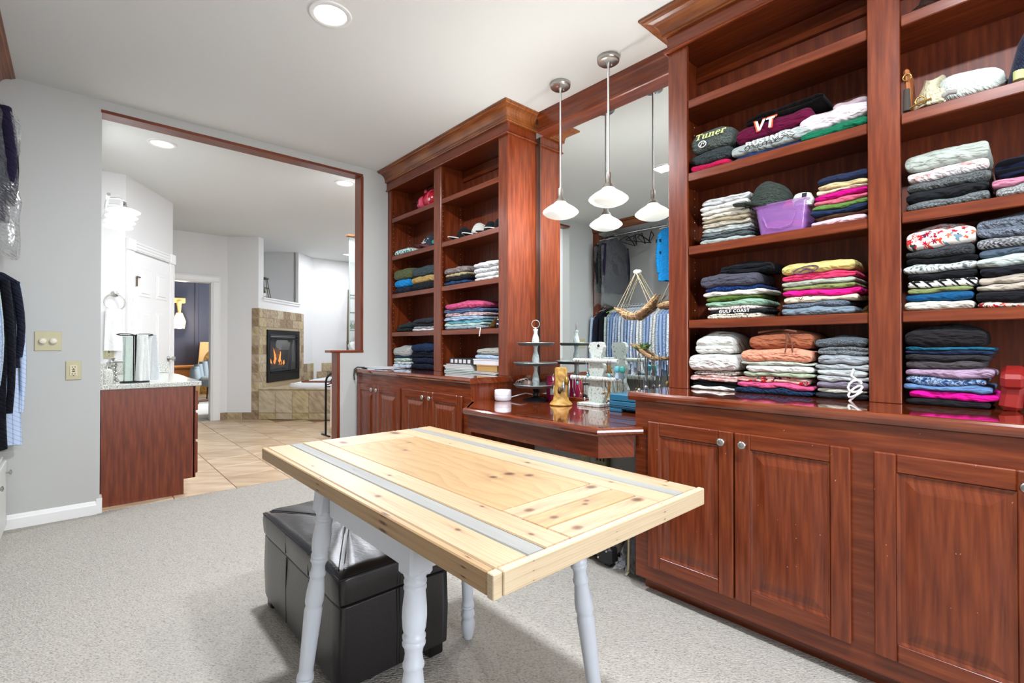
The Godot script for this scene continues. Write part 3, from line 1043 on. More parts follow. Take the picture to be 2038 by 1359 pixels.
func build_table() -> void:
	var T := 0.74
	var th := 0.041
	var t := thing("pine_table", "rustic pine plank table with grey inlay strips on turned white legs", "table", V(0.806, 0, -1.18))
	var lt := ["9f8462", "c0a988", "5e3a22"]
	var md := ["94754d", "b8976a", "55301a"]
	var gy := ["6f706d", "969690", "484a48"]
	var x := [0.500, 0.519, 0.596, 0.641, 0.711, 1.030, 1.103, 1.143, 1.190, 1.209]
	var z0 := -1.905
	var z1 := -0.600
	var zi := -0.618
	var g := 0.0012
	# knots: [along, across, size, aspect]
	var A := pine("edge", ["957650", "bb9d74", "4d2c18"], [[0.42, 0.5, 0.12, 14.0], [0.72, 0.35, 0.22, 14.0], [0.95, 0.6, 0.1, 14.0]], 3, 5.0)
	var B := pine("light", lt, [[0.62, 0.45, 0.10, 10.0], [0.86, 0.7, 0.07, 10.0], [0.3, 0.3, 0.05, 10.0]], 4, 8.0)
	var C := pine("light_b", lt, [[0.5, 0.35, 0.08, 10.0], [0.80, 0.8, 0.06, 10.0], [0.95, 0.35, 0.07, 10.0]], 5, 6.0)
	var G := pine("grey", gy, [[0.4, 0.5, 0.05, 20.0]], 6, 14.0, 0.6)
	var P := pine("panel", md, [[0.755, 0.70, 0.05, 2.6], [0.75, 0.52, 0.035, 2.6], [0.81, 0.80, 0.045, 3.0], [0.22, 0.5, 0.03, 3.0], [0.1, 0.75, 0.03, 4.0]], 7, 7.0)
	var E := pine("cross", lt, [[0.92, 0.3, 0.2, 3.5], [0.15, 0.6, 0.16, 3.5]], 8, 5.0)
	var E2 := pine("cross_b", md, [[0.18, 0.55, 0.13, 3.5], [0.55, 0.4, 0.1, 3.5], [0.62, 0.2, 0.1, 3.5]], 9, 5.0)
	var F := pine("end", ["ae9776", "d0bd9e", "6c4c30"], [[0.72, 0.5, 0.08, 14.0], [0.1, 0.3, 0.05, 14.0], [0.45, 0.6, 0.05, 14.0]], 10, 3.5)
	var top := T
	var bot := T - th
	var pl := func(a: float, b: float, za: float, zb: float, m: Material, axis: int, dy := 0.0) -> void:
		part("plank", plank(V(a + g, bot, za + g), V(b - g, top + dy, zb - g), axis), m, t)
	pl.call(x[0], x[1], z0, zi, A, 2, 0.0)
	pl.call(x[1], x[2], z0, zi, B, 2, -0.0006)
	pl.call(x[2], x[3], z0, zi, G, 2, -0.001)
	pl.call(x[3], x[4], z0, zi, C, 2, -0.0004)
	pl.call(x[5], x[6], z0, zi, B, 2, -0.0006)
	pl.call(x[6], x[7], z0, zi, G, 2, -0.001)
	pl.call(x[7], x[8], z0, zi, C, 2, -0.0003)
	pl.call(x[8], x[9], z0, -0.70, A, 2, 0.0)
	pl.call(x[8], x[9], -0.70, zi, B, 2, -0.001)
	pl.call(x[4], x[5], z0, -1.735, E, 0, -0.0005)
	pl.call(x[4], x[5], -1.735, -0.826, P, 2, -0.002)
	pl.call(x[4], x[5], -0.826, -0.758, E, 0, -0.0005)
	pl.call(x[4], x[5], -0.758, -0.686, E2, 0, -0.001)
	pl.call(x[4], x[5], -0.686, zi, E, 0, -0.0006)
	part("end_board", plank(V(x[0] + 0.022, bot - 0.001, zi + g), V(x[9] + 0.002, top + 0.0005, z1), 0, 0.002), F, t)
	part("end_board", plank(V(x[0], bot - 0.001, zi + g), V(x[0] + 0.020, top + 0.0005, z1), 2, 0.0015), F, t)
	# turned legs that splay outwards
	var wp := mt("white_leg_paint", "ccd2da", 0.32)
	var pr := [Vector2(0, 0), Vector2(0.017, 0), Vector2(0.0195, 0.01), Vector2(0.026, 0.045), Vector2(0.0265, 0.06), Vector2(0.0225, 0.079), Vector2(0.0215, 0.083), Vector2(0.0262, 0.092), Vector2(0.0255, 0.102), Vector2(0.0205, 0.117), Vector2(0.02, 0.122),
		Vector2(0.0245, 0.125), Vector2(0.0248, 0.130), Vector2(0.0225, 0.133), Vector2(0.0240, 0.136), Vector2(0.0238, 0.141), Vector2(0.0205, 0.145), Vector2(0.0205, 0.16), Vector2(0.0255, 0.325), Vector2(0.0255, 0.334), Vector2(0.0235, 0.342), Vector2(0.022, 0.346),
		Vector2(0.0245, 0.352), Vector2(0.0262, 0.362), Vector2(0.0255, 0.385), Vector2(0.021, 0.423), Vector2(0.0195, 0.432), Vector2(0.0225, 0.436), Vector2(0.0232, 0.443), Vector2(0.0205, 0.449), Vector2(0.0185, 0.462), Vector2(0.0205, 0.474), Vector2(0.0245, 0.480), Vector2(0.0248, 0.486), Vector2(0.0225, 0.489), Vector2(0.0245, 0.493), Vector2(0.0248, 0.499), Vector2(0.0215, 0.503),
		Vector2(0.0245, 0.512), Vector2(0.0265, 0.535), Vector2(0.026, 0.555), Vector2(0.0225, 0.588), Vector2(0.0245, 0.592), Vector2(0.0248, 0.598), Vector2(0.0225, 0.601), Vector2(0.0245, 0.604), Vector2(0.0248, 0.61), Vector2(0.0225, 0.614), Vector2(0.030, 0.632), Vector2(0, 0.632)]
	for sx in [0, 1]:
		for sz in [0, 1]:
			var f := V([0.498, 1.115][sx], 0, [-1.487, -0.862][sz])
			var u := V([0.555, 1.058][sx], T - th, [-1.425, -0.928][sz])
			var ay := (u - f).normalized()
			var ax := V(1, 0, 0)
			ax = (ax - ay * ax.dot(ay)).normalized()
			var bs := Basis(ax, ay, ax.cross(ay))
			var b := mb().lathe(pr, Transform3D(bs, f), 22)
			var ln := (u - f).length()
			b.box(f + ay * (0.622 + (ln - 0.622) / 2), V(0.057, ln - 0.622, 0.057), 0.006, bs)
			part("leg", b, wp, t)
	var za := -1.42
	var zb := -0.935
	for s in [0, 1]:
		part("apron", mb().lh(V([0.545, 1.048][s], 0.615, za + 0.03), V([0.565, 1.068][s], T - th, zb - 0.03), 0.003), wp, t)
		part("apron", mb().lh(V(0.585, 0.615, [za - 0.01, zb - 0.01][s]), V(1.028, T - th, [za + 0.01, zb + 0.01][s]), 0.003), wp, t)

# ---------------------------------------------------------------- ottoman
func puff_box(lo: Vector3, hi: Vector3, r: float, puff: float, seams: bool) -> MB:
	# a box with rounded edges whose top swells and is pulled in along the diagonals
	var b := mb()
	var c := (lo + hi) / 2
	var hx := (hi.x - lo.x) / 2
	var hz := (hi.z - lo.z) / 2
	var rows := []
	var per := []
	var ns_ := 14
	for side in 4:
		for k in ns_:
			var f := -1.0 + 2.0 * k / ns_
			per.append([Vector2(f, -1), Vector2(1, f), Vector2(-f, 1), Vector2(-1, -f)][side])
	var prof := [[1.0, lo.y], [1.0, lo.y + 0.01], [1.0, (lo.y + hi.y) / 2], [1.0, hi.y - r]]
	for k in range(1, 6):
		var a := PI / 2 * k / 5.0
		prof.append([1.0 - (1.0 - cos(a)) * r / minf(hx, hz), hi.y - r + r * sin(a)])
	for k in [0.85, 0.65, 0.45, 0.25, 0.1, 0.01]:
		prof.append([k * prof[8][0], hi.y])
	for pi in prof.size():
		var row := PackedVector3Array()
		for q in per:
			var s: float = prof[pi][0]
			var y: float = prof[pi][1]
			var px: Vector2 = q
			# rounded corners in plan
			var ax := maxf(absf(px.x) - 0.93, 0.0)
			var az := maxf(absf(px.y) - 0.965, 0.0)
			var cut := minf(ax, az * 2.0) * 0.6
			var p := V(c.x + px.x * (hx * s - cut * 0.08), y, c.z + px.y * (hz * s - cut * 0.08))
			if pi >= 4:
				y += puff * (1.0 - s * s)
				if seams:
					var dd := absf(absf(px.x) - absf(px.y))
					y -= 0.009 * exp(-dd * dd * 260.0) * s * clampf((1.05 - s) * 8.0, 0.0, 1.0)
				y += fn.get_noise_2d(p.x * 9.0, p.z * 9.0) * 0.006 * clampf((1.0 - s) * 6.0, 0.0, 1.0)
				p.y = y
			else:
				var e := 0.004 * sin(PI * clampf((y - lo.y) / (hi.y - lo.y), 0, 1)) + fn.get_noise_3d(p.x * 6.0, y * 6.0, p.z * 6.0) * 0.003
				p += V(px.x if absf(px.x) > 0.99 else 0.0, 0, px.y if absf(px.y) > 0.99 else 0.0) * e
			row.append(p)
		rows.append(row)
	b.grid(rows, true, false, 0)
	b.fan(rows[0], V(0, -1, 0))
	b.fan(rows[rows.size() - 1], V(0, 1, 0))
	return b

func build_ottoman() -> void:
	var lo := V(0.606, 0, -2.262)
	var hi := V(1.004, 0.43, -1.462)
	var lea := mt("black_leather", "1d1b1c", 0.34)
	bump(lea, ns(71, 0.03, 4, 512), 0.05, V(4, 4, 4))
	lea.clearcoat_enabled = true
	lea.clearcoat = 0.3
	lea.clearcoat_roughness = 0.3
	var t := thing("storage_ottoman", "black leather storage bench with stitched lid under the pine table", "ottoman", V((lo.x + hi.x) / 2, 0, (lo.z + hi.z) / 2))
	part("body", puff_box(V(lo.x, 0.045, lo.z), V(hi.x, 0.302, hi.z), 0.008, 0.0, false), lea, t)
	var lid := part("lid", puff_box(V(lo.x - 0.004, 0.308, lo.z - 0.004), V(hi.x + 0.004, 0.405, hi.z + 0.004), 0.022, 0.016, true), lea, t)
	var st := mt("leather_stitching", "121112", 0.5)
	# welt round the lid, seams down the middle of the long and short faces
	var welt := []
	var e := 0.002
	for p in [V(lo.x - e, 0, lo.z - e), V(hi.x + e, 0, lo.z - e), V(hi.x + e, 0, hi.z + e), V(lo.x - e, 0, hi.z + e)]:
		welt.append(V(p.x, 0.388, p.z))
	for k in 4:
		part("welt", mb().tube([welt[k], welt[(k + 1) % 4]], 0.0035, 6), st, lid)
	# stitched seams that cross the top from corner to corner
	for q in [[-1, -1], [1, -1], [1, 1], [-1, 1]]:
		for off in [-0.006, 0.006]:
			var pth := []
			for k in 8:
				var f := 0.05 + 0.9 * k / 7.0
				var sc := V((lo.x + hi.x) / 2 + q[0] * f * 0.19 + off * q[1], 0.405 + 0.016 * (1.0 - f * f) - 0.004 * f, (lo.z + hi.z) / 2 + q[1] * f * 0.385 - off * q[0])
				pth.append(sc)
			part("seam", mb().tube(pth, 0.0022, 5), st, lid)
	for zz in [-1.96, -1.72]:
		part("seam", mb().tube([V(lo.x - 0.0045, 0.315, zz), V(lo.x - 0.006, 0.35, zz), V(lo.x - 0.004, 0.39, zz)], 0.002, 5), st, lid)
		part("seam", mb().tube([V(lo.x - 0.002, 0.05, zz), V(lo.x - 0.004, 0.18, zz), V(lo.x - 0.002, 0.298, zz)], 0.002, 5), st, t)
	for xx in [0.80, 0.81]:
		part("seam", mb().tube([V(xx, 0.315, hi.z + 0.005), V(xx, 0.35, hi.z + 0.007), V(xx, 0.39, hi.z + 0.005)], 0.0018, 5), st, lid)
		part("seam", mb().tube([V(xx, 0.05, hi.z + 0.002), V(xx, 0.18, hi.z + 0.005), V(xx, 0.298, hi.z + 0.002)], 0.0018, 5), st, t)
	for sx in [lo.x + 0.04, hi.x - 0.04]:
		for sz in [lo.z + 0.04, hi.z - 0.04]:
			part("foot", mb().lh(V(sx - 0.03, 0, sz - 0.03), V(sx + 0.03, 0.046, sz + 0.03), 0.006), mt("black_foot", "0e0d0e", 0.25), t)

# ---------------------------------------------------------------- pendant lamps
func build_pendants() -> void:
	var lab := ["small white glass pendant lamp on a nickel rod near the hat bookcase", "small white glass pendant lamp on a nickel rod near the crammed bookcase"]
	var zz := [-2.03, -1.665]
	var glass := mt("opal_glass_glow", "f2f6f2", 0.25)
	glass.emission_enabled = true
	glass.emission = Color("f4fff6")
	glass.emission_energy_multiplier = 0.38
	for k in 2:
		var x := 2.235
		var z: float = zz[k]
		var at := Transform3D(Basis.IDENTITY, V(x, 0, z))
		var t := thing("pendant_lamp", lab[k], "pendant lamp", V(x, H, z), "pair of pendant lamps before the mirror")
		part("canopy", mb().lathe([Vector2(0, H - 0.03), Vector2(0.055, H - 0.03), Vector2(0.062, H - 0.024), Vector2(0.063, H - 0.002), Vector2(0.06, H)], at, 28), STEEL, t)
		var sc := mb()
		for s in [-1, 1]:
			sc.lathe([Vector2(0, H - 0.035), Vector2(0.005, H - 0.034), Vector2(0.006, H - 0.03)], Transform3D(Basis.IDENTITY, V(x + 0.03 * s, 0, z)), 10)
		part("canopy_screws", sc, STEEL, t)
		part("rod", mb().lathe([Vector2(0.012, H - 0.03), Vector2(0.009, H - 0.045), Vector2(0.006, H - 0.05), Vector2(0.006, 2.06)], at, 12), STEEL, t)
		part("socket", mb().lathe([Vector2(0.0, 2.085), Vector2(0.014, 2.085), Vector2(0.016, 2.07), Vector2(0.016, 2.03), Vector2(0.02, 2.026), Vector2(0.03, 2.012), Vector2(0.036, 1.998), Vector2(0.034, 1.996), Vector2(0.0, 1.996)], at, 20), STEEL, t)
		part("shade", mb().lathe([Vector2(0.033, 1.998), Vector2(0.05, 1.984), Vector2(0.085, 1.962), Vector2(0.108, 1.942), Vector2(0.112, 1.934), Vector2(0.108, 1.928), Vector2(0.09, 1.914), Vector2(0.06, 1.902), Vector2(0.03, 1.897), Vector2(0, 1.896)], at, 32), glass, t)
		var l := OmniLight3D.new()
		l.name = "lamp_light"
		t.add_child(l)
		l.position = V(0, 1.945 - H, 0)
		l.light_energy = 0.5
		l.light_size = 0.03
		l.omni_range = 12.0
		l.omni_attenuation = 2.0
		l.light_color = Color("fffdf8")
		l.shadow_enabled = true

# ---------------------------------------------------------------- open closet on the other side (seen in the mirror)
func hung_garment(called: String, z: float, top: float, length: float, c: StandardMaterial3D, th: float, hw: float, sd: int, hanger_m: Material, label: String, group: String, xr := -0.6) -> Node3D:
	# hangs across the rod: its width runs along x, its thickness along z
	var t := thing(called, label, called.replace("_", " "), V(xr, top - length - 0.05, z), group)
	var rows := []
	var nv := 12
	var nu := 18
	for i in nv + 1:
		var f := float(i) / nv
		var y := top - 0.05 - length * f
		var sh := smoothstep(0.0, 0.16, f)
		var w := lerpf(0.055, hw, sqrt(sh)) * (1.0 + 0.04 * sin(f * 5.0 + sd))
		var dz := th * (0.35 + 0.65 * smoothstep(0.0, 0.3, f))
		var row := PackedVector3Array()
		for j in nu:
			var a := TAU * j / nu
			var cs := cos(a)
			var sn := sin(a)
			var px := signf(cs) * pow(absf(cs), 0.5) * w
			var fold := sin(px * 46.0 + sd * 1.7 + f * 1.5) * 0.28 * f
			row.append(V(xr + px, y + (0.03 * (1.0 - sh) * (1.0 - absf(px) / w)) - 0.012 * sin(px * 30.0 + sd) * f, z + dz * 0.5 * (sn * 0.8 + fold)))
		rows.append(row)
	var b := mb().grid(rows, true, false)
	b.fan(rows[0], V(0, 1, 0)).fan(rows[nv], V(0, -1, 0))
	part("body", b, c, t)
	# sleeve hanging down the front edge
	for s in [1.0, -1.0]:
		var pts := []
		var rad := []
		for k in 6:
			var f := k / 5.0
			pts.append(V(xr + s * (hw - 0.02 + 0.03 * sin(f * 2.4)), top - 0.15 - length * 0.72 * f, z + th * 0.12 * sin(f * 4.0 + sd)))
			rad.append(minf(th * 0.42, 0.034) * (1.0 - 0.25 * f))
		part("sleeve", mb().tube(pts, rad, 8), c, t)
	part("hanger", hook_mb(V(xr, top, z)).tube([V(xr - 0.2, top - 0.085, z), V(xr - 0.1, top - 0.05, z), V(xr, top - 0.03, z), V(xr + 0.1, top - 0.05, z), V(xr + 0.2, top - 0.085, z)], 0.005, 6), hanger_m, t)
	return t

func hook_mb(p: Vector3) -> MB:
	# a hook over a rod whose axis is at p
	var pts := []
	for k in 8:
		var a := lerpf(-0.4, PI, k / 7.0)
		pts.append(p + V(0.02 * cos(a), 0.004 + 0.02 * sin(a), 0))
	pts.append(p + V(0.0, -0.016, 0))
	pts.append(p + V(0.0, -0.035, 0))
	return mb().tube(pts, 0.0022, 5)

func build_closet() -> void:
	var wv := wood(1, 0.3)
	var wz := wood(2, 0.3)
	var xf := -0.385
	var t := thing("open_closet", "built-in mahogany closet frame with two chrome hanging rods", "closet", V(-0.68, 0, -2.0))
	part("end_panel", mb().lh(V(-0.978, 0, ZW + 0.002), V(xf, 2.64, ZW + 0.022), 0.001), wv, t)
	part("stile", mb().lh(V(xf, 0, ZW + 0.002), V(xf + 0.02, 2.64, ZW + 0.09), 0.002), wv, t)
	part("stile", mb().lh(V(xf, 0, -2.06), V(xf + 0.02, 2.64, -1.96), 0.002), wv, t)
	part("divider", mb().lh(V(-0.978, 0, -2.02), V(xf, 2.64, -2.0), 0.001), wv, t)
	part("stile", mb().lh(V(xf, 0, 0.4), V(xf + 0.02, 2.64, 0.5), 0.002), wv, t)
	part("end_panel", mb().lh(V(-0.978, 0, 0.48), V(xf, 2.64, 0.5), 0.001), wv, t)
	part("header", mb().lh(V(xf, 2.645, ZW + 0.002), V(xf + 0.022, H, 0.5), 0.001), wz, t)
	part("crown_moulding", mb().mould([Vector2(xf + 0.02, 0.5), Vector2(xf + 0.02, ZW + 0.006)], crown_profile(2.655, H - 0.001, 0.085), -1.0), wood(2, 0.28, 1), t)
	var chrome := mt("chrome_rod", "d4d6d6", 0.12, 1.0)
	for y in [2.615, 1.635]:
		part("hanging_rod", mb().tube([V(-0.56, y, ZW + 0.022), V(-0.56, y, -3.2), V(-0.56, y, -2.02)], 0.014, 12), chrome, t)
		part("rod_flange", mb().lathe([Vector2(0, 0.012), Vector2(0.026, 0.01), Vector2(0.03, 0.0)], Transform3D(Basis(V(1, 0, 0), PI / 2), V(-0.56, y, ZW + 0.022)), 16), chrome, t)
	var bk := mt("black_hanger", "101114", 0.5)
	var wh := mt("white_hanger", "d8dad8", 0.4)
	var gr := mt("green_hanger", "8fbf4a", 0.4)
	# lower rod: jackets by the wall, then a row of shirts
	hung_garment("long_coat", -4.035, 1.635, 1.07, cloth("12131a"), 0.05, 0.275, 1, bk, "long black coat hanging between the navy jacket and the sage shirt", "", -0.56)
	hung_garment("plaid_shirt", -4.15, 1.635, 1.08, cloth("dfe6f2", "plaid"), 0.045, 0.315, 40, wh, "long pale blue plaid shirt hanging against the closet end panel", "", -0.56)
	hung_garment("jacket", -4.092, 1.635, 0.62, cloth("1a1d2a"), 0.05, 0.31, 2, bk, "short navy jacket hanging between the plaid shirt and the black coat", "", -0.56)
	var cols := ["aebbb4", "94a6bd", "8aa0bf", "a9b6c8", "93a7c4", "c6cdd6", "d6d8da", "8a9dbb", "9fb4d2", "c9d0dc", "b4b9c6", "dadcdc", "e0e0dc", "93a8c8", "a9b8d0", "c4c9d0", "d2cfc8", "9cb0cc", "b6c6de", "8fa4c4", "ccd4de", "e2e2e0", "96abc9", "b0bfd4"]
	var names := ["sage", "blue grey", "mid blue", "pale slate", "blue", "silver", "pale grey", "mid blue", "light blue", "pale lilac grey", "lilac grey", "off-white", "white", "blue", "light blue", "pale grey", "oatmeal", "blue grey", "ice blue", "mid blue", "silver blue", "white", "blue", "pale slate"]
	var nth := ["", "first", "second", "third", "fourth", "fifth", "sixth", "seventh", "eighth", "ninth", "tenth", "eleventh", "twelfth", "thirteenth", "fourteenth", "fifteenth", "sixteenth", "seventeenth", "eighteenth", "nineteenth", "twentieth", "twenty-first", "twenty-second", "twenty-third"]
	for k in cols.size():
		var z := -3.975 + k * 0.046
		var pat: String = ["", "stripe2", "plaid", ""][k % 4]
		var m := cloth(cols[k], "check" if pat == "plaid" else "")
		hung_garment("dress_shirt", z, 1.635, 0.80 + 0.05 * sin(k * 2.3), m, 0.042, 0.235, k + 5, gr if k == 0 else wh, "sage green shirt on a lime hanger beside the black coat" if k == 0 else "%s office shirt, %s from the sage shirt on the lower rod" % [names[k], nth[k]], "office shirts on the lower closet rod", -0.56)
	# upper rod: dry cleaning in film, then empty hangers and a bright blue garment
	var film := mt("clear_plastic_film", "eef4f2", 0.12)
	film.transparency = BaseMaterial3D.TRANSPARENCY_ALPHA
	film.albedo_color.a = 0.1
	bump(film, ns(72, 0.03, 4, 512), 2.5, V(3, 3, 3))
	for k in 2:
		var z: float = [-4.09, -3.97][k]
		var t2 := hung_garment("garment_bag", z, 2.615, 0.74, cloth(["181b1f", "201a30"][k]), 0.075, 0.27, 11 + k, wh, ["charcoal suit jacket in a dry-cleaning film by the end panel", "dark purple jacket in a dry-cleaning film beside the charcoal suit"][k], "", -0.56)
		t2.set_meta("category", "jacket")
		var rows := []
		for i in 13:
			var f := i / 12.0
			var row := PackedVector3Array()
			var w := lerpf(0.06, 0.308, sqrt(smoothstep(0.0, 0.16, f)))
			for j in 28:
				var a := TAU * j / 28
				var cr := fn.get_noise_3d(cos(a) * 3.0 + k * 9, f * 5.0, sin(a) * 3.0) * 0.018
				row.append(V(-0.56 + signf(cos(a)) * pow(absf(cos(a)), 0.5) * (w + cr), 2.575 - 0.93 * f + (0.03 * sin(a * 3.0) if i == 12 else 0.0), z + sin(a) * (0.03 + 0.025 * f + cr * 0.6)))
			rows.append(row)
		part("plastic_film", mb().grid(rows, true, false), film, t2)
	for k in 5:
		var z: float = [-3.78, -3.66, -3.61, -3.56, -3.42][k]
		var tl: float = [0.1, 0.5, -0.3, 0.35, 0.7][k]
		var t3 := thing("empty_hanger", ["empty black felt hanger hanging beside the dry cleaning", "empty black felt hanger in the middle of the upper closet rod", "empty black felt hanger in the middle of the upper closet rod", "empty black felt hanger in the middle of the upper closet rod", "empty black felt hanger beside the blue beach garment"][k], "hanger", V(-0.56, 2.615, z), "empty black hangers")
		var p := V(-0.56, 2.615, z)
		part("hook", hook_mb(p), chrome, t3)
		var ax := V(cos(tl), 0, sin(tl)) * 0.21
		part("shoulders", mb().tube([p + V(0, -0.14, 0) - ax, p + V(0, -0.10, 0) - ax * 0.7, p + V(0, -0.04, 0), p + V(0, -0.10, 0) + ax * 0.7, p + V(0, -0.14, 0) + ax], 0.007, 6).tube([p + V(0, -0.14, 0) - ax, p + V(0, -0.145, 0), p + V(0, -0.14, 0) + ax], 0.005, 6), bk, t3)
	var bl := hung_garment("beach_shirt", -3.18, 2.615, 0.66, cloth("1f8fd6"), 0.07, 0.22, 21, wh, "bright blue beach shirt with dark trim on the upper closet rod", "", -0.56)
	bl.set_meta("category", "shirt")
	part("dark_band", mb().lh(V(-0.345, 2.36, -3.215), V(-0.325, 2.40, -3.145), 0.004).lh(V(-0.345, 2.22, -3.215), V(-0.325, 2.25, -3.145), 0.004), mt("dark_trim", "1b1b22", 0.8), bl)
	# low white chest under the shirts
	var c2 := thing("low_chest", "low white chest with a small round knob under the hanging shirts", "chest", V(-0.62, 0, -3.8))
	var wp := mt("chest_paint", "c3c4be", 0.4)
	part("body", mb().lh(V(-0.95, 0, -4.17), V(-0.315, 0.45, -3.5), 0.004), wp, c2)
	var dr := part("drawer", mb().lh(V(-0.315, 0.05, -4.15), V(-0.298, 0.435, -3.52), 0.004), wp, c2)
	for zz in [-4.06, -3.62]:
		part("knob", mb().lathe([Vector2(0.005, 0), Vector2(0.005, 0.012), Vector2(0.014, 0.018), Vector2(0.014, 0.024), Vector2(0, 0.028)], Transform3D(Basis(V(0, 0, 1), -PI / 2), V(-0.298, 0.37, zz)), 16), STEEL, dr)

# ---------------------------------------------------------------- bathroom
func wave_cloth(p0: Vector3, across: Vector3, out: Vector3, w: float, top: float, bot: float, th: float, sd: float, flare := 0.0) -> MB:
	# a towel that hangs in soft folds; across and out are unit vectors
	var rows := []
	for i in 13:
		var f := i / 12.0
		var y := lerpf(top, bot, f)
		var row := PackedVector3Array()
		for s in 2:
			for j in 15:
				var u := (j / 14.0 - 0.5) * (1.0 if s == 0 else -1.0)
				var fo := sin(u * 9.0 + sd + f * 0.8) * 0.010 * (0.35 + f) + fn.get_noise_2d(u * 4.0 + sd, f * 4.0) * 0.006
				var thick := th * (1.0 - pow(absf(u) * 2.0, 6.0)) * 0.5 + 0.002
				row.append(V(p0.x, y, p0.z) + across * u * (w + flare * f) + out * (fo + (thick if s == 0 else -thick)))
		rows.append(row)
	var b := mb().grid(rows, true, false)
	b.fan(rows[0], V(0, 1, 0)).fan(rows[12], V(0, -1, 0))
	return b

func ring_path(c: Vector3, a: Vector3, b: Vector3, r: float, n := 24) -> Array:
	var p := []
	for k in n:
		p.append(c + a * cos(TAU * k / n) * r + b * sin(TAU * k / n) * r)
	return p

func build_bathroom_things() -> void:
	var wx := wood(1, 0.4)
	# vanity seen from its end
	var z0 := -4.335
	var z1 := -5.86
	var t := thing("bathroom_vanity", "dark mahogany bathroom vanity seen from its end panel", "vanity", V(0.4, 0, (z0 + z1) / 2))
	var pp := PackedVector2Array([Vector2(0.13, 0), Vector2(0.605, 0), Vector2(0.605, 0.112), Vector2(0.672, 0.112), Vector2(0.672, 0.802), Vector2(0.13, 0.802)])
	var tr := Transform3D(Basis(V(1, 0, 0), V(0, 0, 1), V(0, 1, 0)), Vector3.ZERO)
	part("body", mb().prism(pp, z1, z0 - 0.004, tr), wx, t)
	part("end_panel", mb().prism(pp, z0 - 0.006, z0, tr), wx, t)
	part("face_frame", mb().lh(V(0.662, 0.112, z1), V(0.680, 0.802, z0), 0.002), wx, t)
	for c in 4:
		var za := z0 - 0.02 - c * 0.37
		for r in [[0.615, 0.765], [0.395, 0.595], [0.14, 0.375]]:
			if c in [1, 2] and r[0] < 0.5:
				continue
			var d := part("drawer", mb().lh(V(0.680, r[0], za - 0.35), V(0.697, r[1], za), 0.004), wx, t)
			part("knob", mb().lathe([Vector2(0.004, 0), Vector2(0.004, 0.008), Vector2(0.009, 0.012), Vector2(0, 0.016)], Transform3D(Basis(V(0, 0, 1), -PI / 2), V(0.697, (r[0] + r[1]) / 2, za - 0.175)), 12), wx, d)
		if c in [1, 2]:
			part("door", mb().lh(V(0.680, 0.14, za - 0.35), V(0.697, 0.595, za), 0.004), wx, t)
	var gran := mt("speckled_granite", "ffffff", 0.15)
	tex(gran, ns(81, 0.08, 4, 512, [[0.0, "55574f"], [0.3, "8c8f86"], [0.45, "c3c5bc"], [0.7, "d8dad2"], [1.0, "eceee8"]]), V(3, 3, 3))
	var top := thing("granite_counter", "speckled white granite vanity top with backsplash", "counter", V(0.4, 0.802, (z0 + z1) / 2))
	part("slab", mb().lh(V(0.121, 0.803, z1), V(0.715, 0.838, z0 + 0.012), 0.004), gran, top)
	part("backsplash", mb().lh(V(0.121, 0.838, z1), V(0.141, 0.94, z0 + 0.0), 0.003).lh(V(0.141, 0.838, z1 - 0.03), V(0.69, 0.94, z1 - 0.012), 0.003), gran, top)
	# soap bottle and the faucet
	var sp := thing("soap_dispenser", "mottled grey soap dispenser at the wall end of the vanity", "soap dispenser", V(0.16, 0.838, -4.41))
	var sa := Transform3D(Basis.IDENTITY, V(0.165, 0.838, -4.41))
	part("bottle", mb().lathe([Vector2(0, 0), Vector2(0.03, 0), Vector2(0.033, 0.01), Vector2(0.033, 0.08), Vector2(0.028, 0.1), Vector2(0.012, 0.108), Vector2(0, 0.108)], sa, 20), gran, sp)
	part("pump", mb().lathe([Vector2(0.012, 0.108), Vector2(0.012, 0.122), Vector2(0.005, 0.125), Vector2(0.005, 0.15), Vector2(0, 0.15)], sa, 12).tube([V(0.165, 0.983, -4.41), V(0.165, 0.99, -4.39), V(0.165, 0.982, -4.37)], 0.004, 6), STEEL, sp)
	var fc := thing("faucet", "brushed nickel bamboo-style faucet on the vanity", "faucet", V(0.22, 0.838, -4.8))
	for q in [[0.205, -4.8, 0.175], [0.215, -4.68, 0.15], [0.215, -4.92, 0.15]]:
		var prr := [Vector2(0, 0), Vector2(0.032, 0), Vector2(0.03, 0.01), Vector2(0.02, 0.025)]
		for k in 4:
			var y: float = 0.03 + k * (q[2] - 0.03) / 4.0
			prr.append_array([Vector2(0.019, y), Vector2(0.023, y + 0.004), Vector2(0.019, y + 0.008), Vector2(0.0175, y + 0.02)])
		prr.append_array([Vector2(0.022, q[2] - 0.004), Vector2(0.022, q[2]), Vector2(0, q[2] + 0.002)])
		part("spout_column" if q[1] == -4.8 else "handle", mb().lathe(prr, Transform3D(Basis.IDENTITY, V(q[0], 0.838, q[1])), 16), STEEL, fc)
	part("spout", mb().tube([V(0.205, 0.99, -4.8), V(0.26, 0.988, -4.8), V(0.31, 0.982, -4.8), V(0.335, 0.965, -4.8)], [0.013, 0.012, 0.011, 0.010], 10), STEEL, fc)
	part("lever", mb().tube([V(0.215, 0.985, -4.68), V(0.27, 0.985, -4.66), V(0.3, 0.983, -4.65)], [0.009, 0.007, 0.005], 8), STEEL, fc)
	# wire stand with hand towels
	var st := thing("towel_stand", "black wire countertop towel stand on the vanity", "towel stand", V(0.325, 0.838, -4.5))
	var sb := V(0.325, 0.838, -4.5)
	var px := V(1, 0, 0)
	var pz := V(0, 0, 1)
	part("base_ring", mb().tube(ring_path(sb + V(0, 0.005, 0), px, pz, 0.085), 0.004, 6, true), BLACK, st)
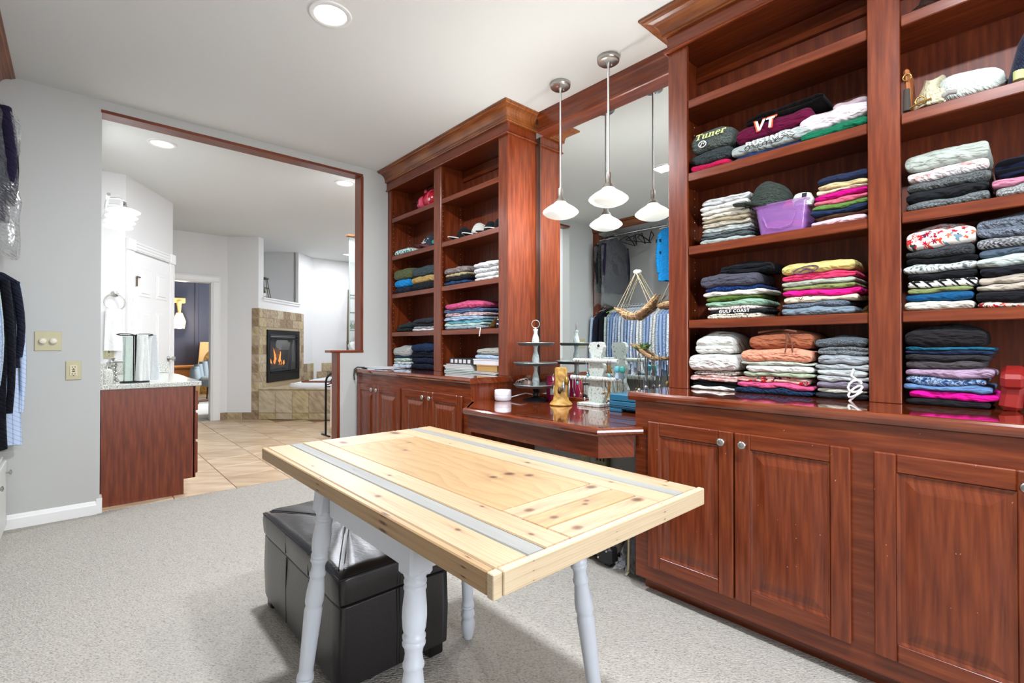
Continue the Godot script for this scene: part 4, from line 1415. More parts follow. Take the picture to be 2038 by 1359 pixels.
	part("base_bar", mb().tube([sb + V(-0.085, 0.005, 0), sb + V(0.085, 0.005, 0)], 0.004, 6), BLACK, st)
	part("post", mb().tube([sb + V(0.004, 0.0, 0), sb + V(0.004, 0.345, 0)], 0.006, 8).tube([sb + V(-0.008, 0.0, 0), sb + V(-0.008, 0.345, 0)], 0.004, 8), BLACK, st)
	for s in [-1.0, 1.0]:
		part("arm", mb().tube([sb + V(0, 0.345, 0), sb + V(s * 0.03, 0.355, -0.028), sb + V(s * 0.085, 0.356, -0.024), sb + V(s * 0.105, 0.35, 0.0), sb + V(s * 0.085, 0.344, 0.026), sb + V(s * 0.03, 0.342, 0.03), sb + V(0, 0.342, 0)], 0.004, 6), BLACK, st)
	var tw := cloth("e2e6e2", "fleece")
	solo("hand_towel", wave_cloth(sb + V(-0.045, 0, 0.02), V(0.8, 0, 0.6), V(-0.6, 0, 0.8), 0.06, sb.y + 0.335, sb.y + 0.012, 0.02, 1.0), cloth("c4d4ca", "fleece"), sb + V(-0.045, 0.012, 0.02), "sage hand towel folded beside the post of the wire stand", "towel")
	solo("hand_towel", wave_cloth(sb + V(0.042, 0, 0.032), px, pz, 0.065, sb.y + 0.352, sb.y + 0.012, 0.026, 2.2, 0.02), tw, sb + V(0.042, 0.012, 0.03), "pale grey hand towel draped over the front of the wire stand", "towel")
	solo("hand_towel", wave_cloth(sb + V(0.10, 0, -0.012), V(0.93, 0, -0.37), V(0.37, 0, 0.93), 0.06, sb.y + 0.35, sb.y + 0.012, 0.026, 4.0, 0.05), cloth("ced3d3", "fleece"), sb + V(0.10, 0.012, -0.01), "grey hand towel spreading over the outer arm of the wire stand", "towel")
	# towel ring with its towel on the end wall
	var zr := -5.91
	var rg := thing("towel_ring", "round nickel towel ring on the bathroom end wall", "towel ring", V(0.27, 1.60, zr))
	part("mount", mb().lathe([Vector2(0.03, 0), Vector2(0.03, 0.008), Vector2(0.014, 0.014), Vector2(0.012, 0.04), Vector2(0, 0.045)], Transform3D(Basis(V(1, 0, 0), PI / 2), V(0.272, 1.595, zr)), 18), STEEL, rg)
	part("ring", mb().tube(ring_path(V(0.272, 1.515, zr + 0.036), px, V(0, 1, 0), 0.077, 30), 0.005, 8, true), STEEL, rg)
	solo("hand_towel", wave_cloth(V(0.262, 0, zr + 0.046), px, pz, 0.115, 1.452, 1.06, 0.035, 0.4, 0.02), cloth("f0f0ee", "fleece"), V(0.262, 1.06, zr + 0.046), "white terry towel pulled through the wall towel ring", "towel")
	plate_outlet(V(0.232, 1.045, zr), V(0, 0, 1), "almond outlet under the white ring towel on the end wall", "almond_plastic")
	# glass saucers of the vanity light
	var vl := thing("vanity_light", "chrome vanity light bar with four white glass saucers", "wall lamp", V(0.16, 2.17, -4.95))
	var chrome := mt("chrome_rod", "d4d6d6", 0.12, 1.0)
	part("bar", mb().tube([V(0.17, 2.19, -4.5), V(0.17, 2.19, -5.4)], 0.012, 10).lh(V(0.121, 2.13, -5.1), V(0.14, 2.25, -4.8), 0.004), chrome, vl)
	var gl := mt("vanity_glass_glow", "ffffff", 0.3)
	gl.emission_enabled = true
	gl.emission = Color("ffffff")
	gl.emission_energy_multiplier = 0.45
	for k in 4:
		var zz := -4.62 - k * 0.21
		var at := Transform3D(Basis.IDENTITY, V(0.262, 2.12, zz))
		part("arm", mb().tube([V(0.17, 2.19, zz), V(0.235, 2.2, zz), V(0.262, 2.185, zz)], 0.006, 8).lathe([Vector2(0.0, 0.065), Vector2(0.016, 0.06), Vector2(0.018, 0.03), Vector2(0.03, 0.02), Vector2(0.03, 0.015)], at, 14), chrome, vl)
		part("glass_shade", mb().lathe([Vector2(0.03, 0.018), Vector2(0.07, 0.006), Vector2(0.1, -0.008), Vector2(0.103, -0.014), Vector2(0.09, -0.024), Vector2(0.05, -0.032), Vector2(0, -0.034)], at, 26), gl, vl)
		var l := OmniLight3D.new()
		l.name = "lamp_light"
		vl.add_child(l)
		l.position = V(0.262, 2.108, zz) - vl.position
		l.light_energy = 0.006
		l.light_size = 0.02
		l.omni_range = 10.0
		l.omni_attenuation = 2.0
		l.shadow_enabled = true
	# six panel door on the angled wall
	panel_door()
	fireplace()
	tub()

func panel_door() -> void:
	# the door hangs in the angled wall; u runs along it
	var a := Vector2(0.35, -5.91)
	var d := (Vector2(0.823, -6.733) - a).normalized()
	var o := Vector2(-d.y, d.x) * -1.0
	if o.x < 0:
		o = -o
	var bs := Basis(V(d.x, 0, d.y), V(0, 1, 0), V(o.x, 0, o.y))
	var P := func(u: float, y: float, k: float) -> Vector3:
		return V(a.x + d.x * u + o.x * k, y, a.y + d.y * u + o.y * k)
	var dr := struct("door_2", mb().box(P.call(0.475, 1.01, 0.012), V(0.72, 2.02, 0.02), 0.003, bs), WHITE)
	for c in 2:
		for r in [[0.16, 0.62], [0.78, 1.46], [1.60, 1.88]]:
			var w := 0.23
			var u: float = 0.31 + c * 0.33
			var b := mb()
			b.box(P.call(u, (r[0] + r[1]) / 2, 0.024), V(w, r[1] - r[0], 0.006), 0.003, bs)
			b.box(P.call(u, (r[0] + r[1]) / 2, 0.028), V(w - 0.06, r[1] - r[0] - 0.06, 0.012), 0.006, bs)
			part("raised_panel", b, WHITE, dr)
	var kn := Transform3D(bs * Basis(V(1, 0, 0), PI / 2), P.call(0.80, 0.96, 0.022))
	part("door_knob", mb().lathe([Vector2(0.03, 0), Vector2(0.03, 0.006), Vector2(0.011, 0.012), Vector2(0.011, 0.035), Vector2(0.026, 0.05), Vector2(0.024, 0.066), Vector2(0, 0.07)], kn, 18), STEEL, dr)
	part("robe_hook", mb().box(P.call(0.135, 1.74, 0.034), V(0.012, 0.10, 0.01), 0.002, bs).box(P.call(0.16, 1.785, 0.036), V(0.06, 0.012, 0.012), 0.002, bs), mt("aged_brass", "5a4a30", 0.4, 0.8), dr)
	# fluted casing
	var cs := mb()
	for q in [[0.06, 0.11], [0.89, 0.11]]:
		cs.box(P.call(q[0], 1.02, 0.012), V(q[1], 2.04, 0.024), 0.003, bs)
		for k in 3:
			cs.box(P.call(q[0] - 0.03 + 0.03 * k, 1.02, 0.026), V(0.016, 1.9, 0.008), 0.003, bs)
		cs.box(P.call(q[0], 2.085, 0.018), V(0.12, 0.11, 0.036), 0.004, bs)
	cs.box(P.call(0.475, 2.085, 0.012), V(0.72, 0.095, 0.024), 0.003, bs)
	for k in 3:
		cs.box(P.call(0.475, 2.055 + 0.03 * k, 0.026), V(0.72, 0.014, 0.008), 0.003, bs)
	struct("trim_9", cs, WHITE)

func fireplace() -> void:
	var trv := travertine()
	var bs := Basis(V(0.70711, 0, -0.70711), V(0, 1, 0), V(0.70711, 0, 0.70711))
	var P := func(s: float, y: float, o: float) -> Vector3:
		var q := dpt(s, o)
		return V(q.x, y, q.y)
	var t := thing("fireplace_surround", "tan travertine tile surround of the bathroom fireplace", "fireplace", V(PD.x, 0, PD.y))
	var gm := mt("tile_grout", "b9a786", 0.9)
	for q in [[0.0, 1.39, 0.0, 0.6], [0.0, 1.39, 1.3, 1.668], [0.0, 0.24, 0.6, 1.3], [1.16, 1.39, 0.6, 1.3]]:
		part("grout_bed", mb().box(P.call((q[0] + q[1]) / 2, (q[2] + q[3]) / 2, 0.005), V(q[1] - q[0], q[3] - q[2], 0.009), 0, bs), gm, t)
	# running rows of tiles, cut out for the firebox
	var rr := RandomNumberGenerator.new()
	rr.seed = 4
	var y := 0.0
	var row := 0
	while y < 1.66:
		var hh := 0.139
		var s := -0.1 * (row % 2)
		while s < 1.385:
			var w := 0.2 if (row % 3) != 1 else 0.2
			var a := maxf(s, 0.0)
			var e := minf(s + w, 1.39)
			for piece in [[a, e]]:
				var spans := []
				if y + hh > 0.53 and y < 1.35 and e > 0.2 and a < 1.2:
					if a < 0.2:
						spans.append([a, 0.2])
					if e > 1.2:
						spans.append([1.2, e])
				else:
					spans.append([a, e])
				for q in spans:
					if q[1] - q[0] > 0.02:
						part("surround_tile", mb().box(P.call((q[0] + q[1]) / 2, y + hh / 2, 0.008 + rr.randf() * 0.002), V(q[1] - q[0] - 0.005, hh - 0.005, 0.014), 0.003, bs), trv[rr.randi() % 5], t)
			s += w
		y += hh
		row += 1
	# the narrow return of the surround on the wall beside it
	var d2 := (Vector2(1.69, -8.26) - PD).normalized()
	var o2 := Vector2(d2.y, -d2.x) * -1.0
	if o2.y < 0:
		o2 = -o2
	var b2 := Basis(V(d2.x, 0, d2.y), V(0, 1, 0), V(o2.x, 0, o2.y))
	for k in 12:
		var c := PD + d2 * 0.045 + o2 * 0.004
		part("surround_tile", mb().box(V(c.x, 0.0695 + k * 0.139, c.y), V(0.10, 0.134, 0.012), 0.003, b2), trv[[2, 0, 2, 1, 0, 2, 0, 2, 0, 1, 2, 2][k]], t)
	# firebox
	var fb := thing("gas_fireplace", "black gas fireplace insert with burning logs behind glass", "fireplace", P.call(0.7, 0.53, 0.0))
	var bk := mt("fireplace_black", "121314", 0.4, 0.3)
	var f := mb()
	f.box(P.call(0.7, 1.315, 0.022), V(0.99, 0.075, 0.03), 0.004, bs)
	f.box(P.call(0.7, 0.60, 0.022), V(0.99, 0.135, 0.03), 0.004, bs)
	f.box(P.call(0.2375, 0.95, 0.022), V(0.075, 0.66, 0.03), 0.004, bs)
	f.box(P.call(1.155, 0.95, 0.022), V(0.085, 0.66, 0.03), 0.004, bs)
	part("frame", f, bk, fb)
	for yy in [1.262, 1.235, 1.208, 0.70, 0.675]:
		part("louvre", mb().box(P.call(0.7, yy, 0.034), V(0.84, 0.014, 0.018), 0.003, bs), bk, fb)
	f = mb()
	f.box(P.call(0.7, 0.95, -0.26), V(0.9, 0.6, 0.01), 0, bs)
	f.box(P.call(0.26, 0.95, -0.12), V(0.01, 0.6, 0.27), 0, bs)
	f.box(P.call(1.14, 0.95, -0.12), V(0.01, 0.6, 0.27), 0, bs)
	f.box(P.call(0.7, 0.69, -0.12), V(0.9, 0.01, 0.27), 0, bs)
	f.box(P.call(0.7, 1.21, -0.12), V(0.9, 0.01, 0.27), 0, bs)
	part("firebox", f, mt("soot", "1c2224", 0.9), fb)
	var lg := mt("charred_log", "4a3426", 0.9)
	bump(lg, ns(90, 0.06, 3, 256), 1.5, V(5, 5, 5))
	for q in [[0.42, 0.98, 0.73, 0.76], [0.48, 0.90, 0.80, 0.74], [0.55, 0.80, 0.75, 0.95], [0.62, 0.95, 0.80, 0.83]]:
		part("log", mb().tube([P.call(q[0], q[2], -0.1), P.call((q[0] + q[1]) / 2, (q[2] + q[3]) / 2 + 0.01, -0.11), P.call(q[1], q[3], -0.13)], [0.028, 0.034, 0.026], 10), lg, fb)
	var fm := mt("gas_flame", "ff9a3c", 0.8)
	fm.emission_enabled = true
	fm.emission = Color("ff9838")
	fm.emission_energy_multiplier = 1.0
	for q in [[0.52, 0.14], [0.6, 0.2], [0.67, 0.3], [0.74, 0.24], [0.82, 0.13], [0.89, 0.09]]:
		part("flame", mb().lathe([Vector2(0, 0), Vector2(0.012, 0.02), Vector2(0.017, q[1] * 0.35), Vector2(0.009, q[1] * 0.7), Vector2(0, q[1])], Transform3D(Basis(V(0, 0, 1), 0.15 * sin(q[0] * 40.0)), P.call(q[0], 0.78, -0.09)), 8), fm, fb)
	var l := OmniLight3D.new()
	l.name = "flame_light"
	fb.add_child(l)
	l.position = P.call(0.7, 1.02, -0.08) - fb.position
	l.light_energy = 0.04
	l.light_size = 0.05
	l.omni_range = 6.0
	l.omni_attenuation = 2.0
	l.light_color = Color("ffb070")
	l.shadow_enabled = true
	var g := mt("firebox_glass", "c8d4d8", 0.02)
	g.transparency = BaseMaterial3D.TRANSPARENCY_ALPHA
	g.albedo_color.a = 0.04
	part("glass", mb().box(P.call(0.695, 0.95, 0.012), V(0.84, 0.5, 0.004), 0, bs), g, fb)
	# wire lantern with a small plant in the niche
	var ln := thing("wire_lantern", "dark wire lantern holding a small green plant in the wall niche", "lantern", P.call(0.26, 1.845, -0.1))
	var wi := mt("weathered_wire", "5d5348", 0.6, 0.4)
	var cc: Vector3 = P.call(0.26, 1.845, -0.1)
	for k in 6:
		var a := TAU * k / 6
		var ra := V(cos(a), 0, sin(a))
		part("wire", mb().tube([cc + ra * 0.13, cc + ra * 0.10 + V(0, 0.16, 0), cc + ra * 0.075 + V(0, 0.3, 0)], 0.006, 6), wi, ln)
	part("ring", mb().tube(ring_path(cc + V(0, 0.006, 0), V(1, 0, 0), V(0, 0, 1), 0.13), 0.006, 6, true).tube(ring_path(cc + V(0, 0.155, 0), V(1, 0, 0), V(0, 0, 1), 0.10), 0.005, 6, true), wi, ln)
	part("cap", mb().lathe([Vector2(0, 0.33), Vector2(0.05, 0.325), Vector2(0.1, 0.31), Vector2(0.1, 0.295), Vector2(0.0, 0.295)], Transform3D(Basis.IDENTITY, cc), 18), wi, ln)
	var pt := thing("small_plant", "small green plant in a white pot inside the wire lantern", "plant", cc)
	part("pot", mb().lathe([Vector2(0, 0), Vector2(0.05, 0), Vector2(0.06, 0.07), Vector2(0.05, 0.07), Vector2(0, 0.06)], Transform3D(Basis.IDENTITY, cc + V(0, 0.002, 0)), 16), WHITE, pt)
	leaves(pt, cc + V(0, 0.08, 0), 26, 0.075, 9)

func leaves(parent: Node3D, c: Vector3, n: int, r: float, sd: int) -> void:
	var rr := RandomNumberGenerator.new()
	rr.seed = sd
	var b := mb()
	for k in n:
		var d := V(rr.randf_range(-1, 1), rr.randf_range(0.1, 1.0), rr.randf_range(-1, 1)).normalized()
		var s := d.cross(V(0.3, 1, 0.2)).normalized() * r * 0.22
		var p := c + d * r * rr.randf_range(0.1, 0.4)
		var q := p + d * r * rr.randf_range(0.5, 0.9)
		var up := s.cross(d).normalized() * r * 0.1
		var rows := [PackedVector3Array([p, p + d * 0.001, p]), PackedVector3Array([(p + q) / 2 - s, (p + q) / 2 + up, (p + q) / 2 + s]), PackedVector3Array([q, q + d * 0.001, q])]
		b.grid(rows, false, false)
	var m := mt("plant_green", "4d6b2c", 0.6)
	m.backlight_enabled = true
	m.backlight = Color("2c3d18")
	var o := part("foliage", b, m, parent)
	o.set_meta("kind", "stuff")

func tub() -> void:
	var trv := travertine()
	var t := thing("corner_tub", "white corner bathtub in a deck faced with travertine tiles", "bathtub", V(2.9, 0, -8.2))
	var f0 := PD + Vector2(0.004, 0.02)
	var f1 := f0 + Vector2(1.5, 1.5)
	var gm := mt("tile_grout", "b9a786", 0.9)
	var poly := PackedVector2Array([f0, f1, Vector2(4.88, f1.y), Vector2(4.88, -9.18), Vector2(3.36, -9.18), dpt(0.06, 0.025)])
	part("deck_core", mb().prism(poly, 0.0, 0.452), gm, t)
	# tub face: big tiles over a low border row
	var d := Vector2(0.70711, 0.70711)
	var o := Vector2(-0.70711, 0.70711)
	var bs := Basis(V(d.x, 0, d.y), V(0, 1, 0), V(o.x, 0, o.y))
	var rr := RandomNumberGenerator.new()
	rr.seed = 8
	for k in 8:
		var c := f0 + d * (0.006 + 0.128 + 0.256 * k) + o * 0.006
		part("face_tile", mb().box(V(c.x, 0.27, c.y), V(0.251, 0.33, 0.012), 0.003, bs), trv[[3, 3, 1, 0, 0, 3, 1, 3][k]], t)
		part("border_tile", mb().box(V(c.x, 0.051, c.y), V(0.251, 0.096, 0.012), 0.003, bs), trv[rr.randi() % 5], t)
	for k in 7:
		var c := f0 + d * (0.15 + 0.3 * k) - o * 0.15
		part("deck_tile", mb().box(V(c.x, 0.455, c.y), V(0.295, 0.016, 0.33), 0.003, bs), trv[[3, 1, 0][k % 3]], t)
	# acrylic rim: rounded pentagon
	var ac := mt("white_acrylic", "eceef0", 0.12)
	var rp := []
	for q in [f0 + d * 0.42 - o * 0.14, f0 + d * 1.9 - o * 0.14, Vector2(4.5, -7.4), Vector2(4.5, -8.9), Vector2(3.55, -8.95)]:
		rp.append(q)
	rp.append(dpt(0.5, 0.42))
	var path := []
	for k in rp.size():
		for j in 4:
			var q: Vector2 = rp[k].lerp(rp[(k + 1) % rp.size()], 0.12 + 0.25 * j)
			path.append(V(q.x, 0.485, q.y))
	part("rim", mb().tube(path, 0.05, 10, true), ac, t)
	var inner := PackedVector2Array()
	for p in path:
		inner.append(Vector2(p.x, p.z))
	part("basin", mb().prism(inner, 0.455, 0.468), ac, t)
	# low splash of small tiles on the walls round the tub
	var sp := thing("tub_splash", "low travertine splash strip along the walls behind the tub", "tiles", V(3.3, 0.46, -9.18))
	for k in 8:
		for r in 2:
			var x := 3.36 + k * 0.19 + 0.09 * r
			part("splash_tile", mb().lh(V(x, 0.47 + r * 0.155, -9.188), V(x + 0.184, 0.62 + r * 0.155, -9.174), 0.003), trv[(k * 2 + r) % 5], sp)
	var b3 := Basis(V(0.70711, 0, -0.70711), V(0, 1, 0), V(0.70711, 0, 0.70711))
	for k in 3:
		for r in 2:
			var q := dpt(1.46 + k * 0.135, 0.008)
			part("splash_tile", mb().box(V(q.x, 0.545 + r * 0.155, q.y), V(0.13, 0.15, 0.014), 0.003, b3), trv[(k + r * 2) % 5], sp)
	# wooden bath tray across the rim
	var pl := wood(0, 0.5, 1)
	var tc := f0 + d * 1.0 - o * 0.28
	var ty := thing("bath_tray", "narrow wooden tray laid across the bathtub rim", "tray", V(tc.x, 0.535, tc.y))
	part("board", mb().box(V(tc.x, 0.548, tc.y), V(0.9, 0.02, 0.15), 0.004, bs), pl, ty)
	part("handle", mb().box(V(tc.x - d.x * 0.4, 0.565, tc.y - d.y * 0.4), V(0.02, 0.02, 0.11), 0.004, bs), pl, ty)
	# leaning ladder with plants and rolled towels
	var lx := 3.90
	var ld := thing("leaning_ladder", "rustic wooden ladder with greenery leaning on the tub end wall", "ladder", V(lx, 0.47, -8.95))
	var lw := mt("weathered_wood", "6a5440", 0.8)
	var pa := [V(3.80, 0.47, -8.86), V(4.30, 0.47, -8.86)]
	for k in 2:
		part("rail", mb().tube([pa[k], pa[k] + V(0.16 * (1 - k) - 0.16 * k, 1.72, -0.29)], 0.022, 6), lw, ld)
	for k in 5:
		var f := 0.14 + 0.2 * k
		var q0: Vector3 = pa[0] + V(0.16, 1.72, -0.29) * f
		var q1: Vector3 = pa[1] + V(-0.16, 1.72, -0.29) * f
		part("rung", mb().tube([q0, q1], 0.015, 6), lw, ld)
		if k in [1, 2]:
			leaves(ld, q0 + V(0.08, 0.02, 0.03), 30, 0.14, 20 + k)
	for k in 3:
		var q := V(3.93 + 0.16 * k, [1.10, 1.13, 1.34][k] - 0.0, -8.88)
		var tl := Transform3D(Basis(V(1, 0, 0), PI / 2), q)
		var tw := mb()
		tw.lathe([Vector2(0, -0.1), Vector2(0.06, -0.1), Vector2(0.078, -0.09), Vector2(0.078, 0.09), Vector2(0.06, 0.1), Vector2(0.05, 0.092), Vector2(0.042, 0.1), Vector2(0.03, 0.092), Vector2(0.02, 0.1), Vector2(0, 0.095)], tl, 20)
		solo("rolled_towel", tw, cloth("f2f2f0", "fleece"), q, ["white rolled towel poking out beyond the ladder rail", "white rolled towel between the ladder rails", "white rolled towel on the upper ladder rung"][k], "towel")
	# glass panel beside the half wall
	var gp := thing("glass_panel", "clear glass shower panel with a small wooden cap", "glass panel", V(2.2, 1.066, -5.05))
	var g := mt("shower_glass", "dfeee8", 0.02)
	g.transparency = BaseMaterial3D.TRANSPARENCY_ALPHA
	g.albedo_color.a = 0.1
	part("pane", mb().lh(V(2.19, 0, -5.05), V(2.70, 2.28, -5.04), 0.001), g, gp)
	part("edge_strip", mb().lh(V(2.183, 0, -5.052), V(2.191, 2.28, -5.038), 0.001), mt("glass_edge", "a9bcb6", 0.1, 0.2), gp)
	part("cap", mb().lh(V(2.16, 2.28, -5.08), V(2.70, 2.30, -5.01), 0.004), wood(0, 0.4, 1), gp)
	# scrolled iron stand with a towel
	var ir := thing("iron_towel_stand", "black wrought iron scroll towel stand by the half wall", "towel stand", V(2.31, 0, -5.95))
	var c0 := V(2.285, 0, -5.95)
	var arc := [c0]
	for k in 9:
		var a := PI - PI * k / 8.0
		arc.append(c0 + V(0.14 + 0.14 * cos(a), 0.66 + 0.12 * sin(a), 0))
	arc.append(c0 + V(0.28, 0, 0))
	part("frame", mb().tube(arc, 0.013, 8), BLACK, ir)
	part("crossbar", mb().tube([c0 + V(0, 0.60, 0), c0 + V(0.28, 0.60, 0)], 0.008, 6).tube([c0 + V(0, 0.62, 0), c0 + V(0.14, 0.66, 0), c0 + V(0.28, 0.62, 0)], 0.007, 6), BLACK, ir)
	var spi := []
	for k in 22:
		var a := k * 0.55
		spi.append(c0 + V(0.10 + (0.05 - k * 0.002) * cos(a), 0.66 + (0.045 - k * 0.0018) * sin(a), 0))
	part("scroll", mb().tube(spi, 0.006, 6), BLACK, ir)
	part("foot", mb().lh(c0 + V(-0.014, 0, -0.12), c0 + V(0.014, 0.014, 0.12), 0.003).lh(c0 + V(0.266, 0, -0.12), c0 + V(0.294, 0.014, 0.12), 0.003), BLACK, ir)
	solo("bath_towel", wave_cloth(c0 + V(0.15, 0, 0.02), V(1, 0, 0), V(0, 0, 1), 0.2, 0.62, 0.1, 0.03, 1.3), cloth("d9cfc0", "fleece"), c0 + V(0.15, 0.1, 0.02), "cream towel hanging on the iron scroll stand", "towel")

# ---------------------------------------------------------------- bedroom beyond the doorway
func build_bedroom_things() -> void:
	var z := -12.585
	var s := thing("wall_sconce", "wooden wall sconce with a glowing faceted glass shade on the blue wall", "wall lamp", V(1.6, 1.9, z))
	var wd := mt("pale_oak", "c9a46a", 0.6)
	part("backplate", mb().lh(V(1.54, 2.02, z), V(1.76, 2.13, z + 0.1), 0.01), wd, s)
	part("arm", mb().tube([V(1.645, 2.05, z + 0.07), V(1.65, 1.93, z + 0.08), V(1.645, 1.80, z + 0.1)], [0.055, 0.04, 0.03], 8), wd, s)
	var g := mt("sconce_glow", "fff3dc", 0.4)
	g.emission_enabled = true
	g.emission = Color("fff0d4")
	g.emission_energy_multiplier = 2.5
	part("glass_shade", mb().lathe([Vector2(0.05, 1.80), Vector2(0.11, 1.62), Vector2(0.085, 1.47), Vector2(0, 1.46)], Transform3D(Basis.IDENTITY, V(1.645, 0, z + 0.13)), 6), g, s)
	var ribs := mb()
	for k in 6:
		var a := TAU * k / 6
		var r := V(cos(a), 0, sin(a))
		var c := V(1.645, 0, z + 0.13)
		ribs.tube([c + r * 0.052 + V(0, 1.80, 0), c + r * 0.113 + V(0, 1.62, 0), c + r * 0.088 + V(0, 1.465, 0)], 0.008, 5)
	part("shade_ribs", ribs, wd, s)
	var l := OmniLight3D.new()
	l.name = "lamp_light"
	s.add_child(l)
	l.position = V(1.645, 1.62, z + 0.32) - s.position
	l.light_energy = 0.9
	l.light_size = 0.06
	l.omni_range = 8.0
	l.omni_attenuation = 2.0
	l.light_color = Color("ffe6c4")
	l.shadow_enabled = true
	var dw := mt("honey_oak", "b06a26", 0.45)
	var d := thing("nightstand", "honey oak nightstand against the blue bedroom wall", "nightstand", V(1.6, 0, -12.3))
	part("body", mb().lh(V(1.18, 0.04, -12.56), V(1.86, 0.63, -12.12), 0.006), dw, d)
	part("top", mb().lh(V(1.14, 0.63, -12.57), V(1.95, 0.68, -12.06), 0.01), dw, d)
	part("drawer", mb().lh(V(1.22, 0.40, -12.12), V(1.80, 0.60, -12.10), 0.005), dw, d)
	part("drawer", mb().lh(V(1.22, 0.12, -12.12), V(1.80, 0.36, -12.10), 0.005), dw, d)
	# arched gold panel that leans beside the nightstand
	var hb := thing("arched_headboard", "tall tan wooden headboard with an arched bronze inset", "headboard", V(2.3, 0, -12.3))
	var tr := Transform3D(Basis(V(1, 0, 0), V(0, 0, 1), V(0, 1, 0)), V(0, 0, 0))
	part("frame", mb().prism(PackedVector2Array([Vector2(1.92, 0.0), Vector2(2.9, 0.0), Vector2(2.78, 1.18), Vector2(2.02, 1.18)]), -12.42, -12.36, tr), wd, hb)
	var arch := PackedVector2Array([Vector2(2.02, 0.05), Vector2(2.8, 0.05)])
	for k in 13:
		var a := PI * k / 12.0
		arch.append(Vector2(2.41 + 0.33 * cos(a), 0.74 + 0.34 * sin(a)))
	var br := mt("mottled_bronze", "ffffff", 0.5, 0.3)
	tex(br, ns(95, 0.03, 4, 256, [[0.0, "5e3d18"], [0.5, "8d6426"], [1.0, "b98d3e"]]), V(2, 2, 2))
	part("inset", mb().prism(arch, -12.36, -12.35, tr), br, hb)
	# channel-tufted chair
	var vel := mt("blue_grey_velvet", "7b8587", 0.7)
	vel.rim_enabled = true
	vel.rim = 0.6
	var c := thing("tufted_chair", "blue-grey channel tufted shell chair on wooden legs", "chair", V(2.35, 0, -11.5))
	for k in 7:
		var a := PI * 0.98 - k * 0.26
		var px := 2.42 + 0.62 * cos(a)
		var pz := -11.55 - 0.45 * sin(a) + 0.1
		var hh := 0.62 + 0.05 * k
		part("channel", mb().tube([V(px, 0.34, pz), V(px - 0.02, 0.48, pz), V(px - 0.03, hh, pz - 0.02)], [0.085, 0.09, 0.075], 10), vel, c)
	part("seat", mb().lathe([Vector2(0, 0.28), Vector2(0.5, 0.28), Vector2(0.57, 0.32), Vector2(0.57, 0.42), Vector2(0.5, 0.47), Vector2(0, 0.48)], Transform3D(Basis.IDENTITY, V(2.42, 0, -11.45)), 28), vel, c)
	for q in [[2.06, -11.2], [2.75, -11.2], [2.06, -11.75], [2.75, -11.75]]:
		part("leg", mb().tube([V(q[0], 0.3, q[1]), V(q[0] - 0.03, 0.0, q[1] + 0.03)], [0.02, 0.012], 8), mt("walnut_leg", "5b3a22", 0.4), c)
	var rail := thing("bench_rail", "low brown wooden rail standing on the pale bedroom carpet", "rail", V(1.9, 0, -10.8))
	part("rail", mb().tube([V(1.70, 0.05, -10.75), V(2.3, 0.09, -10.9)], 0.024, 6), mt("walnut_leg", "5b3a22", 0.4), rail)
	part("foot", mb().tube([V(1.72, 0.0, -10.75), V(1.72, 0.05, -10.75)], 0.015, 6).tube([V(2.28, 0.0, -10.9), V(2.28, 0.09, -10.9)], 0.015, 6), mt("walnut_leg", "5b3a22", 0.4), rail)

# ---------------------------------------------------------------- folded clothes
func iface(k: int, z: float, x: float, sd: float, amp: float) -> float:
	if k == 0:
		return 0.0
	return amp * (fn.get_noise_3d(z * 7.0, k * 1.9 + sd, x * 4.0) + 0.5 * fn.get_noise_3d(z * 16.0, k * 3.1 + sd + 40.0, x * 9.0))

# one folded garment between two shared wavy faces; z is its width, x its depth, the folds look to -x
func fold_mesh(k: int, yb: float, yt: float, z0: float, z1: float, xf: float, xb: float, layers: int, sd: float, ab: float, at: float, top_crown: float) -> MB:
	var rows := []
	var nw := 22
	var h := yt - yb
	for i in nw + 1:
		var s := 0.5 - 0.5 * cos(PI * i / nw)
		var e := pow(maxf(0.0, 1.0 - pow(absf(2.0 * s - 1.0), 7.0)), 0.28)
		var z := lerpf(z0, z1, s)
		var row := PackedVector3Array()
		var q := fn.get_noise_2d(z * 9.0, k * 5.0 + sd) * 0.008
		var base := xf + q
		var yat := func(x: float, f: float) -> float:
			var a := yb + iface(k, z, x, sd, ab)
			var b := yt + iface(k + 1, z, x, sd, at) + top_crown * sin(PI * s) * clampf((x - xf) * 14.0, 0.0, 1.0)
			var m := (a + b) * 0.5
			return m + (a + (b - a) * f - m) * (0.12 + 0.88 * e)
		# the folded front edge, one roll per layer
		for l in layers:
			var jit := fn.get_noise_2d(z * 6.0 + l * 11.0, k * 7.0 + sd + l) * 0.007 + 0.004 * l
			for c in 5:
				var a := -PI / 2 + PI * (c + 0.5) / 5.0
				var f := (l + 0.5 + 0.5 * sin(a)) / layers
				var bul := minf(h / layers * 0.6, 0.02) * cos(a)
				row.append(V(base + 0.02 + jit - bul * (0.4 + 0.6 * e), yat.call(base, f), z))
		for c in 4:
			var x := lerpf(base + 0.03, xb, (c + 0.6) / 4.0)
			row.append(V(minf(x, xb - 0.006), yat.call(x, 1.0), z))
		row.append(V(xb, yat.call(xb, 0.5), z))
		for c in 3:
			var x := lerpf(xb - 0.006, base + 0.04, (c + 0.1) / 2.6)
			row.append(V(x, yat.call(x, 0.0), z))
		rows.append(row)
	var b := mb().grid(rows, true, false)
	b.fan(rows[0], V(0, 0, -1)).fan(rows[nw], V(0, 0, 1))
	return b

const ORD := ["bottom one", "second up", "third up", "fourth up", "fifth up", "sixth up", "seventh up", "eighth up", "ninth up", "tenth up", "eleventh up"]
var placed := {}

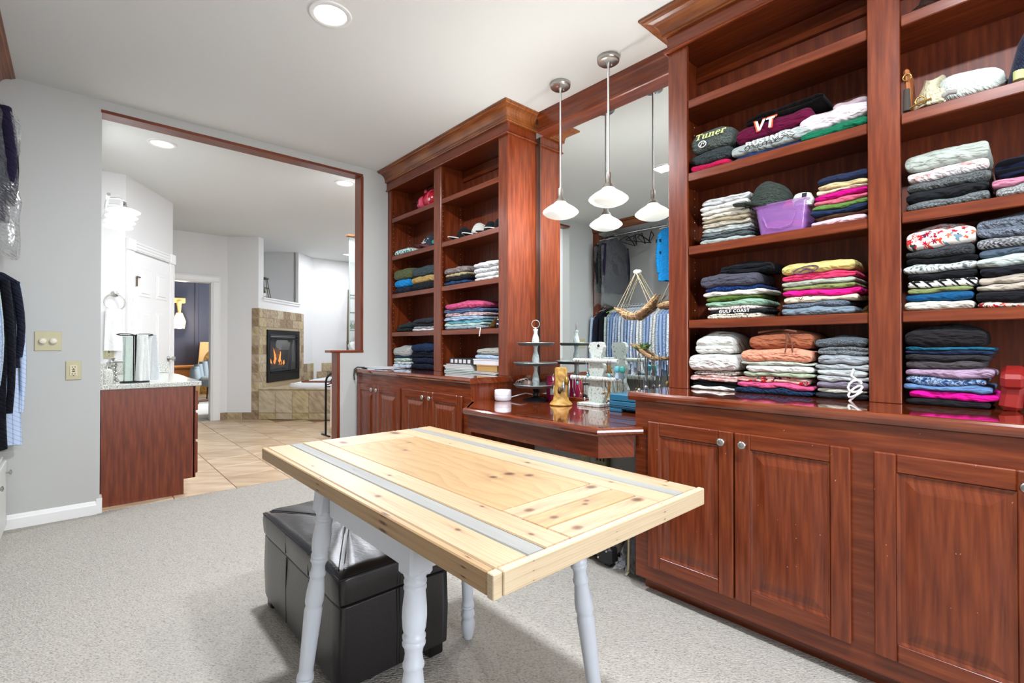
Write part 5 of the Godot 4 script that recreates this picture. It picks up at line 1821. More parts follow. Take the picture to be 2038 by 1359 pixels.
func pile(called: String, y: float, z0: float, z1: float, items: Array, xf := 2.222, depth := 0.22, crown := 0.012) -> void:
	# items from the bottom: "colour words|kind|hex|mm thick|layers|pattern|shift of both ends in mm"
	var yy := y + 0.0006
	var sd := float(hash(called) % 97)
	var n := items.size()
	var pa := 0.0
	for k in n:
		var f: PackedStringArray = items[k].split("|")
		var th := float(f[3]) / 1000.0
		var a := minf(th * 0.42, 0.009)
		if k + 1 < n:
			a = minf(a, float(items[k + 1].split("|")[3]) / 1000.0 * 0.42)
		var d0 := 0.0
		var d1 := 0.0
		if f.size() > 6 and f[6] != "":
			var sh := f[6].split(",")
			d0 = float(sh[0]) / 1000.0
			d1 = float(sh[1]) / 1000.0
		else:
			d0 = fn.get_noise_2d(k * 3.3, sd) * 0.014
			d1 = fn.get_noise_2d(k * 4.1 + 50.0, sd) * 0.014
		var dx := fn.get_noise_2d(k * 2.7 + 90.0, sd) * 0.006
		var fx := xf + dx
		if f.size() > 7:
			fx += float(f[7]) / 1000.0
		var b := fold_mesh(k, yy + 0.0003, yy + th - 0.0003, z0 + d0, z1 + d1, fx, minf(xf + dx + depth, XW - 0.02), int(f[4]), sd, pa, a, crown if k == n - 1 else 0.0)
		var where: String = "topmost" if k == n - 1 else ORD[k]
		var pat: String = f[5] if f.size() > 5 else ""
		var o := solo("folded_" + f[1].replace(" ", "_"), b, cloth(f[2], pat), V(xf + depth / 2, yy, (z0 + z1) / 2), "%s folded %s, %s in the %s pile" % [f[0], f[1], where, called], f[1], "folded clothes in the %s pile" % called)
		placed[called + str(k)] = o
		yy += th
		pa = a

func text_on(o: Node3D, called: String, s: String, size: float, at: Vector3, m: Material, tilt := 0.0, slant := 0.0, roll := 0.0, squash := 1.0) -> void:
	# flat printed lettering facing -x; the text runs to +z
	var tm := TextMesh.new()
	var fo := SystemFont.new()
	fo.font_names = PackedStringArray(["Droid Serif" if slant > 0.3 else "Droid Sans"])
	fo.font_weight = 700
	if slant > 0.3:
		fo.font_italic = true
	tm.font = fo
	tm.text = s
	tm.font_size = 32
	tm.pixel_size = size / 32.0
	tm.depth = 0.0012
	tm.curve_step = 2.0
	var p := MeshInstance3D.new()
	p.name = called
	p.mesh = tm
	p.material_override = m
	o.add_child(p, true)
	var bs := Basis(V(0, 0, 1), V(0, 1, 0), V(-1, 0, 0))
	bs = bs * Basis(V(0, 0, 1), roll) * Basis(V(1, 0, 0), tilt)
	bs = bs * Basis(V(squash, 0, 0), V(slant * 0.5, 1, 0), V(0, 0, 1))
	p.transform = Transform3D(bs, at - o.position)

func build_folded_clothes() -> void:
	# crammed bookcase, first bay --------------------------------------
	var s2: float = SH[1]
	pile("grey sweater", s2, -1.165, -0.975, ["crimson|tee|b01546|30|1||0,-5", "charcoal heather|hoodie|4a5356|58|1|heather|0,0", "grey marled|sweater|717a74|92|1|heather|0,5"], 2.222, 0.22, 0.03)
	pile("black shirt", s2, -0.972, -0.665, ["navy|tee|22345c|22|1||15,30", "pale grey lettered|sweatshirt|aab4b0|52|1||0,20", "maroon logo|sweatshirt|5b0d31|72|1||20,20", "black and orange|shirt|14121a|42|2|orange|60,60"], 2.222, 0.22, 0.02)
	pile("blush sweater", s2, -0.64, -0.456, ["bottle green|tee|17694a|38|1||-45,0|-8", "blush white|sweater|dccfd4|66|1||-50,0|-2", "grey pink|sweater|b5a6ac|34|1||60,0|40"], 2.222, 0.20, 0.02)
	var s3: float = SH[2]
	pile("pale trousers", s3, -1.12, -0.895, ["pale green grey|trousers|a9b3ae|22|1|", "charcoal|trousers|4b5356|18|1|", "slate grey|trousers|6b7576|16|1|", "ash|trousers|b0b6b1|22|2|", "oatmeal|trousers|bdb7a6|20|2|", "khaki|trousers|a89c82|18|1|", "cream|trousers|cdc8b8|22|1|", "ivory|trousers|d9d7cc|22|1|", "off-white|trousers|d5d6d0|24|1|", "light grey|trousers|c3c5c4|28|2|"], 2.222, 0.22, 0.012)
	pile("navy-topped bright", s3, -0.652, -0.458, ["pale pink|towel|e6c3cb|28|1||0,-8", "brown|tee|4a2f22|14|1||15,0", "navy|tee|1f2c4a|24|1||0,0", "leaf green|tee|5b7f3d|20|1||6,0", "salmon|tee|d2637a|20|1||12,0", "magenta|tee|c50b7c|22|1||14,0", "cream|tee|d9c9ac|18|1||20,0", "sand|tee|d8c493|18|1||26,0", "navy blue|tee|232c46|30|1||26,0"], 2.224, 0.22, 0.012)
	var s4: float = SH[3]
	pile("black-topped printed", s4, -1.10, -0.84, ["cream printed|tee|dcd5c2|24|2|print|10,-10", "black lettered|tee|20262a|18|1||20,0", "white and pink|tee|e3d2cc|16|1|print|10,-10", "mint|tee|8fb49a|26|1||0,0", "moss green|tee|4f6a2c|22|1||5,-15", "white|tee|dcdcd2|22|1||-10,10", "blue patterned|tee|3f63a0|18|1|tiedye|0,0", "charcoal|sweater|4c4c58|62|1||-20,-20", "black|sweater|15171b|40|2||60,25|25"], 2.222, 0.22, 0.02)
	pile("yellow-topped", s4, -0.762, -0.50, ["slate blue|tee|7b8c98|34|1||0,0", "blue heather|tee|8a97a8|22|1|heather|-4,-20", "cream script|tee|d9cfb6|24|1||6,10", "hot pink|tee|e51c86|24|1||4,20", "olive|tee|848c56|20|1||4,0", "stone grey|tee|aab2a2|22|1||-2,0", "coral|tee|df3f6c|28|2||0,0", "yellow emblem|tee|d9c97c|42|1||0,0"], 2.222, 0.22, 0.012)
	pile("crumpled white", CT, -1.168, -0.945, ["white|shirt|d9dbd4|18|1||0,0", "black striped|shorts|23252e|22|2|stripe|8,0", "blush|blouse|e0bfb8|30|2|blush|0,0", "taupe printed|blouse|b5aaa0|20|2|print|20,0", "white|blouse|d8dad6|80|1||0,0", "ivory frilled|blouse|d3d8d0|78|2||30,-20"], 2.205, 0.24, 0.03)
	pile("terracotta-topped", CT, -0.955, -0.635, ["denim blue|shorts|2a4a74|26|1|denim|0,-10", "rose pink|shorts|cf5682|24|1||14,-6", "red lace|shorts|d8b6b0|24|2|floral|10,-20", "sage|shorts|a3b096|22|1||40,0", "white|shorts|dcded8|28|1||50,-6", "pale sage|shorts|bcc5b6|16|1||30,0", "peach|shorts|e0997c|54|1||30,-10", "terracotta|shorts|9c5c40|62|1||60,-10|16"], 2.205, 0.24, 0.025)
	pile("grey drawstring", CT, -0.63, -0.456, ["black|joggers|2c2d30|22|1|", "cream|joggers|c8c9bb|16|1|", "purple grey|joggers|7c7684|30|1|", "light grey|joggers|b3b9ba|22|1|", "silver|joggers|b9c0c0|24|1|", "cloud grey|joggers|aab2b4|24|1|", "ash grey|joggers|98a1a6|32|1|", "grey marl|joggers|9ca5aa|34|2|heather", "blue grey|joggers|7e8990|30|1|heather"], 2.208, 0.23, 0.012)
	# second bay ---------------------------------------------------------
	pile("sage-topped", s3, -0.348, -0.13, ["heather grey|tee|8d9596|34|1|heather", "black|tee|1d1f22|34|1|", "grey flecked|sweater|7f8585|34|1|heather", "white and pink|tee|e4dedd|40|1|blush", "sage grey|sweater|a9b1a8|62|1||0,0"], 2.222, 0.22, 0.02)
	pile("striped-top", s3, -0.118, 0.05, ["white knit|sweater|c9ccca|36|1|heather", "pink|tee|c9829a|26|1||", "navy striped|tee|1c2138|60|2|stripe|"], 2.222, 0.22, 0.02)
	pile("red floral", s4, -0.348, -0.165, ["cream|blouse|d3d0c2|34|1|", "teal blue|blouse|15507c|26|1|", "olive|blouse|7f8a58|22|1|", "houndstooth|blouse|ffffff|24|1|hound", "black|blouse|17181b|28|1|", "grey flowered|blouse|dfe3e2|30|1|flower2", "jet black|blouse|121315|22|1|", "charcoal marled|blouse|515559|34|1|heather", "red floral|blouse|ffffff|62|1|floral"], 2.222, 0.22, 0.03)
	pile("light denim", s4, -0.16, 0.04, ["white floral|blouse|e4e0d8|18|1|floral", "black|sweater|16171b|34|1|", "beige|sweater|b5ad9e|26|1|", "mushroom|sweater|b0a698|26|1|", "black ribbed|sweater|1b1b22|30|1|", "pale mint|sweater|b8c6c0|34|1|", "slate|sweater|4c5a68|24|1|", "black marled|sweater|ffffff|40|1|marl", "light denim|shirt|98a4b4|62|2|denim"], 2.222, 0.22, 0.02)
	pile("black activewear", CT, -0.348, -0.12, ["black|leggings|1b1a1d|24|1||0,-10", "magenta|leggings|d9128e|26|1||10,10", "steel blue|leggings|5f81ac|24|1||-5,-5", "blue tie-dyed|leggings|ffffff|26|1|tiedye|0,-20", "lavender|leggings|a990a8|30|1||0,0", "dark grey|leggings|4b4749|26|1||0,-25", "graphite|leggings|2c2c2f|22|1||0,-10", "navy|leggings|222c46|14|1||0,0", "teal|leggings|1d5c76|12|1||0,0", "black|sweater|1f1d1f|60|1||0,-20"], 2.208, 0.23, 0.02)
	# hat bookcase --------------------------------------------------------
	pile("olive-topped", s3, -4.135, -3.84, ["navy|tee|1e2636|58|1||20,-10", "bright blue|tee|1d8fd8|70|1||0,-20", "olive|jacket|5b6242|92|1||-0,20"], 2.222, 0.22, 0.02)
	pile("tan-layered", s3, -3.80, -3.43, ["black|sweater|1a1f26|66|1||0,0", "tan|sweater|b99a5e|58|1||-20,-20", "slate|jacket|3c4a4f|80|1||0,0"], 2.222, 0.22, 0.02)
	pile("dark green", s4, -4.10, -3.84, ["black|cardigan|1c2526|34|1|", "dark green|cardigan|22302e|34|1||40,0"], 2.222, 0.22, 0.02)
	pile("charcoal-topped", s4, -3.80, -3.43, ["white|tee|dfe1e2|22|1|", "grey|tee|a3a3a6|20|1|", "dark navy|tee|20232e|26|1|", "charcoal|tee|2e3036|36|1|"], 2.220, 0.22, 0.015)
	pile("stone-topped", CT, -4.13, -3.83, ["pale blue|shirt|c3d0dc|38|1|", "white|shirt|d4dad6|26|1|", "mint|shirt|b9ccc0|28|1|", "navy|shirt|27354f|20|1|", "stone grey|sweater|b0b0ac|74|1|"], 2.21, 0.22, 0.025)
	pile("jeans", CT, -3.80, -3.43, ["dark blue|jeans|1b2740|50|1|denim", "indigo|jeans|1e2c4c|52|1|denim", "navy|jeans|1a2236|52|2|denim", "mid blue|jeans|27456f|62|1|denim"], 2.214, 0.22, 0.015)
	pile("red-printed", s3, -3.30, -2.99, ["blue|tee|1f3f66|34|1|", "black|tee|181b22|34|1|", "multicoloured|tee|b9ab84|22|1|print", "grey and red|tee|8a8584|48|1|blush"], 2.222, 0.22, 0.015)
	pile("all-white", s3, -2.90, -2.605, ["white|tee|e3e3e0|24|1|", "white|tee|dfe0de|34|1|", "white|tee|dcdcdc|36|1|print", "white|tee|d8d8da|40|1|"], 2.222, 0.22, 0.015)
	pile("rose-topped", s4, -3.30, -2.80, ["blue grey|shirt|8fa3ac|28|1|", "pale mint|shirt|c4d8d0|22|2|", "aqua|shirt|74b3c2|24|2|", "sky blue|shirt|a9c0d8|28|2|", "blush|shirt|d3c2c4|28|2|blush", "slate blue|shirt|52688c|32|2|", "rose|shirt|c8527c|48|1|"], 2.222, 0.22, 0.02)
	# printing on the garments
	var wt := mt("white_print", "eeeeec", 0.8)
	var og := mt("orange_print", "d9562a", 0.8)
	var bk := mt("black_print", "16161a", 0.8)
	var yl := mt("lime_print", "cfd98a", 0.8)
	var mar: Node3D = placed["black shirt2"]
	text_on(mar, "print_outline", "VT", 0.070, V(2.2135, 2.068, -0.822), og, 0.0, 0.25, 0.0, 1.2)
	text_on(mar, "print_letters", "VT", 0.058, V(2.212, 2.068, -0.822), wt, 0.0, 0.25, 0.0, 1.2)
	var biz: Node3D = placed["black shirt1"]
	text_on(biz, "print_letters", "BUSINESS", 0.030, V(2.2125, 2.0, -0.80), wt, 0.0, 0.1, 0.0, 1.5)
	# the word owner, written in one thin pen stroke
	var pen := []
	for q in [[0, 2], [1, 4], [3, 4], [4, 2], [3, 0], [1, 0], [0, 2], [2, 4.4], [5, 3.6], [7, 4], [7.4, 1], [8.6, 0], [10, 1], [10.4, 4], [10.8, 1], [12, 0], [13.4, 1], [14, 4], [15, 3.4], [16.4, 4], [16.4, 0], [16.6, 3], [18.4, 4.2], [20, 3], [20, 0], [21.4, 0.4], [23, 2], [25, 3.6], [24.4, 4.8], [23, 3.8], [23, 1], [24.6, 0], [27, 1], [29, 4.4], [30, 3.6], [31.6, 4], [31.6, 1], [33, 0], [36, 2.4]]:
		pen.append(V(2.211, 1.974 + q[1] * 0.0046, -0.905 + q[0] * 0.0056))
	part("print_script", mb().tube(pen, 0.0014, 5), bk, biz)
	var gs: Node3D = placed["grey sweater2"]
	text_on(gs, "print_letters", "Tuner", 0.034, V(2.209, 2.102, -1.06), yl, 0.0, 0.8, 0.0, 1.4)
	var em := mb()
	em.tube(ring_path(V(2.209, 2.066, -1.10), V(0, 0, 1), V(0, 0.8, 0), 0.018, 16), 0.0022, 5, true)
	em.tube([V(2.209, 2.058, -1.11), V(2.209, 2.074, -1.10), V(2.209, 2.064, -1.095), V(2.209, 2.078, -1.087)], 0.0022, 5)
	part("print_emblem", em, wt, gs)
	var ye: Node3D = placed["yellow-topped7"]
	var e2 := mb()
	var oval := []
	for k in 20:
		var a := TAU * k / 20
		oval.append(V(2.2125, 1.418 + 0.014 * sin(a) + 0.006 * cos(a), -0.665 + 0.045 * cos(a)))
	e2.tube(oval, 0.0022, 5, true)
	e2.tube([V(2.2125, 1.41, -0.69), V(2.2125, 1.422, -0.66), V(2.2125, 1.414, -0.64)], 0.003, 5)
	part("print_emblem", e2, mt("plum_print", "5a3560", 0.8), ye)
	var cs: Node3D = placed["yellow-topped2"]
	part("print_heart", mb().tube([V(2.2135, 1.304, -0.69), V(2.2125, 1.296, -0.683), V(2.2135, 1.308, -0.676)], 0.0015, 5).tube([V(2.2135, 1.309, -0.655), V(2.2125, 1.306, -0.648), V(2.2135, 1.31, -0.64)], 0.0015, 5), bk, cs)
	var gu: Node3D = placed["black-topped printed1"]
	text_on(gu, "print_letters", "GULF COAST", 0.018, V(2.2105, 1.265, -0.955), wt, 0.0, 0.0, 0.0, 1.3)
	# drawstring loops that hang out of the grey pile
	var dc := mt("white_cord", "e6e6e2", 0.8)
	var gd: Node3D = placed["grey drawstring3"]
	var lo := []
	for k in 26:
		var a := k * 0.62
		lo.append(V(2.186 - 0.004 * sin(a * 0.7), 0.965 - 0.0021 * k + 0.018 * sin(a * 1.1), -0.492 + 0.022 * cos(a)))
	part("drawstring", mb().tube([V(2.20, 1.02, -0.50), V(2.19, 0.995, -0.505)] + lo, 0.0042, 6), dc, gd)
	var tp: Node3D = placed["terracotta-topped7"]
	var br := []
	for k in 22:
		var f := k / 21.0
		br.append(V(2.235 + 0.02 * sin(f * 5.0), 1.166 + 0.01 * sin(PI * f), lerpf(-0.86, -0.70, f)))
	part("braided_cord", mb().tube(br, 0.005, 6), mt("brown_braid", "6b3d2a", 0.8), tp)
	part("bow", mb().tube([V(2.222, 1.158, -0.74), V(2.207, 1.12, -0.735), V(2.203, 1.08, -0.74)], 0.003, 5).tube([V(2.222, 1.158, -0.735), V(2.207, 1.12, -0.715), V(2.203, 1.08, -0.712)], 0.003, 5), mt("brown_braid", "6b3d2a", 0.8), tp)

# ---------------------------------------------------------------- things on the dressing desk
func build_desk_things() -> void:
	var D := 0.745
	var I := Basis.IDENTITY
	# mesh router puck
	var wp := mt("white_plastic", "e4e4ea", 0.35)
	var r := thing("router_puck", "white puck-shaped router at the hat bookcase end of the desk", "router", V(2.10, D, -2.42))
	var at := Transform3D(I, V(2.10, D, -2.42))
	part("lower_shell", mb().lathe([Vector2(0, 0.0), Vector2(0.046, 0), Vector2(0.054, 0.006), Vector2(0.056, 0.034), Vector2(0.0555, 0.036)], at, 30), wp, r)
	part("upper_shell", mb().lathe([Vector2(0.0555, 0.039), Vector2(0.055, 0.068), Vector2(0.051, 0.072), Vector2(0, 0.073)], at, 30), wp, r)
	part("light_ring", mb().lathe([Vector2(0.054, 0.0355), Vector2(0.0553, 0.0365), Vector2(0.0553, 0.0385), Vector2(0.054, 0.0395)], at, 30), mt("pale_ring", "b9c6d8", 0.4), r)
	solo("router_cable", mb().tube([V(2.155, D + 0.02, -2.40), V(2.22, D + 0.035, -2.38), V(2.29, D + 0.037, -2.40), V(2.38, D + 0.02, -2.44), V(2.44, D + 0.008, -2.46)], 0.004, 6), wp, V(2.3, D, -2.42), "white cable running from the router puck", "cable")
	# three tier stand
	var gz := mt("galvanised_metal", "7c8484", 0.42, 0.7)
	bump(gz, ns(73, 0.05, 3, 256), 0.15, V(4, 4, 4))
	var pw := mt("distressed_white_wood", "ffffff", 0.6)
	tex(pw, ns(74, 0.05, 4, 256, [[0.0, "5f7074"], [0.22, "93a4a6"], [0.34, "b9c6c6"], [1.0, "cfd8d6"]]), V(6, 6, 6))
	var ts := thing("tiered_tray", "three-tier galvanised tray stand with turned grey-white posts", "tray stand", V(2.26, D, -2.275))
	var c := Transform3D(I, V(2.26, D, -2.275))
	var bm := mt("dark_iron_base", "2b2d30", 0.4, 0.6)
	part("base", mb().lathe([Vector2(0, 0), Vector2(0.078, 0), Vector2(0.08, 0.008), Vector2(0.06, 0.016), Vector2(0.035, 0.022), Vector2(0.016, 0.03), Vector2(0.02, 0.045), Vector2(0.012, 0.055), Vector2(0.022, 0.07), Vector2(0.012, 0.09)], c, 28), bm, ts)
	for q in [[0.088, 0.148], [0.232, 0.148], [0.362, 0.126]]:
		part("tray", mb().lathe([Vector2(0, q[0]), Vector2(q[1] - 0.018, q[0]), Vector2(q[1] - 0.006, q[0] + 0.016), Vector2(q[1], q[0] + 0.018), Vector2(q[1] - 0.002, q[0] + 0.021), Vector2(q[1] - 0.01, q[0] + 0.018), Vector2(q[1] - 0.02, q[0] + 0.004), Vector2(0, q[0] + 0.004)], c, 36), gz, ts)
	for q in [[0.092, 0.14], [0.236, 0.126], [0.366, 0.105]]:
		var h: float = q[1]
		part("post", mb().lathe([Vector2(0.02, q[0]), Vector2(0.022, q[0] + 0.01), Vector2(0.025, q[0] + h * 0.25), Vector2(0.02, q[0] + h * 0.5), Vector2(0.012, q[0] + h * 0.72), Vector2(0.013, q[0] + h * 0.9), Vector2(0.017, q[0] + h * 0.96), Vector2(0.015, q[0] + h)], c, 20), pw, ts)
	part("ring_handle", mb().tube(ring_path(V(2.26, D + 0.505, -2.275), V(0.74, 0, 0.67), V(0, 1, 0), 0.026, 22), 0.0028, 6, true).lathe([Vector2(0, 0.485), Vector2(0.006, 0.48), Vector2(0.008, 0.47)], c, 10), STEEL, ts)
	# what lies on the trays
	var bz := mt("dusty_bronze", "8d7a72", 0.35, 0.6)
	var bl := thing("bracelet", "pile of wrapped bronze bangles on the lowest tray", "bracelet", V(2.19, D + 0.092, -2.33))
	for k in 4:
		part("bangle", mb().tube(ring_path(V(2.175 + 0.012 * k, D + 0.112 + 0.006 * k, -2.34 + 0.012 * k), V(0.7, 0.1, 0.7), V(-0.3, 0.9, 0.3).normalized(), 0.026, 18), 0.0035, 6, true), [bz, STEEL, bz, mt("tarnished", "5b4f48", 0.4, 0.7)][k], bl)
	solo("jewellery_pouch", mb().lathe([Vector2(0, 0), Vector2(0.03, 0), Vector2(0.036, 0.02), Vector2(0.028, 0.045), Vector2(0, 0.05)], Transform3D(Basis(V(0, 1, 0), 0.4).scaled(V(1.2, 0.9, 0.9)), V(2.225, D + 0.093, -2.31)), 14), bz, V(2.225, D + 0.093, -2.31), "small brown trinket lump on the lowest tray", "trinket")
	for k in 2:
		solo("ring_dish", mb().lathe([Vector2(0, 0), Vector2(0.02, 0.002), Vector2(0.026, 0.012), Vector2(0.024, 0.012), Vector2(0, 0.005)], Transform3D(Basis(V(0, 0, 1), 0.1), V(2.225 + 0.08 * k, D + 0.367, -2.35 + 0.14 * k)), 16), wp, V(2.225 + 0.08 * k, D + 0.367, -2.35 + 0.14 * k), ["small white shell dish on the top tray toward the hat bookcase", "small white shell dish on the top tray toward the jewellery stand"][k], "dish", "shell dishes on the top tray")
	# magenta jar behind the stand
	var mg := thing("magenta_jar", "magenta jar with a pale blue label behind the tier stand", "jar", V(2.36, D, -2.20))
	var mj := Transform3D(I, V(2.36, D, -2.20))
	part("body", mb().lathe([Vector2(0, 0), Vector2(0.05, 0), Vector2(0.052, 0.006), Vector2(0.052, 0.12), Vector2(0.05, 0.126)], mj, 24), mt("magenta_plastic", "a3144e", 0.3), mg)
	part("lid", mb().lathe([Vector2(0.05, 0.126), Vector2(0.054, 0.128), Vector2(0.054, 0.155), Vector2(0.05, 0.16), Vector2(0, 0.16)], mj, 24), mt("magenta_lid", "8a0d3e", 0.35), mg)
	part("label", mb().box(V(2.36 - 0.0525 * 0.75, D + 0.065, -2.20 + 0.0525 * 0.66), V(0.05, 0.045, 0.001), 0.0005, Basis(V(0.66, 0, 0.75), V(0, 1, 0), V(-0.75, 0, 0.66))), mt("jar_label", "b9d3dd", 0.5), mg)
	# horn-shaped earring holder
	var hn := thing("earring_holder", "tan trunk-shaped ceramic earring holder hung with earrings", "earring holder", V(2.205, D, -2.0))
	var hm := mt("ochre_ceramic", "ffffff", 0.55)
	tex(hm, ns(75, 0.03, 4, 256, [[0.0, "7a5a26"], [0.4, "a87f38"], [0.7, "bd9648"], [1.0, "cfae68"]]), V(5, 3, 5))
	var ht := Transform3D(I, V(2.205, D, -2.0))
	part("trunk", mb().lathe([Vector2(0, 0), Vector2(0.066, 0), Vector2(0.07, 0.006), Vector2(0.064, 0.016), Vector2(0.05, 0.03), Vector2(0.044, 0.06), Vector2(0.041, 0.11), Vector2(0.0385, 0.17), Vector2(0.0375, 0.222), Vector2(0.034, 0.23), Vector2(0.027, 0.23), Vector2(0.026, 0.2), Vector2(0, 0.2)], ht, 26), hm, hn)
	var ec := [mt("earring_silver", "c9ccd2", 0.2, 0.9), mt("earring_brown", "4b3626", 0.5), mt("earring_cream", "d6cdb4", 0.5), mt("earring_grey", "6e7478", 0.35, 0.5), mt("earring_gold", "b89a4c", 0.3, 0.8)]
	for k in 12:
		var a := -2.6 + k * 0.47
		var rad := V(cos(a), 0, sin(a))
		var p := V(2.205, D + 0.175 - 0.03 * (k % 3), -2.0) + rad * 0.047
		var e := thing("earring", "%s drop earring on the tan trunk-shaped holder" % ["silver", "brown", "cream", "grey", "gold"][k % 5], "earring", p, "earrings on the trunk-shaped holder")
		part("hook", mb().tube([p + V(0, 0.012, 0) - rad * 0.006, p + V(0, 0.016, 0), p + V(0, 0.004, 0) + rad * 0.003], 0.0012, 5), ec[0], e)
		var ln := 0.045 + 0.03 * fposmod(k * 0.37, 1.0)
		part("drop", mb().lathe([Vector2(0, 0), Vector2(0.006, -0.006), Vector2(0.013, -ln * 0.55), Vector2(0.009, -ln * 0.9), Vector2(0, -ln)], Transform3D(Basis(rad.cross(V(0, 1, 0)), V(0, 1, 0), rad * 0.35), p + V(0, 0.004, 0) + rad * 0.004), 12), ec[k % 5], e)
	# white T-bar jewellery stand
	var ww := mt("chipped_white_paint", "ffffff", 0.6)
	tex(ww, ns(76, 0.035, 4, 512, [[0.0, "5a4a3a"], [0.22, "75664f"], [0.27, "b4bcb6"], [0.6, "c0c8c2"], [1.0, "cacfca"]]), V(3, 3, 3))
	var js := thing("jewellery_stand", "chipped white wooden T-bar jewellery stand before the mirror", "jewellery stand", V(2.34, D, -1.82))
	part("base", mb().lh(V(2.27, D, -1.93), V(2.41, D + 0.02, -1.76), 0.003), ww, js)
	# slab post with a scrolled outline on both edges
	var half := [Vector2(0.045, 0.02), Vector2(0.062, 0.05), Vector2(0.066, 0.085), Vector2(0.05, 0.115), Vector2(0.04, 0.14), Vector2(0.047, 0.185), Vector2(0.06, 0.215), Vector2(0.056, 0.245), Vector2(0.04, 0.268), Vector2(0.036, 0.3), Vector2(0.05, 0.33), Vector2(0.056, 0.355), Vector2(0.045, 0.38), Vector2(0.02, 0.385)]
	var poly := PackedVector2Array()
	for q in half:
		poly.append(Vector2(-1.835 + q.x, D + q.y))
	half.reverse()
	for q in half:
		poly.append(Vector2(-1.835 - q.x, D + q.y))
	var tz := Transform3D(Basis(V(0, 0, 1), V(1, 0, 0), V(0, 1, 0)), Vector3.ZERO)
	part("post", mb().prism(poly, 2.335, 2.365, tz), ww, js)
	part("bar", mb().tube([V(2.315, D + 0.272, -1.99), V(2.315, D + 0.272, -1.66)], 0.0135, 14), ww, js)
	part("bar", mb().tube([V(2.315, D + 0.165, -2.01), V(2.315, D + 0.165, -1.61)], 0.0145, 14), ww, js)
	var kh := mb()
	kh.lathe([Vector2(0.009, 0), Vector2(0.009, 0.0015), Vector2(0, 0.0015)], Transform3D(Basis(V(0, 0, 1), PI / 2), V(2.335, D + 0.362, -1.815)), 12)
	part("keyhole", kh, mt("dark_hole", "15120f", 0.9), js)
	var chm := [mt("chain_silver", "b7bac0", 0.25, 0.9), mt("chain_dark", "3c3a3a", 0.35, 0.8), mt("chain_brass", "a58b58", 0.3, 0.8), mt("leather_cord", "4a3023", 0.7)]
	var zl := [-1.985, -1.96, -1.935, -1.905, -1.88, -1.76, -1.74, -1.72, -1.695, -1.675, -1.655, -1.635]
	for k in zl.size():
		var yb := D + 0.165
		if k % 3 == 1 and zl[k] > -1.99 and zl[k] < -1.67:
			yb = D + 0.272
		var ln: float = [0.10, 0.13, 0.09, 0.115, 0.08, 0.07, 0.12, 0.075, 0.10, 0.085, 0.11, 0.09][k]
		var z: float = zl[k]
		var nk := thing("necklace", "%s necklace, %s from the hat bookcase end of the jewellery stand bars" % [["silver", "dark", "brass", "brown cord"][k % 4], ["first", "second", "third", "fourth", "fifth", "sixth", "seventh", "eighth", "ninth", "tenth", "eleventh", "twelfth"][k]], "necklace", V(2.31, yb, z), "necklaces on the white jewellery stand")
		var rr := 0.0165
		part("chain", mb().tube([V(2.315 + rr, yb, z), V(2.315, yb + rr, z), V(2.315 - rr, yb, z), V(2.315 - rr - 0.002, yb - ln * 0.6, z), V(2.315 - rr, yb - ln, z + 0.012), V(2.315 - rr - 0.002, yb - ln * 0.6, z + 0.024), V(2.315 - rr, yb, z + 0.02), V(2.315, yb + rr, z + 0.02), V(2.315 + rr, yb, z + 0.02)], 0.0016, 5), chm[k % 4], nk)
		part("pendant", mb().lathe([Vector2(0, 0.004), Vector2(0.006, 0), Vector2(0.008, -0.008), Vector2(0, -0.02)], Transform3D(I, V(2.315 - rr, yb - ln - 0.002, z + 0.012)), 10), [STEEL, mt("turquoise", "5aa6b4", 0.4), chm[2]][k % 3], nk)
	# turquoise tags hung on the far bar
	for k in 2:
		var p := V(2.30, D + 0.245, -1.655 + 0.035 * k)
		var tg := thing("earring_card", ["turquoise tassel hanging on the upper bar of the jewellery stand", "teal tassel hanging at the end of the upper bar"][k], "tassel", p)
		part("head", mb().lathe([Vector2(0, 0), Vector2(0.014, -0.004), Vector2(0.017, -0.022), Vector2(0.01, -0.036), Vector2(0, -0.038)], Transform3D(I, p), 12), mt("turquoise%d" % k, ["5fb0c0", "3f9c90"][k], 0.5), tg)
		part("fringe", mb().lathe([Vector2(0.009, -0.036), Vector2(0.013, -0.07), Vector2(0, -0.07)], Transform3D(I, p), 12), mt("fringe%d" % k, ["9fb4c4", "55666c"][k], 0.8), tg)
	# blue wooden box
	var bx := thing("blue_box", "blue painted wooden box with grooved sides on the desk", "box", V(2.27, D, -1.565))
	var bp := mt("blue_paint", "1f6484", 0.45)
	var x0 := 2.205
	var x1 := 2.40
	var z0 := -1.64
	var z1 := -1.36
	part("body", mb().lh(V(x0, D + 0.018, z0), V(x1, D + 0.058, z1), 0.003), bp, bx)
	part("lid", mb().lh(V(x0, D + 0.061, z0), V(x1, D + 0.096, z1), 0.003), bp, bx)
	part("groove_band", mb().lh(V(x0 - 0.003, D + 0.026, z0 - 0.003), V(x1 + 0.003, D + 0.031, z1 + 0.003), 0.001).lh(V(x0 - 0.003, D + 0.036, z0 - 0.003), V(x1 + 0.003, D + 0.040, z1 + 0.003), 0.001), mt("blue_paint_dark", "154a66", 0.45), bx)
	var ft := mb()
	for q in [[x0, z0], [x1 - 0.05, z0], [x0, z1 - 0.08], [x1 - 0.05, z1 - 0.08]]:
		ft.lh(V(q[0], D, q[1]), V(q[0] + 0.05, D + 0.018, q[1] + 0.08), 0.003)
	part("feet", ft, bp, bx)
	# driftwood hung on the mirror
	var dw := mt("driftwood", "ffffff", 0.8)
	tex(dw, ns(77, 0.02, 4, 256, [[0.0, "5a452e"], [0.4, "8a6c48"], [0.75, "b3936a"], [1.0, "d0b68e"]]), V(3, 9, 3))
	bump(dw, ns(78, 0.05, 3, 256), 0.8)
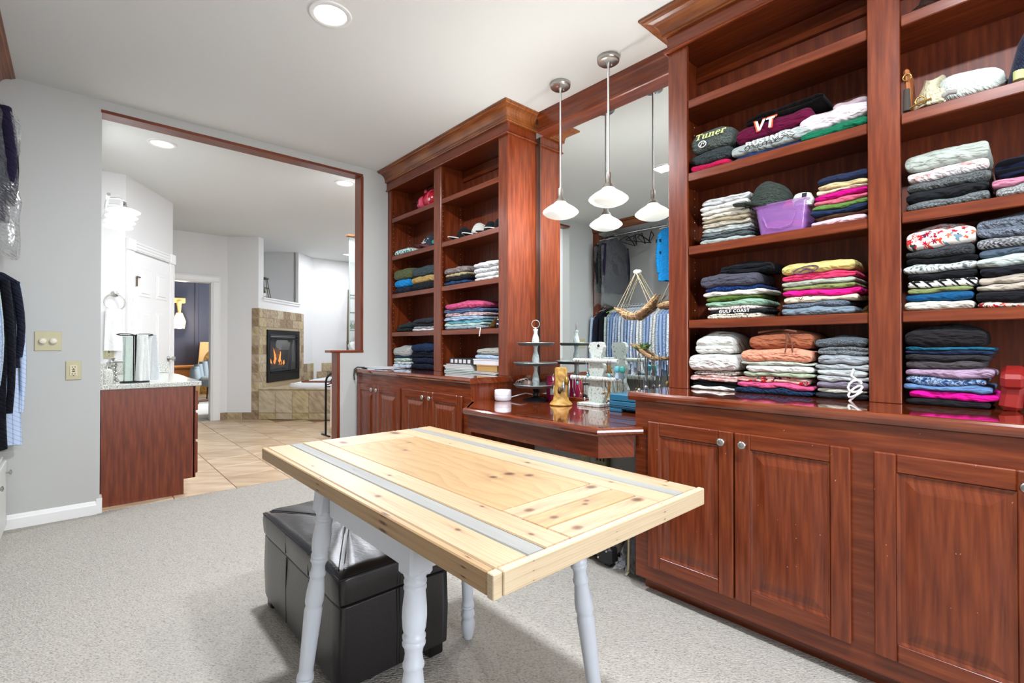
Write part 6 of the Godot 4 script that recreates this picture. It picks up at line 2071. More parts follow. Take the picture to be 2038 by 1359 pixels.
	var st := mt("jute_string", "cbbb98", 0.9)
	var xm := 2.444
	var d1 := thing("driftwood_hanger", "forked driftwood necklace hanger on strings from a white mirror hook", "hanger", V(xm, 1.3, -1.63))
	part("branch", mb().tube([V(xm, 1.338, -1.778), V(xm - 0.006, 1.316, -1.74), V(xm - 0.008, 1.286, -1.69), V(xm - 0.01, 1.276, -1.63), V(xm - 0.004, 1.30, -1.58), V(xm, 1.35, -1.53), V(xm, 1.402, -1.49)], [0.006, 0.013, 0.02, 0.021, 0.019, 0.014, 0.003], 10), dw, d1)
	part("twig", mb().tube([V(xm - 0.012, 1.285, -1.62), V(xm - 0.016, 1.32, -1.54), V(xm - 0.014, 1.395, -1.462)], [0.018, 0.012, 0.002], 8), dw, d1)
	part("string", mb().tube([V(xm, 1.536, -1.628), V(xm - 0.01, 1.33, -1.755)], 0.0016, 5).tube([V(xm, 1.536, -1.626), V(xm - 0.01, 1.31, -1.735)], 0.0016, 5).tube([V(xm, 1.536, -1.624), V(xm - 0.006, 1.345, -1.535)], 0.0016, 5).tube([V(xm, 1.536, -1.622), V(xm - 0.01, 1.36, -1.515)], 0.0016, 5), st, d1)
	for k in 4:
		var z := -1.70 + 0.03 * k
		part("hook", mb().tube(ring_path(V(xm - 0.012, 1.285, z), V(1, 0, 0), V(0, 1, 0), 0.024, 14), 0.0018, 5, true), st, d1)
	solo("mirror_hook", mb().lathe([Vector2(0, 0), Vector2(0.026, 0), Vector2(0.024, 0.008), Vector2(0.01, 0.014), Vector2(0, 0.015)], Transform3D(Basis(V(0, 0, 1), PI / 2).scaled_local(V(0.5, 1, 1)), V(XW - 0.0105, 1.545, -1.628)), 18), wp, V(XW - 0.0105, 1.545, -1.628), "white adhesive hook stuck to the mirror", "hook")
	var d2 := thing("driftwood_hanger", "driftwood piece hung on the mirror against the crammed bookcase", "hanger", V(xm, 1.33, -1.42))
	part("branch", mb().tube([V(xm, 1.335, -1.484), V(xm - 0.006, 1.328, -1.46), V(xm - 0.006, 1.336, -1.42), V(xm - 0.004, 1.332, -1.36), V(xm, 1.34, -1.30)], [0.007, 0.018, 0.02, 0.019, 0.01], 10), dw, d2)
	part("string", mb().tube([V(xm, 1.53, -1.37), V(xm - 0.004, 1.345, -1.465)], 0.0016, 5).tube([V(xm, 1.53, -1.368), V(xm - 0.004, 1.345, -1.30)], 0.0016, 5), st, d2)
	var d3 := thing("driftwood_hanger", "low bare driftwood stick before the mirror hung with beads and air plant", "hanger", V(xm, 1.06, -1.53))
	part("branch", mb().tube([V(xm, 1.115, -1.658), V(xm - 0.008, 1.095, -1.61), V(xm - 0.01, 1.06, -1.56), V(xm - 0.008, 1.036, -1.515), V(xm - 0.006, 1.034, -1.46), V(xm, 1.04, -1.36), V(xm, 1.06, -1.30)], [0.007, 0.013, 0.014, 0.013, 0.011, 0.01, 0.006], 10), dw, d3)
	leaves(d3, V(xm - 0.016, 1.085, -1.585), 16, 0.045, 33)
	var dk := mt("dark_bead_string", "3a3330", 0.6)
	for k in 5:
		var z := -1.60 + 0.045 * k
		var l: float = [0.19, 0.17, 0.20, 0.16, 0.14][k]
		var p := V(xm - 0.018, 1.05, z)
		var n2 := thing("necklace", ["dark bead necklace hanging beside the air plant on the driftwood", "silver chain hanging second from the air plant on the driftwood", "dark cord with a black bead on the low driftwood", "silver chain second from the bookcase end of the driftwood", "dark cord with a brass pendant at the bookcase end of the driftwood"][k], "necklace", p, "bead necklaces on the low driftwood")
		part("chain", mb().tube([p + V(0.014, 0.02, 0), p, p + V(-0.001, -l * 0.6, 0.003), p + V(0, -l, 0.008), p + V(-0.001, -l * 0.6, 0.014), p + V(0, 0, 0.014)], 0.002, 5), [dk, chm[0], dk, chm[0], dk][k], n2)
		part("pendant", mb().lathe([Vector2(0, 0.01), Vector2(0.011, 0.0), Vector2(0.009, -0.016), Vector2(0, -0.024)], Transform3D(I, p + V(0, -l - 0.006, 0.008)), 10), [STEEL, chm[0], mt("black_bead", "16161a", 0.3), STEEL, chm[2]][k], n2)

# ---------------------------------------------------------------- hats, bags, books, bin
func cap_mb(c: Vector3, face: float, s: float, brim_up := 0.0) -> Array:
	# a baseball cap resting on its rim; face turns the brim about y; returns crown, brim
	var bs := Basis(V(0, 1, 0), face)
	var rows := []
	for i in 9:
		var f := i / 8.0
		var row := PackedVector3Array()
		for j in 24:
			var a := TAU * j / 24
			var rad := cos(f * PI / 2 * 0.98)
			row.append(c + bs * (V(cos(a) * 0.085 * pow(rad, 0.8), 0.105 * sin(f * PI / 2) * (1.0 + 0.1 * cos(a)), sin(a) * 0.075 * pow(rad, 0.8)) * s))
		rows.append(row)
	var crown := mb().grid(rows, true, false)
	rows = []
	for i in 6:
		var f := i / 5.0
		var row := PackedVector3Array()
		for sd in 2:
			for j in 13:
				var u := -1.0 + 2.0 * (j / 12.0 if sd == 0 else 1.0 - j / 12.0)
				var ang := u * 1.15
				var r0 := 0.08
				var ext := 0.075 * f * cos(u * 1.3)
				row.append(c + bs * (V(cos(ang) * (r0 + ext), 0.012 - 0.02 * u * u * (0.3 + f) + brim_up * f + (0.002 if sd == 0 else -0.002), sin(ang) * 0.073) * s) + V(0, 0.012 * s, 0))
		rows.append(row)
	var brim := mb().grid(rows, true, false)
	brim.fan(rows[5], bs * V(1, 0, 0))
	return [crown, brim]

func cap(called: String, label: String, c: Vector3, face: float, s: float, cm: Material, bm: Material, trim: Material = null, up := 0.0) -> Node3D:
	var t := thing(called, label, "cap", c)
	var q := cap_mb(c, face, s, up)
	part("crown", q[0], cm, t)
	part("brim", q[1], bm, t)
	var bs := Basis(V(0, 1, 0), face)
	part("button", mb().lathe([Vector2(0.009, 0), Vector2(0.007, 0.005), Vector2(0, 0.006)], Transform3D(bs, c + V(0, 0.104 * s, 0)), 10), cm, t)
	if trim:
		var e := []
		for j in 15:
			var u := -1.0 + 2.0 * j / 14.0
			var ang := u * 1.15
			e.append(c + bs * (V(cos(ang) * (0.081 + 0.075 * cos(u * 1.3)), 0.024 - 0.02 * u * u * 1.3 + up, sin(ang) * 0.074) * s))
		part("brim_trim", mb().tube(e, 0.0035, 6), trim, t)
	return t

func build_shelf_things() -> void:
	var bkc := cloth("17191c")
	var wtm := mt("white_piping", "dcdcd6", 0.7)
	# caps on the hat bookcase
	cap("baseball_cap", "black cap with white brim piping at the divider", V(2.32, SH[1] + 0.001, -3.12), 2.62, 0.95, bkc, bkc, wtm, 0.0)
	cap("baseball_cap", "white cap with a black underbrim between two black caps", V(2.34, SH[1] + 0.001, -2.95), 2.75, 1.0, cloth("cfcfc6"), bkc, wtm, 0.0)
	cap("baseball_cap", "plain black cap leaning against the white cap", V(2.33, SH[1] + 0.001, -2.80), 2.5, 0.85, bkc, bkc)
	cap("baseball_cap", "black cap with white brim piping in front of the grey carton", V(2.31, SH[1] + 0.001, -2.66), 2.4, 0.85, bkc, bkc, wtm)
	var gc := thing("grey_carton", "plain grey carton standing behind the black caps", "carton", V(2.425, SH[1], -2.66))
	part("box", mb().lh(V(2.41, SH[1] + 0.001, -2.74), V(2.46, SH[1] + 0.2, -2.59), 0.003), mt("grey_card", "6e6460", 0.8), gc)
	part("flap", mb().lh(V(2.409, SH[1] + 0.155, -2.74), V(2.4105, SH[1] + 0.2, -2.59), 0.0005), mt("grey_card_flap", "7a706b", 0.8), gc)
	var lc := cap("baseball_cap", "slate cap with white lettering, pink brim and teal patch", V(2.31, SH[1] + 0.001, -3.58), 2.7, 1.12, cloth("343c44"), cloth("6a3a3e"))
	var lp := mt("white_print", "eeeeec", 0.8)
	for k in 3:
		var b := mb()
		for j in [5, 4, 4][k]:
			b.box(V(2.223 + 0.011 * (2 - k) - 0.004 * absf(j - 2), SH[1] + 0.062 + 0.016 * (1 - k), -3.615 + 0.014 * j), V(0.002, 0.010, 0.009), 0.0005, Basis(V(0, 1, 0), 0.2))
		part("lettering", b, lp, lc)
	part("patch", mb().lathe([Vector2(0.021, 0), Vector2(0.02, 0.003), Vector2(0, 0.003)], Transform3D(Basis(V(1, 0, 0), PI / 2 - 0.5) * Basis(V(0, 0, 1), 0.6), V(2.265, SH[1] + 0.045, -3.505)), 16), mt("teal_patch", "2e9c84", 0.7), lc)
	pile("lone teal", SH[1], -4.13, -3.87, ["teal and white patterned|swimsuit|ffffff|46|1|teal"], 2.222, 0.2, 0.03)
	# glossy red figure on the top shelf
	var pg := thing("red_piggy_bank", "glossy red and pink piggy bank on the top shelf", "piggy bank", V(2.32, SH[0], -3.62))
	var rd := mt("red_glaze", "c2122c", 0.2)
	var pk := mt("pink_glaze", "d64a6c", 0.22)
	var bodyr := []
	for i in 13:
		var a := -PI / 2 + PI * i / 12.0
		bodyr.append(Vector2(cos(a), sin(a)))
	var pc := V(2.32, SH[0] + 0.079, -3.60)
	part("body", mb().lathe(bodyr, Transform3D(Basis.from_scale(V(0.085, 0.079, 0.135)), pc), 26), rd, pg)
	part("face", mb().lathe(bodyr, Transform3D(Basis.from_scale(V(0.06, 0.062, 0.055)), pc + V(-0.03, -0.012, -0.10)), 20), pk, pg)
	part("snout", mb().lathe([Vector2(0.03, 0), Vector2(0.028, 0.03), Vector2(0, 0.032)], Transform3D(Basis(V(1, 0, 0), -PI / 2), pc + V(-0.035, -0.02, -0.14)), 16), pk, pg)
	for k in 2:
		part("ear", mb().lathe([Vector2(0.024, 0), Vector2(0.02, 0.02), Vector2(0, 0.05)], Transform3D(Basis(V(1, 0, 0), -0.4).scaled_local(V(1, 1, 0.6)), pc + V(-0.045 + 0.07 * k, 0.055, -0.04)), 12), pk, pg)
	part("stripe", mb().tube(ring_path(pc + V(0, 0, 0.03), V(1, 0, 0), V(0, 1, 0), 0.0795, 26), 0.008, 6, true), pk, pg)
	part("eye", mb().lathe([Vector2(0.014, 0), Vector2(0.012, 0.006), Vector2(0, 0.008)], Transform3D(Basis(V(0, 0, 1), PI / 2), pc + V(-0.086, -0.012, -0.115)), 14), mt("black_gloss", "141418", 0.1), pg)
	part("white_spot", mb().lathe([Vector2(0.014, 0), Vector2(0.012, 0.004), Vector2(0, 0.005)], Transform3D(Basis(V(0, 0, 1), PI / 2), pc + V(-0.076, -0.018, 0.05)), 14), mt("white_gloss", "e8e8e4", 0.15), pg)
	for q in [[-0.04, -0.07], [0.04, -0.07], [-0.04, 0.07], [0.04, 0.07]]:
		part("foot", mb().lathe([Vector2(0, 0), Vector2(0.02, 0), Vector2(0.018, 0.03), Vector2(0, 0.035)], Transform3D(Basis.IDENTITY, V(2.32 + q[0], SH[0] + 0.0005, -3.60 + q[1])), 12), rd, pg)
	# necktie roll and its dangling cord
	var nt := thing("rolled_necktie", "khaki rolled necktie with a striped end beside the rose pile", "necktie", V(2.24, SH[3], -2.68))
	var tr := []
	for k in 9:
		var f := k / 8.0
		tr.append(PackedVector3Array([V(2.225, SH[3] + 0.004 + 0.075 * smoothstep(0.2, 1.0, f), lerpf(-2.78, -2.63, f)), V(2.29, SH[3] + 0.004 + 0.075 * smoothstep(0.2, 1.0, f), lerpf(-2.78, -2.63, f) + 0.004)]))
	for k in 9:
		var f := 1.0 - k / 8.0
		tr.append(PackedVector3Array([V(2.225, SH[3] + 0.001 + 0.065 * smoothstep(0.2, 1.0, f), lerpf(-2.78, -2.63, f)), V(2.29, SH[3] + 0.001 + 0.065 * smoothstep(0.2, 1.0, f), lerpf(-2.78, -2.63, f) + 0.004)]))
	part("fold", mb().grid(tr, false, true), cloth("a58f5c"), nt)
	part("striped_end", mb().box(V(2.25, SH[3] + 0.044, -2.617), V(0.06, 0.082, 0.025), 0.006, Basis(V(1, 0, 0), 0.3)), cloth("ffffff", "stripe"), nt)
	solo("dangling_cord", mb().tube([V(2.23, SH[3] + 0.006, -2.87), V(2.21, SH[3] + 0.008, -2.80), V(2.199, SH[3] + 0.003, -2.785), V(2.197, SH[3] - 0.03, -2.79), V(2.198, SH[3] - 0.055, -2.797)], 0.004, 6), mt("white_cord", "e6e6e2", 0.8), V(2.2, SH[3], -2.82), "white cord dangling over the shelf edge below the rose pile", "cord")
	# papers and books on the worktop of the hat bookcase
	var paper := mt("white_paper", "dcdcdc", 0.7)
	var ys := CT + 0.0005
	var bk := [
		["booklet", "green and white booklet, bottom of the magazine heap", 0.014, -3.29, -2.92, "5d8f7a"], ["booklet", "mint booklet, second in the magazine heap", 0.012, -3.27, -2.93, "bcd0c0"], ["magazine", "white magazine, third in the magazine heap", 0.014, -3.28, -2.93, "d8dad8"], ["magazine", "ivory magazine, fourth in the magazine heap", 0.012, -3.30, -2.93, "e2e0d8"], ["magazine", "grey magazine, top of the magazine heap", 0.012, -3.26, -2.94, "c4c6c8"],
	]
	for k in bk.size():
		var q: Array = bk[k]
		var t := thing(q[0], q[1], q[0], V(2.30, ys, -3.1), "magazines on the hat bookcase worktop")
		part("pages", mb().lh(V(2.222, ys + 0.002, q[3] + 0.004), V(2.428, ys + q[2] - 0.003, q[4]), 0.001), paper, t)
		part("cover", mb().lh(V(2.22, ys, q[3]), V(2.43, ys + 0.002, q[4]), 0.0005).lh(V(2.22, ys + q[2] - 0.003, q[3]), V(2.43, ys + q[2] - 0.001, q[4]), 0.0005).lh(V(2.428, ys, q[3]), V(2.43, ys + q[2] - 0.001, q[4]), 0.0005), mt("cover_" + q[5], q[5], 0.4), t)
		ys += q[2]
	var bx := thing("printed_carton", "flat black and white printed carton on the magazine heap", "carton", V(2.30, ys, -3.0))
	part("box", mb().lh(V(2.225, ys, -3.22), V(2.42, ys + 0.045, -2.915), 0.002), mt("black_card", "26262a", 0.5), bx)
	for k in 5:
		part("printed_label", mb().lh(V(2.2235, ys + 0.008, -3.20 + k * 0.056), V(2.2252, ys + 0.036, -3.165 + k * 0.056), 0.0003), paper, bx)
	var y2 := CT + 0.0005
	var hp := [["cardboard_folder", "white crumpled papers at the bottom under the tan carton", 0.018, -2.90, -2.60, "d0d0cc"], ["tan_carton", "tan cardboard carton under the white tray", 0.048, -2.86, -2.625, "b58f58"], ["white_tray", "white shallow tray on the tan carton", 0.042, -2.90, -2.60, "dfe0e4"]]
	for k in 3:
		var q: Array = hp[k]
		var t := thing(q[0], q[1], "carton" if k == 1 else ("papers" if k == 0 else "tray"), V(2.29, y2, -2.74))
		var m := mt("heap_" + q[5], q[5], 0.6)
		if k == 0:
			for j in 4:
				part("sheet", mb().box(V(2.30, y2 + 0.003 + j * 0.004, -2.75), V(0.2 - 0.012 * j, 0.0025, 0.28), 0.0005, Basis(V(0, 1, 0), 0.06 * (j - 1.5))), m, t)
		else:
			part("body", mb().lh(V(2.222, y2, q[3]), V(2.42, y2 + q[2] - 0.001, q[4]), 0.002), m, t)
			part("edge", mb().lh(V(2.219, y2 + q[2] - 0.008, q[3] - 0.002), V(2.423, y2 + q[2], q[4] + 0.002), 0.001), m, t)
		y2 += q[2]
	pile("carton-top", y2, -2.90, -2.605, ["pale blue|shirt|a9bcd0|34|1|", "grey|sweater|a5a89e|38|1||20,0"], 2.23, 0.18, 0.012)
	# loose papers at the wall end
	for k in 5:
		var p := V(2.03 + 0.02 * k, CT + 0.0012 + 0.0026 * k, -4.02 + 0.045 * (k % 3) - 0.03 * k)
		var t := solo("loose_paper", mb().box(p, V(0.22, 0.002, 0.28), 0.0004, Basis(V(0, 1, 0), 0.25 * k - 0.4)), [paper, mt("blue_flyer", "9db4d6", 0.5), paper, mt("grey_flyer", "b8bcc6", 0.5), paper][k], p, ["white sheet lowest in the fan of papers by the wall", "pale blue flyer in the fan of papers by the wall", "white sheet in the middle of the fan by the wall", "grey flyer in the fan of papers by the wall", "white sheet uppermost in the fan of papers by the wall"][k], "paper", "fan of papers by the opening wall")
	solo("trailing_strap", mb().tube([V(1.93, CT + 0.012, -4.12), V(1.885, CT + 0.014, -4.17), V(1.866, CT - 0.005, -4.185), V(1.862, CT - 0.06, -4.19), V(1.866, CT - 0.10, -4.18)], 0.006, 6), mt("dark_strap", "2f3a3c", 0.8), V(1.9, CT, -4.15), "dark strap trailing over the worktop corner by the wall", "strap")
	# purple translucent bin with a cap and socks
	bin_tub()
	# cap behind the yellow pile
	cap("baseball_cap", "brown cap hanging behind the yellow-topped pile", V(2.33, SH[3] + 0.0008, -0.475) + V(0, 0.0, 0), 1.3, 0.30, cloth("5a4526"), cloth("4a381e"))
	# bags on the second bay
	bags()

func bin_tub() -> void:
	var pm := mt("purple_plastic", "b07ac8", 0.12)
	pm.transparency = BaseMaterial3D.TRANSPARENCY_ALPHA
	pm.albedo_color.a = 0.42
	var y := SH[2] + 0.001
	var t := thing("purple_bin", "translucent purple plastic bin between two piles of clothes", "bin", V(2.30, y, -0.765))
	var rows := []
	# a tapering open box with rounded corners, outside then inside
	var sec := func(hx: float, hz: float, yy: float) -> PackedVector3Array:
		var row := PackedVector3Array()
		for j in 40:
			var a := TAU * (j + 0.5) / 40
			row.append(V(2.325 + signf(cos(a)) * pow(absf(cos(a)), 0.22) * hx, yy, -0.765 + signf(sin(a)) * pow(absf(sin(a)), 0.22) * hz))
		return row
	for q in [[0.088, 0.082, 0.0], [0.094, 0.088, 0.004], [0.108, 0.104, 0.118], [0.116, 0.112, 0.122], [0.116, 0.112, 0.128], [0.110, 0.106, 0.128], [0.105, 0.101, 0.118], [0.091, 0.085, 0.008], [0.085, 0.079, 0.006]]:
		rows.append(sec.call(q[0], q[1], y + q[2]))
	part("tub", mb().grid(rows, true, false).fan(rows[0], V(0, -1, 0)).fan(rows[8], V(0, 1, 0)), pm, t)
	part("grip", mb().tube([V(2.213, y + 0.075, -0.83), V(2.219, y + 0.03, -0.815), V(2.222, y + 0.02, -0.765), V(2.219, y + 0.03, -0.72), V(2.213, y + 0.075, -0.70)], 0.003, 6), pm, t)
	cap("baseball_cap", "faded green cap lying on the purple bin", V(2.29, y + 0.128, -0.82), 2.2, 1.05, cloth("4d5850", "heather"), cloth("47514a", "heather"))
	solo("red_sock", mb().lathe([Vector2(0, 0), Vector2(0.03, 0.004), Vector2(0.034, 0.02), Vector2(0.02, 0.04), Vector2(0, 0.044)], Transform3D(Basis.IDENTITY, V(2.27, y + 0.10, -0.735)), 14), cloth("b8202c"), V(2.27, y + 0.10, -0.735), "red rolled sock in the purple bin beside the cap", "sock")
	var ws := solo("white_sock", mb().lathe([Vector2(0, 0), Vector2(0.036, 0.004), Vector2(0.042, 0.03), Vector2(0.03, 0.055), Vector2(0, 0.064)], Transform3D(Basis.IDENTITY, V(2.262, y + 0.098, -0.688)), 16), cloth("d4d8d2"), V(2.262, y + 0.098, -0.688), "white rolled sock with a small square label in the bin", "sock")
	part("label", mb().box(V(2.2245, y + 0.14, -0.672), V(0.002, 0.018, 0.018), 0.0005, Basis(V(0, 0, 1), -0.3)), mt("black_print", "16161a", 0.8), ws)
	pile("bin contents", y + 0.008, -0.84, -0.69, ["hot pink|cloth|cf3d86|48|1||"], 2.245, 0.15, 0.01)

func bags() -> void:
	var y: float = SH[1] + 0.001
	var lea := mt("cream_leather", "c3bd9f", 0.45)
	bump(lea, ns(71, 0.03, 4, 512), 0.5, V(4, 4, 4))
	var gold := mt("gold_hardware", "a8844a", 0.25, 0.9)
	# tan leather pouch standing against the divider
	var tp := thing("tan_pouch", "tan leather pouch with a dark tassel against the divider", "pouch", V(2.25, y, -0.34))
	part("body", mb().box(V(2.27, y + 0.085, -0.337), V(0.11, 0.15, 0.016), 0.006, Basis(V(1, 0, 0), -0.05)), mt("tan_leather", "9a5a2c", 0.45), tp)
	part("tassel", mb().lathe([Vector2(0, 0.08), Vector2(0.009, 0.078), Vector2(0.012, 0.0), Vector2(0, 0.0)], Transform3D(Basis.IDENTITY, V(2.212, y + 0.004, -0.338)), 12), mt("dark_tassel", "3a332c", 0.8), tp)
	part("clasp", mb().tube(ring_path(V(2.212, y + 0.125, -0.337), V(0, 0, 1), V(0, 1, 0), 0.012, 14), 0.0025, 6, true), gold, tp)
	# cream leather bag, slumped
	var cb := thing("cream_bag", "slumped cream leather bag with gold buckles", "handbag", V(2.29, y, -0.285))
	var rows := []
	for i in 12:
		var f := i / 11.0
		var row := PackedVector3Array()
		for j in 26:
			var a := TAU * j / 26
			var w := 0.045 * (1.0 - 0.35 * f) * (1.0 + 0.12 * sin(3.0 * a + f * 5.0))
			var d := 0.07 * (1.0 - 0.25 * f)
			row.append(V(2.295 + cos(a) * d + 0.01 * f, y + 0.012 + 0.105 * f - 0.012 * f * cos(a * 2.0), -0.285 + sin(a) * w + 0.012 * f))
		rows.append(row)
	part("body", mb().grid(rows, true, false).fan(rows[0], V(0, -1, 0)).fan(rows[11], V(0, 1, 0)), lea, cb)
	part("flap", mb().box(V(2.214, y + 0.028, -0.262), V(0.012, 0.045, 0.05), 0.004, Basis(V(0, 0, 1), 0.15)), lea, cb)
	part("buckle", mb().tube(ring_path(V(2.207, y + 0.026, -0.30), V(0, 0, 1), V(0, 1, 0), 0.014, 14), 0.003, 6, true).tube([V(2.207, y + 0.01, -0.33), V(2.206, y + 0.02, -0.30), V(2.206, y + 0.022, -0.27)], 0.0035, 6), gold, cb)
	part("strap", mb().tube([V(2.212, y + 0.02, -0.24), V(2.208, y + 0.026, -0.225), V(2.21, y + 0.022, -0.205)], 0.008, 8), mt("grey_strap", "8d8a84", 0.6), cb)
	# fluffy white bag
	var fb := thing("fluffy_bag", "fluffy white faux fur bag with a metal zip pull", "handbag", V(2.31, y, -0.17))
	rows = []
	for i in 21:
		var f := i / 20.0
		var z := lerpf(-0.262, -0.088, f)
		var e := pow(maxf(0.0, 1.0 - pow(absf(2.0 * f - 1.0), 4.0)), 0.4)
		var row := PackedVector3Array()
		for j in 30:
			var a := TAU * j / 30
			var nz := fn.get_noise_3d(z * 40.0, cos(a) * 5.0, sin(a) * 5.0) * 0.004
			row.append(V(2.30 + signf(cos(a)) * pow(absf(cos(a)), 0.6) * (0.075 * e + nz), y + 0.05 + signf(sin(a)) * pow(absf(sin(a)), 0.6) * (0.049 * e + nz * 0.0) - 0.012 * (f - 0.5) * (1.0 + sin(a)), z + nz))
		rows.append(row)
	part("body", mb().grid(rows, true, false).fan(rows[0], V(0, 0, -1)).fan(rows[20], V(0, 0, 1)), cloth("c9d2ca", "fleece"), fb)
	part("zip_pull", mb().box(V(2.222, y + 0.022, -0.238), V(0.005, 0.04, 0.01), 0.002), STEEL, fb)
	part("zip", mb().tube([V(2.226, y + 0.06, -0.253), V(2.221, y + 0.045, -0.243), V(2.222, y + 0.03, -0.238)], 0.003, 6), STEEL, fb)
	# sequinned bag at the far side
	var sq := thing("sequin_bag", "black and navy sequinned bag next to the fluffy bag", "handbag", V(2.29, y, -0.02))
	part("body", mb().lathe([Vector2(0, 0), Vector2(0.07, 0), Vector2(0.08, 0.02), Vector2(0.065, 0.09), Vector2(0.05, 0.15), Vector2(0.03, 0.19), Vector2(0, 0.2)], Transform3D(Basis.from_scale(V(0.9, 1, 0.9)), V(2.30, y, -0.02)), 24), cloth("ffffff", "sequin"), sq)
	part("clasp", mb().lathe([Vector2(0, 0), Vector2(0.014, 0.002), Vector2(0.014, 0.03), Vector2(0, 0.034)], Transform3D(Basis.IDENTITY, V(2.226, y + 0.006, -0.06)), 12), mt("lime_tag", "b9be7e", 0.5), sq)
	# felt hat on the top shelf
	var ht := thing("felt_hat", "dark felt hat with a curled brim on the top shelf", "hat", V(2.30, SH[0], -0.26))
	var hm := cloth("3c2a24")
	part("brim", mb().lathe([Vector2(0.05, 0.008), Vector2(0.075, 0.004), Vector2(0.09, 0.012), Vector2(0.097, 0.024), Vector2(0.094, 0.025), Vector2(0.086, 0.015), Vector2(0.05, 0.012)], Transform3D(Basis.from_scale(V(0.9, 1, 0.9)), V(2.30, SH[0] - 0.003, -0.26)), 30), hm, ht)
	part("crown", mb().lathe([Vector2(0.058, 0.008), Vector2(0.055, 0.06), Vector2(0.045, 0.09), Vector2(0.02, 0.096), Vector2(0, 0.09)], Transform3D(Basis.IDENTITY, V(2.30, SH[0] - 0.003, -0.26)), 26), hm, ht)
	# red pouch and grey roll on the worktop
	var rp := thing("red_pouch", "red fabric gift pouch beside the black activewear pile", "pouch", V(2.26, CT, -0.085))
	part("body", mb().box(V(2.265, CT + 0.055, -0.08), V(0.10, 0.11, 0.055), 0.014, Basis(V(1, 0, 0), 0.12)), mt("red_satin", "8e1a14", 0.55), rp)
	part("flap", mb().box(V(2.245, CT + 0.108, -0.078), V(0.11, 0.05, 0.058), 0.012, Basis(V(0, 0, 1), 0.3)), mt("red_satin", "8e1a14", 0.55), rp)
	solo("grey_roll", mb().lathe([Vector2(0, 0), Vector2(0.03, 0.002), Vector2(0.036, 0.02), Vector2(0.036, 0.14), Vector2(0.028, 0.16), Vector2(0, 0.162)], Transform3D(Basis(V(0, 0, 1), -PI / 2), V(2.21, CT + 0.037, -0.008)), 20), cloth("7f8c9c"), V(2.29, CT, -0.008), "grey-blue rolled garment beside the red pouch", "roll")

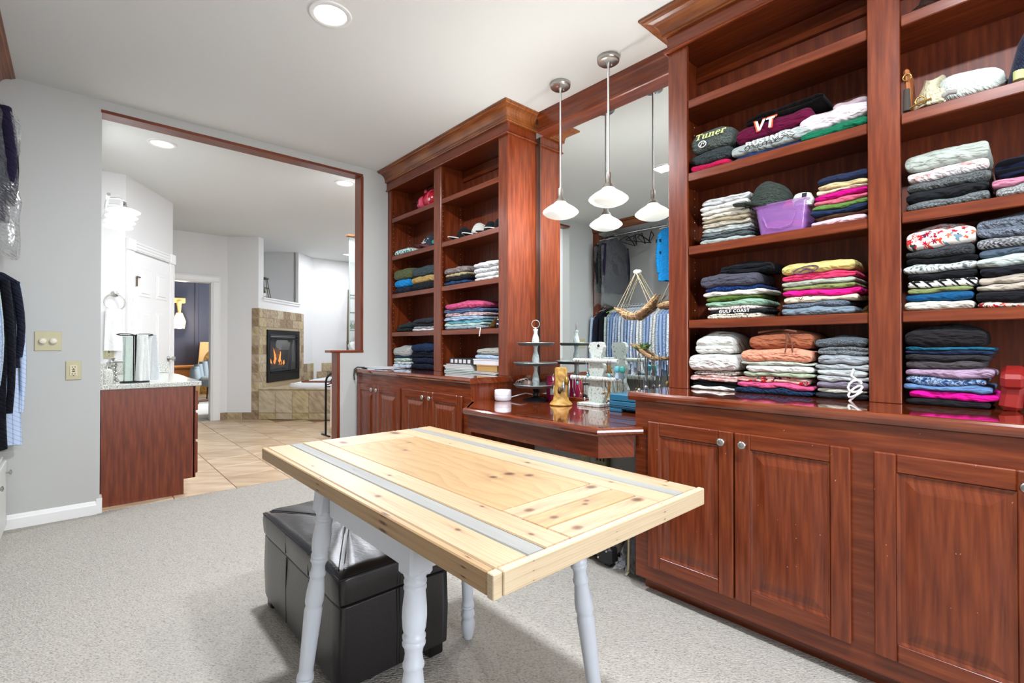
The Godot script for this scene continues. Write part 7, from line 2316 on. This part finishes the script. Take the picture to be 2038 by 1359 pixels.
# ---------------------------------------------------------------- under the desk
func build_small_things() -> void:
	var sc := thing("suitcase", "champagne hard-shell suitcase with black corner guards under the desk", "suitcase", V(2.12, 0, -1.62))
	var sm := mt("champagne_shell", "8d8074", 0.3, 0.35)
	part("shell", mb().lh(V(1.965, 0.03, -1.86), V(2.20, 0.27, -1.46), 0.035), sm, sc)
	for k in 3:
		part("rib", mb().lh(V(1.955, 0.03, -1.70 + 0.03 * k), V(1.97, 0.265, -1.688 + 0.03 * k), 0.004), mt("black_rubber", "1a1a1c", 0.5), sc)
	part("corner_guard", mb().lh(V(1.955, 0.02, -1.54), V(2.03, 0.11, -1.45), 0.016), mt("black_rubber", "1a1a1c", 0.5), sc)
	var rv := mb()
	for q in [[-1.525, 0.09], [-1.475, 0.09], [-1.525, 0.045]]:
		rv.lathe([Vector2(0.006, 0), Vector2(0.004, 0.003), Vector2(0, 0.003)], Transform3D(Basis(V(0, 0, 1), PI / 2), V(1.955, q[1], q[0])), 10)
	part("rivets", rv, STEEL, sc)
	for q in [[2.0, -1.83], [2.17, -1.83], [2.0, -1.49], [2.17, -1.49]]:
		part("wheel", mb().tube([V(q[0], 0.02, q[1] - 0.012), V(q[0], 0.02, q[1] + 0.012)], 0.02, 14), mt("black_rubber", "1a1a1c", 0.5), sc)
	# crumpled bubble wrap
	var bw := mt("bubble_wrap", "e8eef4", 0.15)
	bw.transparency = BaseMaterial3D.TRANSPARENCY_ALPHA
	bw.albedo_color.a = 0.35
	bump(bw, ns(79, 0.09, 2, 256, [], FastNoiseLite.TYPE_CELLULAR), 1.2, V(9, 9, 9))
	var rows := []
	for i in 16:
		var row := PackedVector3Array()
		for j in 12:
			var u := i / 15.0
			var w := j / 11.0
			var yy := 0.012 + 0.20 * pow(u, 1.6) * (1.0 - 0.4 * absf(w - 0.5)) + 0.05 * absf(fn.get_noise_2d(u * 6.0, w * 6.0))
			row.append(V(1.965 + 0.15 * u + 0.03 * fn.get_noise_2d(u * 5.0, w * 5.0 + 30.0), yy, -1.44 + 0.12 * w))
		rows.append(row)
	solo("bubble_wrap", mb().grid(rows, false, false), bw, V(2.03, 0.0, -1.38), "crumpled clear bubble wrap on the carpet beside the suitcase", "packaging")
	solo("twine", mb().tube([V(1.99, 0.28, -1.36), V(1.985, 0.2, -1.362), V(1.98, 0.1, -1.36), V(1.985, 0.02, -1.365), V(1.97, 0.004, -1.37)], 0.006, 6), mt("jute_string", "cbbb98", 0.9), V(1.985, 0, -1.36), "tan twine hanging down beside the bubble wrap", "twine")
	var hb := thing("black_hamper", "round black hamper behind the suitcase under the desk", "hamper", V(2.30, 0, -1.43))
	var hm := mt("black_wicker", "141415", 0.6)
	part("body", mb().lathe([Vector2(0, 0.0), Vector2(0.11, 0.0), Vector2(0.125, 0.38), Vector2(0.12, 0.4)], Transform3D(Basis.IDENTITY, V(2.335, 0.0, -1.405)), 26), hm, hb)
	part("lid", mb().lathe([Vector2(0.13, 0.395), Vector2(0.13, 0.41), Vector2(0.1, 0.43), Vector2(0, 0.44)], Transform3D(Basis.IDENTITY, V(2.335, 0.0, -1.405)), 26), hm, hb)
	var ad := thing("plug_adapter", "boxy tan plug adapter with sockets on the wall under the desk", "adapter", V(XW - 0.02, 0.39, -1.875))
	part("body", mb().lh(V(XW - 0.045, 0.34, -1.92), V(XW - 0.002, 0.44, -1.83), 0.006), mt("adapter_tan", "9a9068", 0.45), ad)
	var so := mb()
	for k in 3:
		so.box(V(XW - 0.046, 0.40, -1.90 + 0.025 * k), V(0.002, 0.02, 0.012), 0.0005)
	part("socket", so, mt("outlet_slot", "1b1a18", 0.6), ad)
	solo("power_cord", mb().tube([V(XW - 0.03, 0.70, -2.11), V(XW - 0.02, 0.6, -2.10), V(XW - 0.012, 0.5, -2.07), V(XW - 0.02, 0.42, -2.04)], 0.003, 6), mt("white_plastic", "e4e4ea", 0.35), V(XW - 0.02, 0.4, -2.07), "thin white cord hanging to the outlet under the desk", "cord")
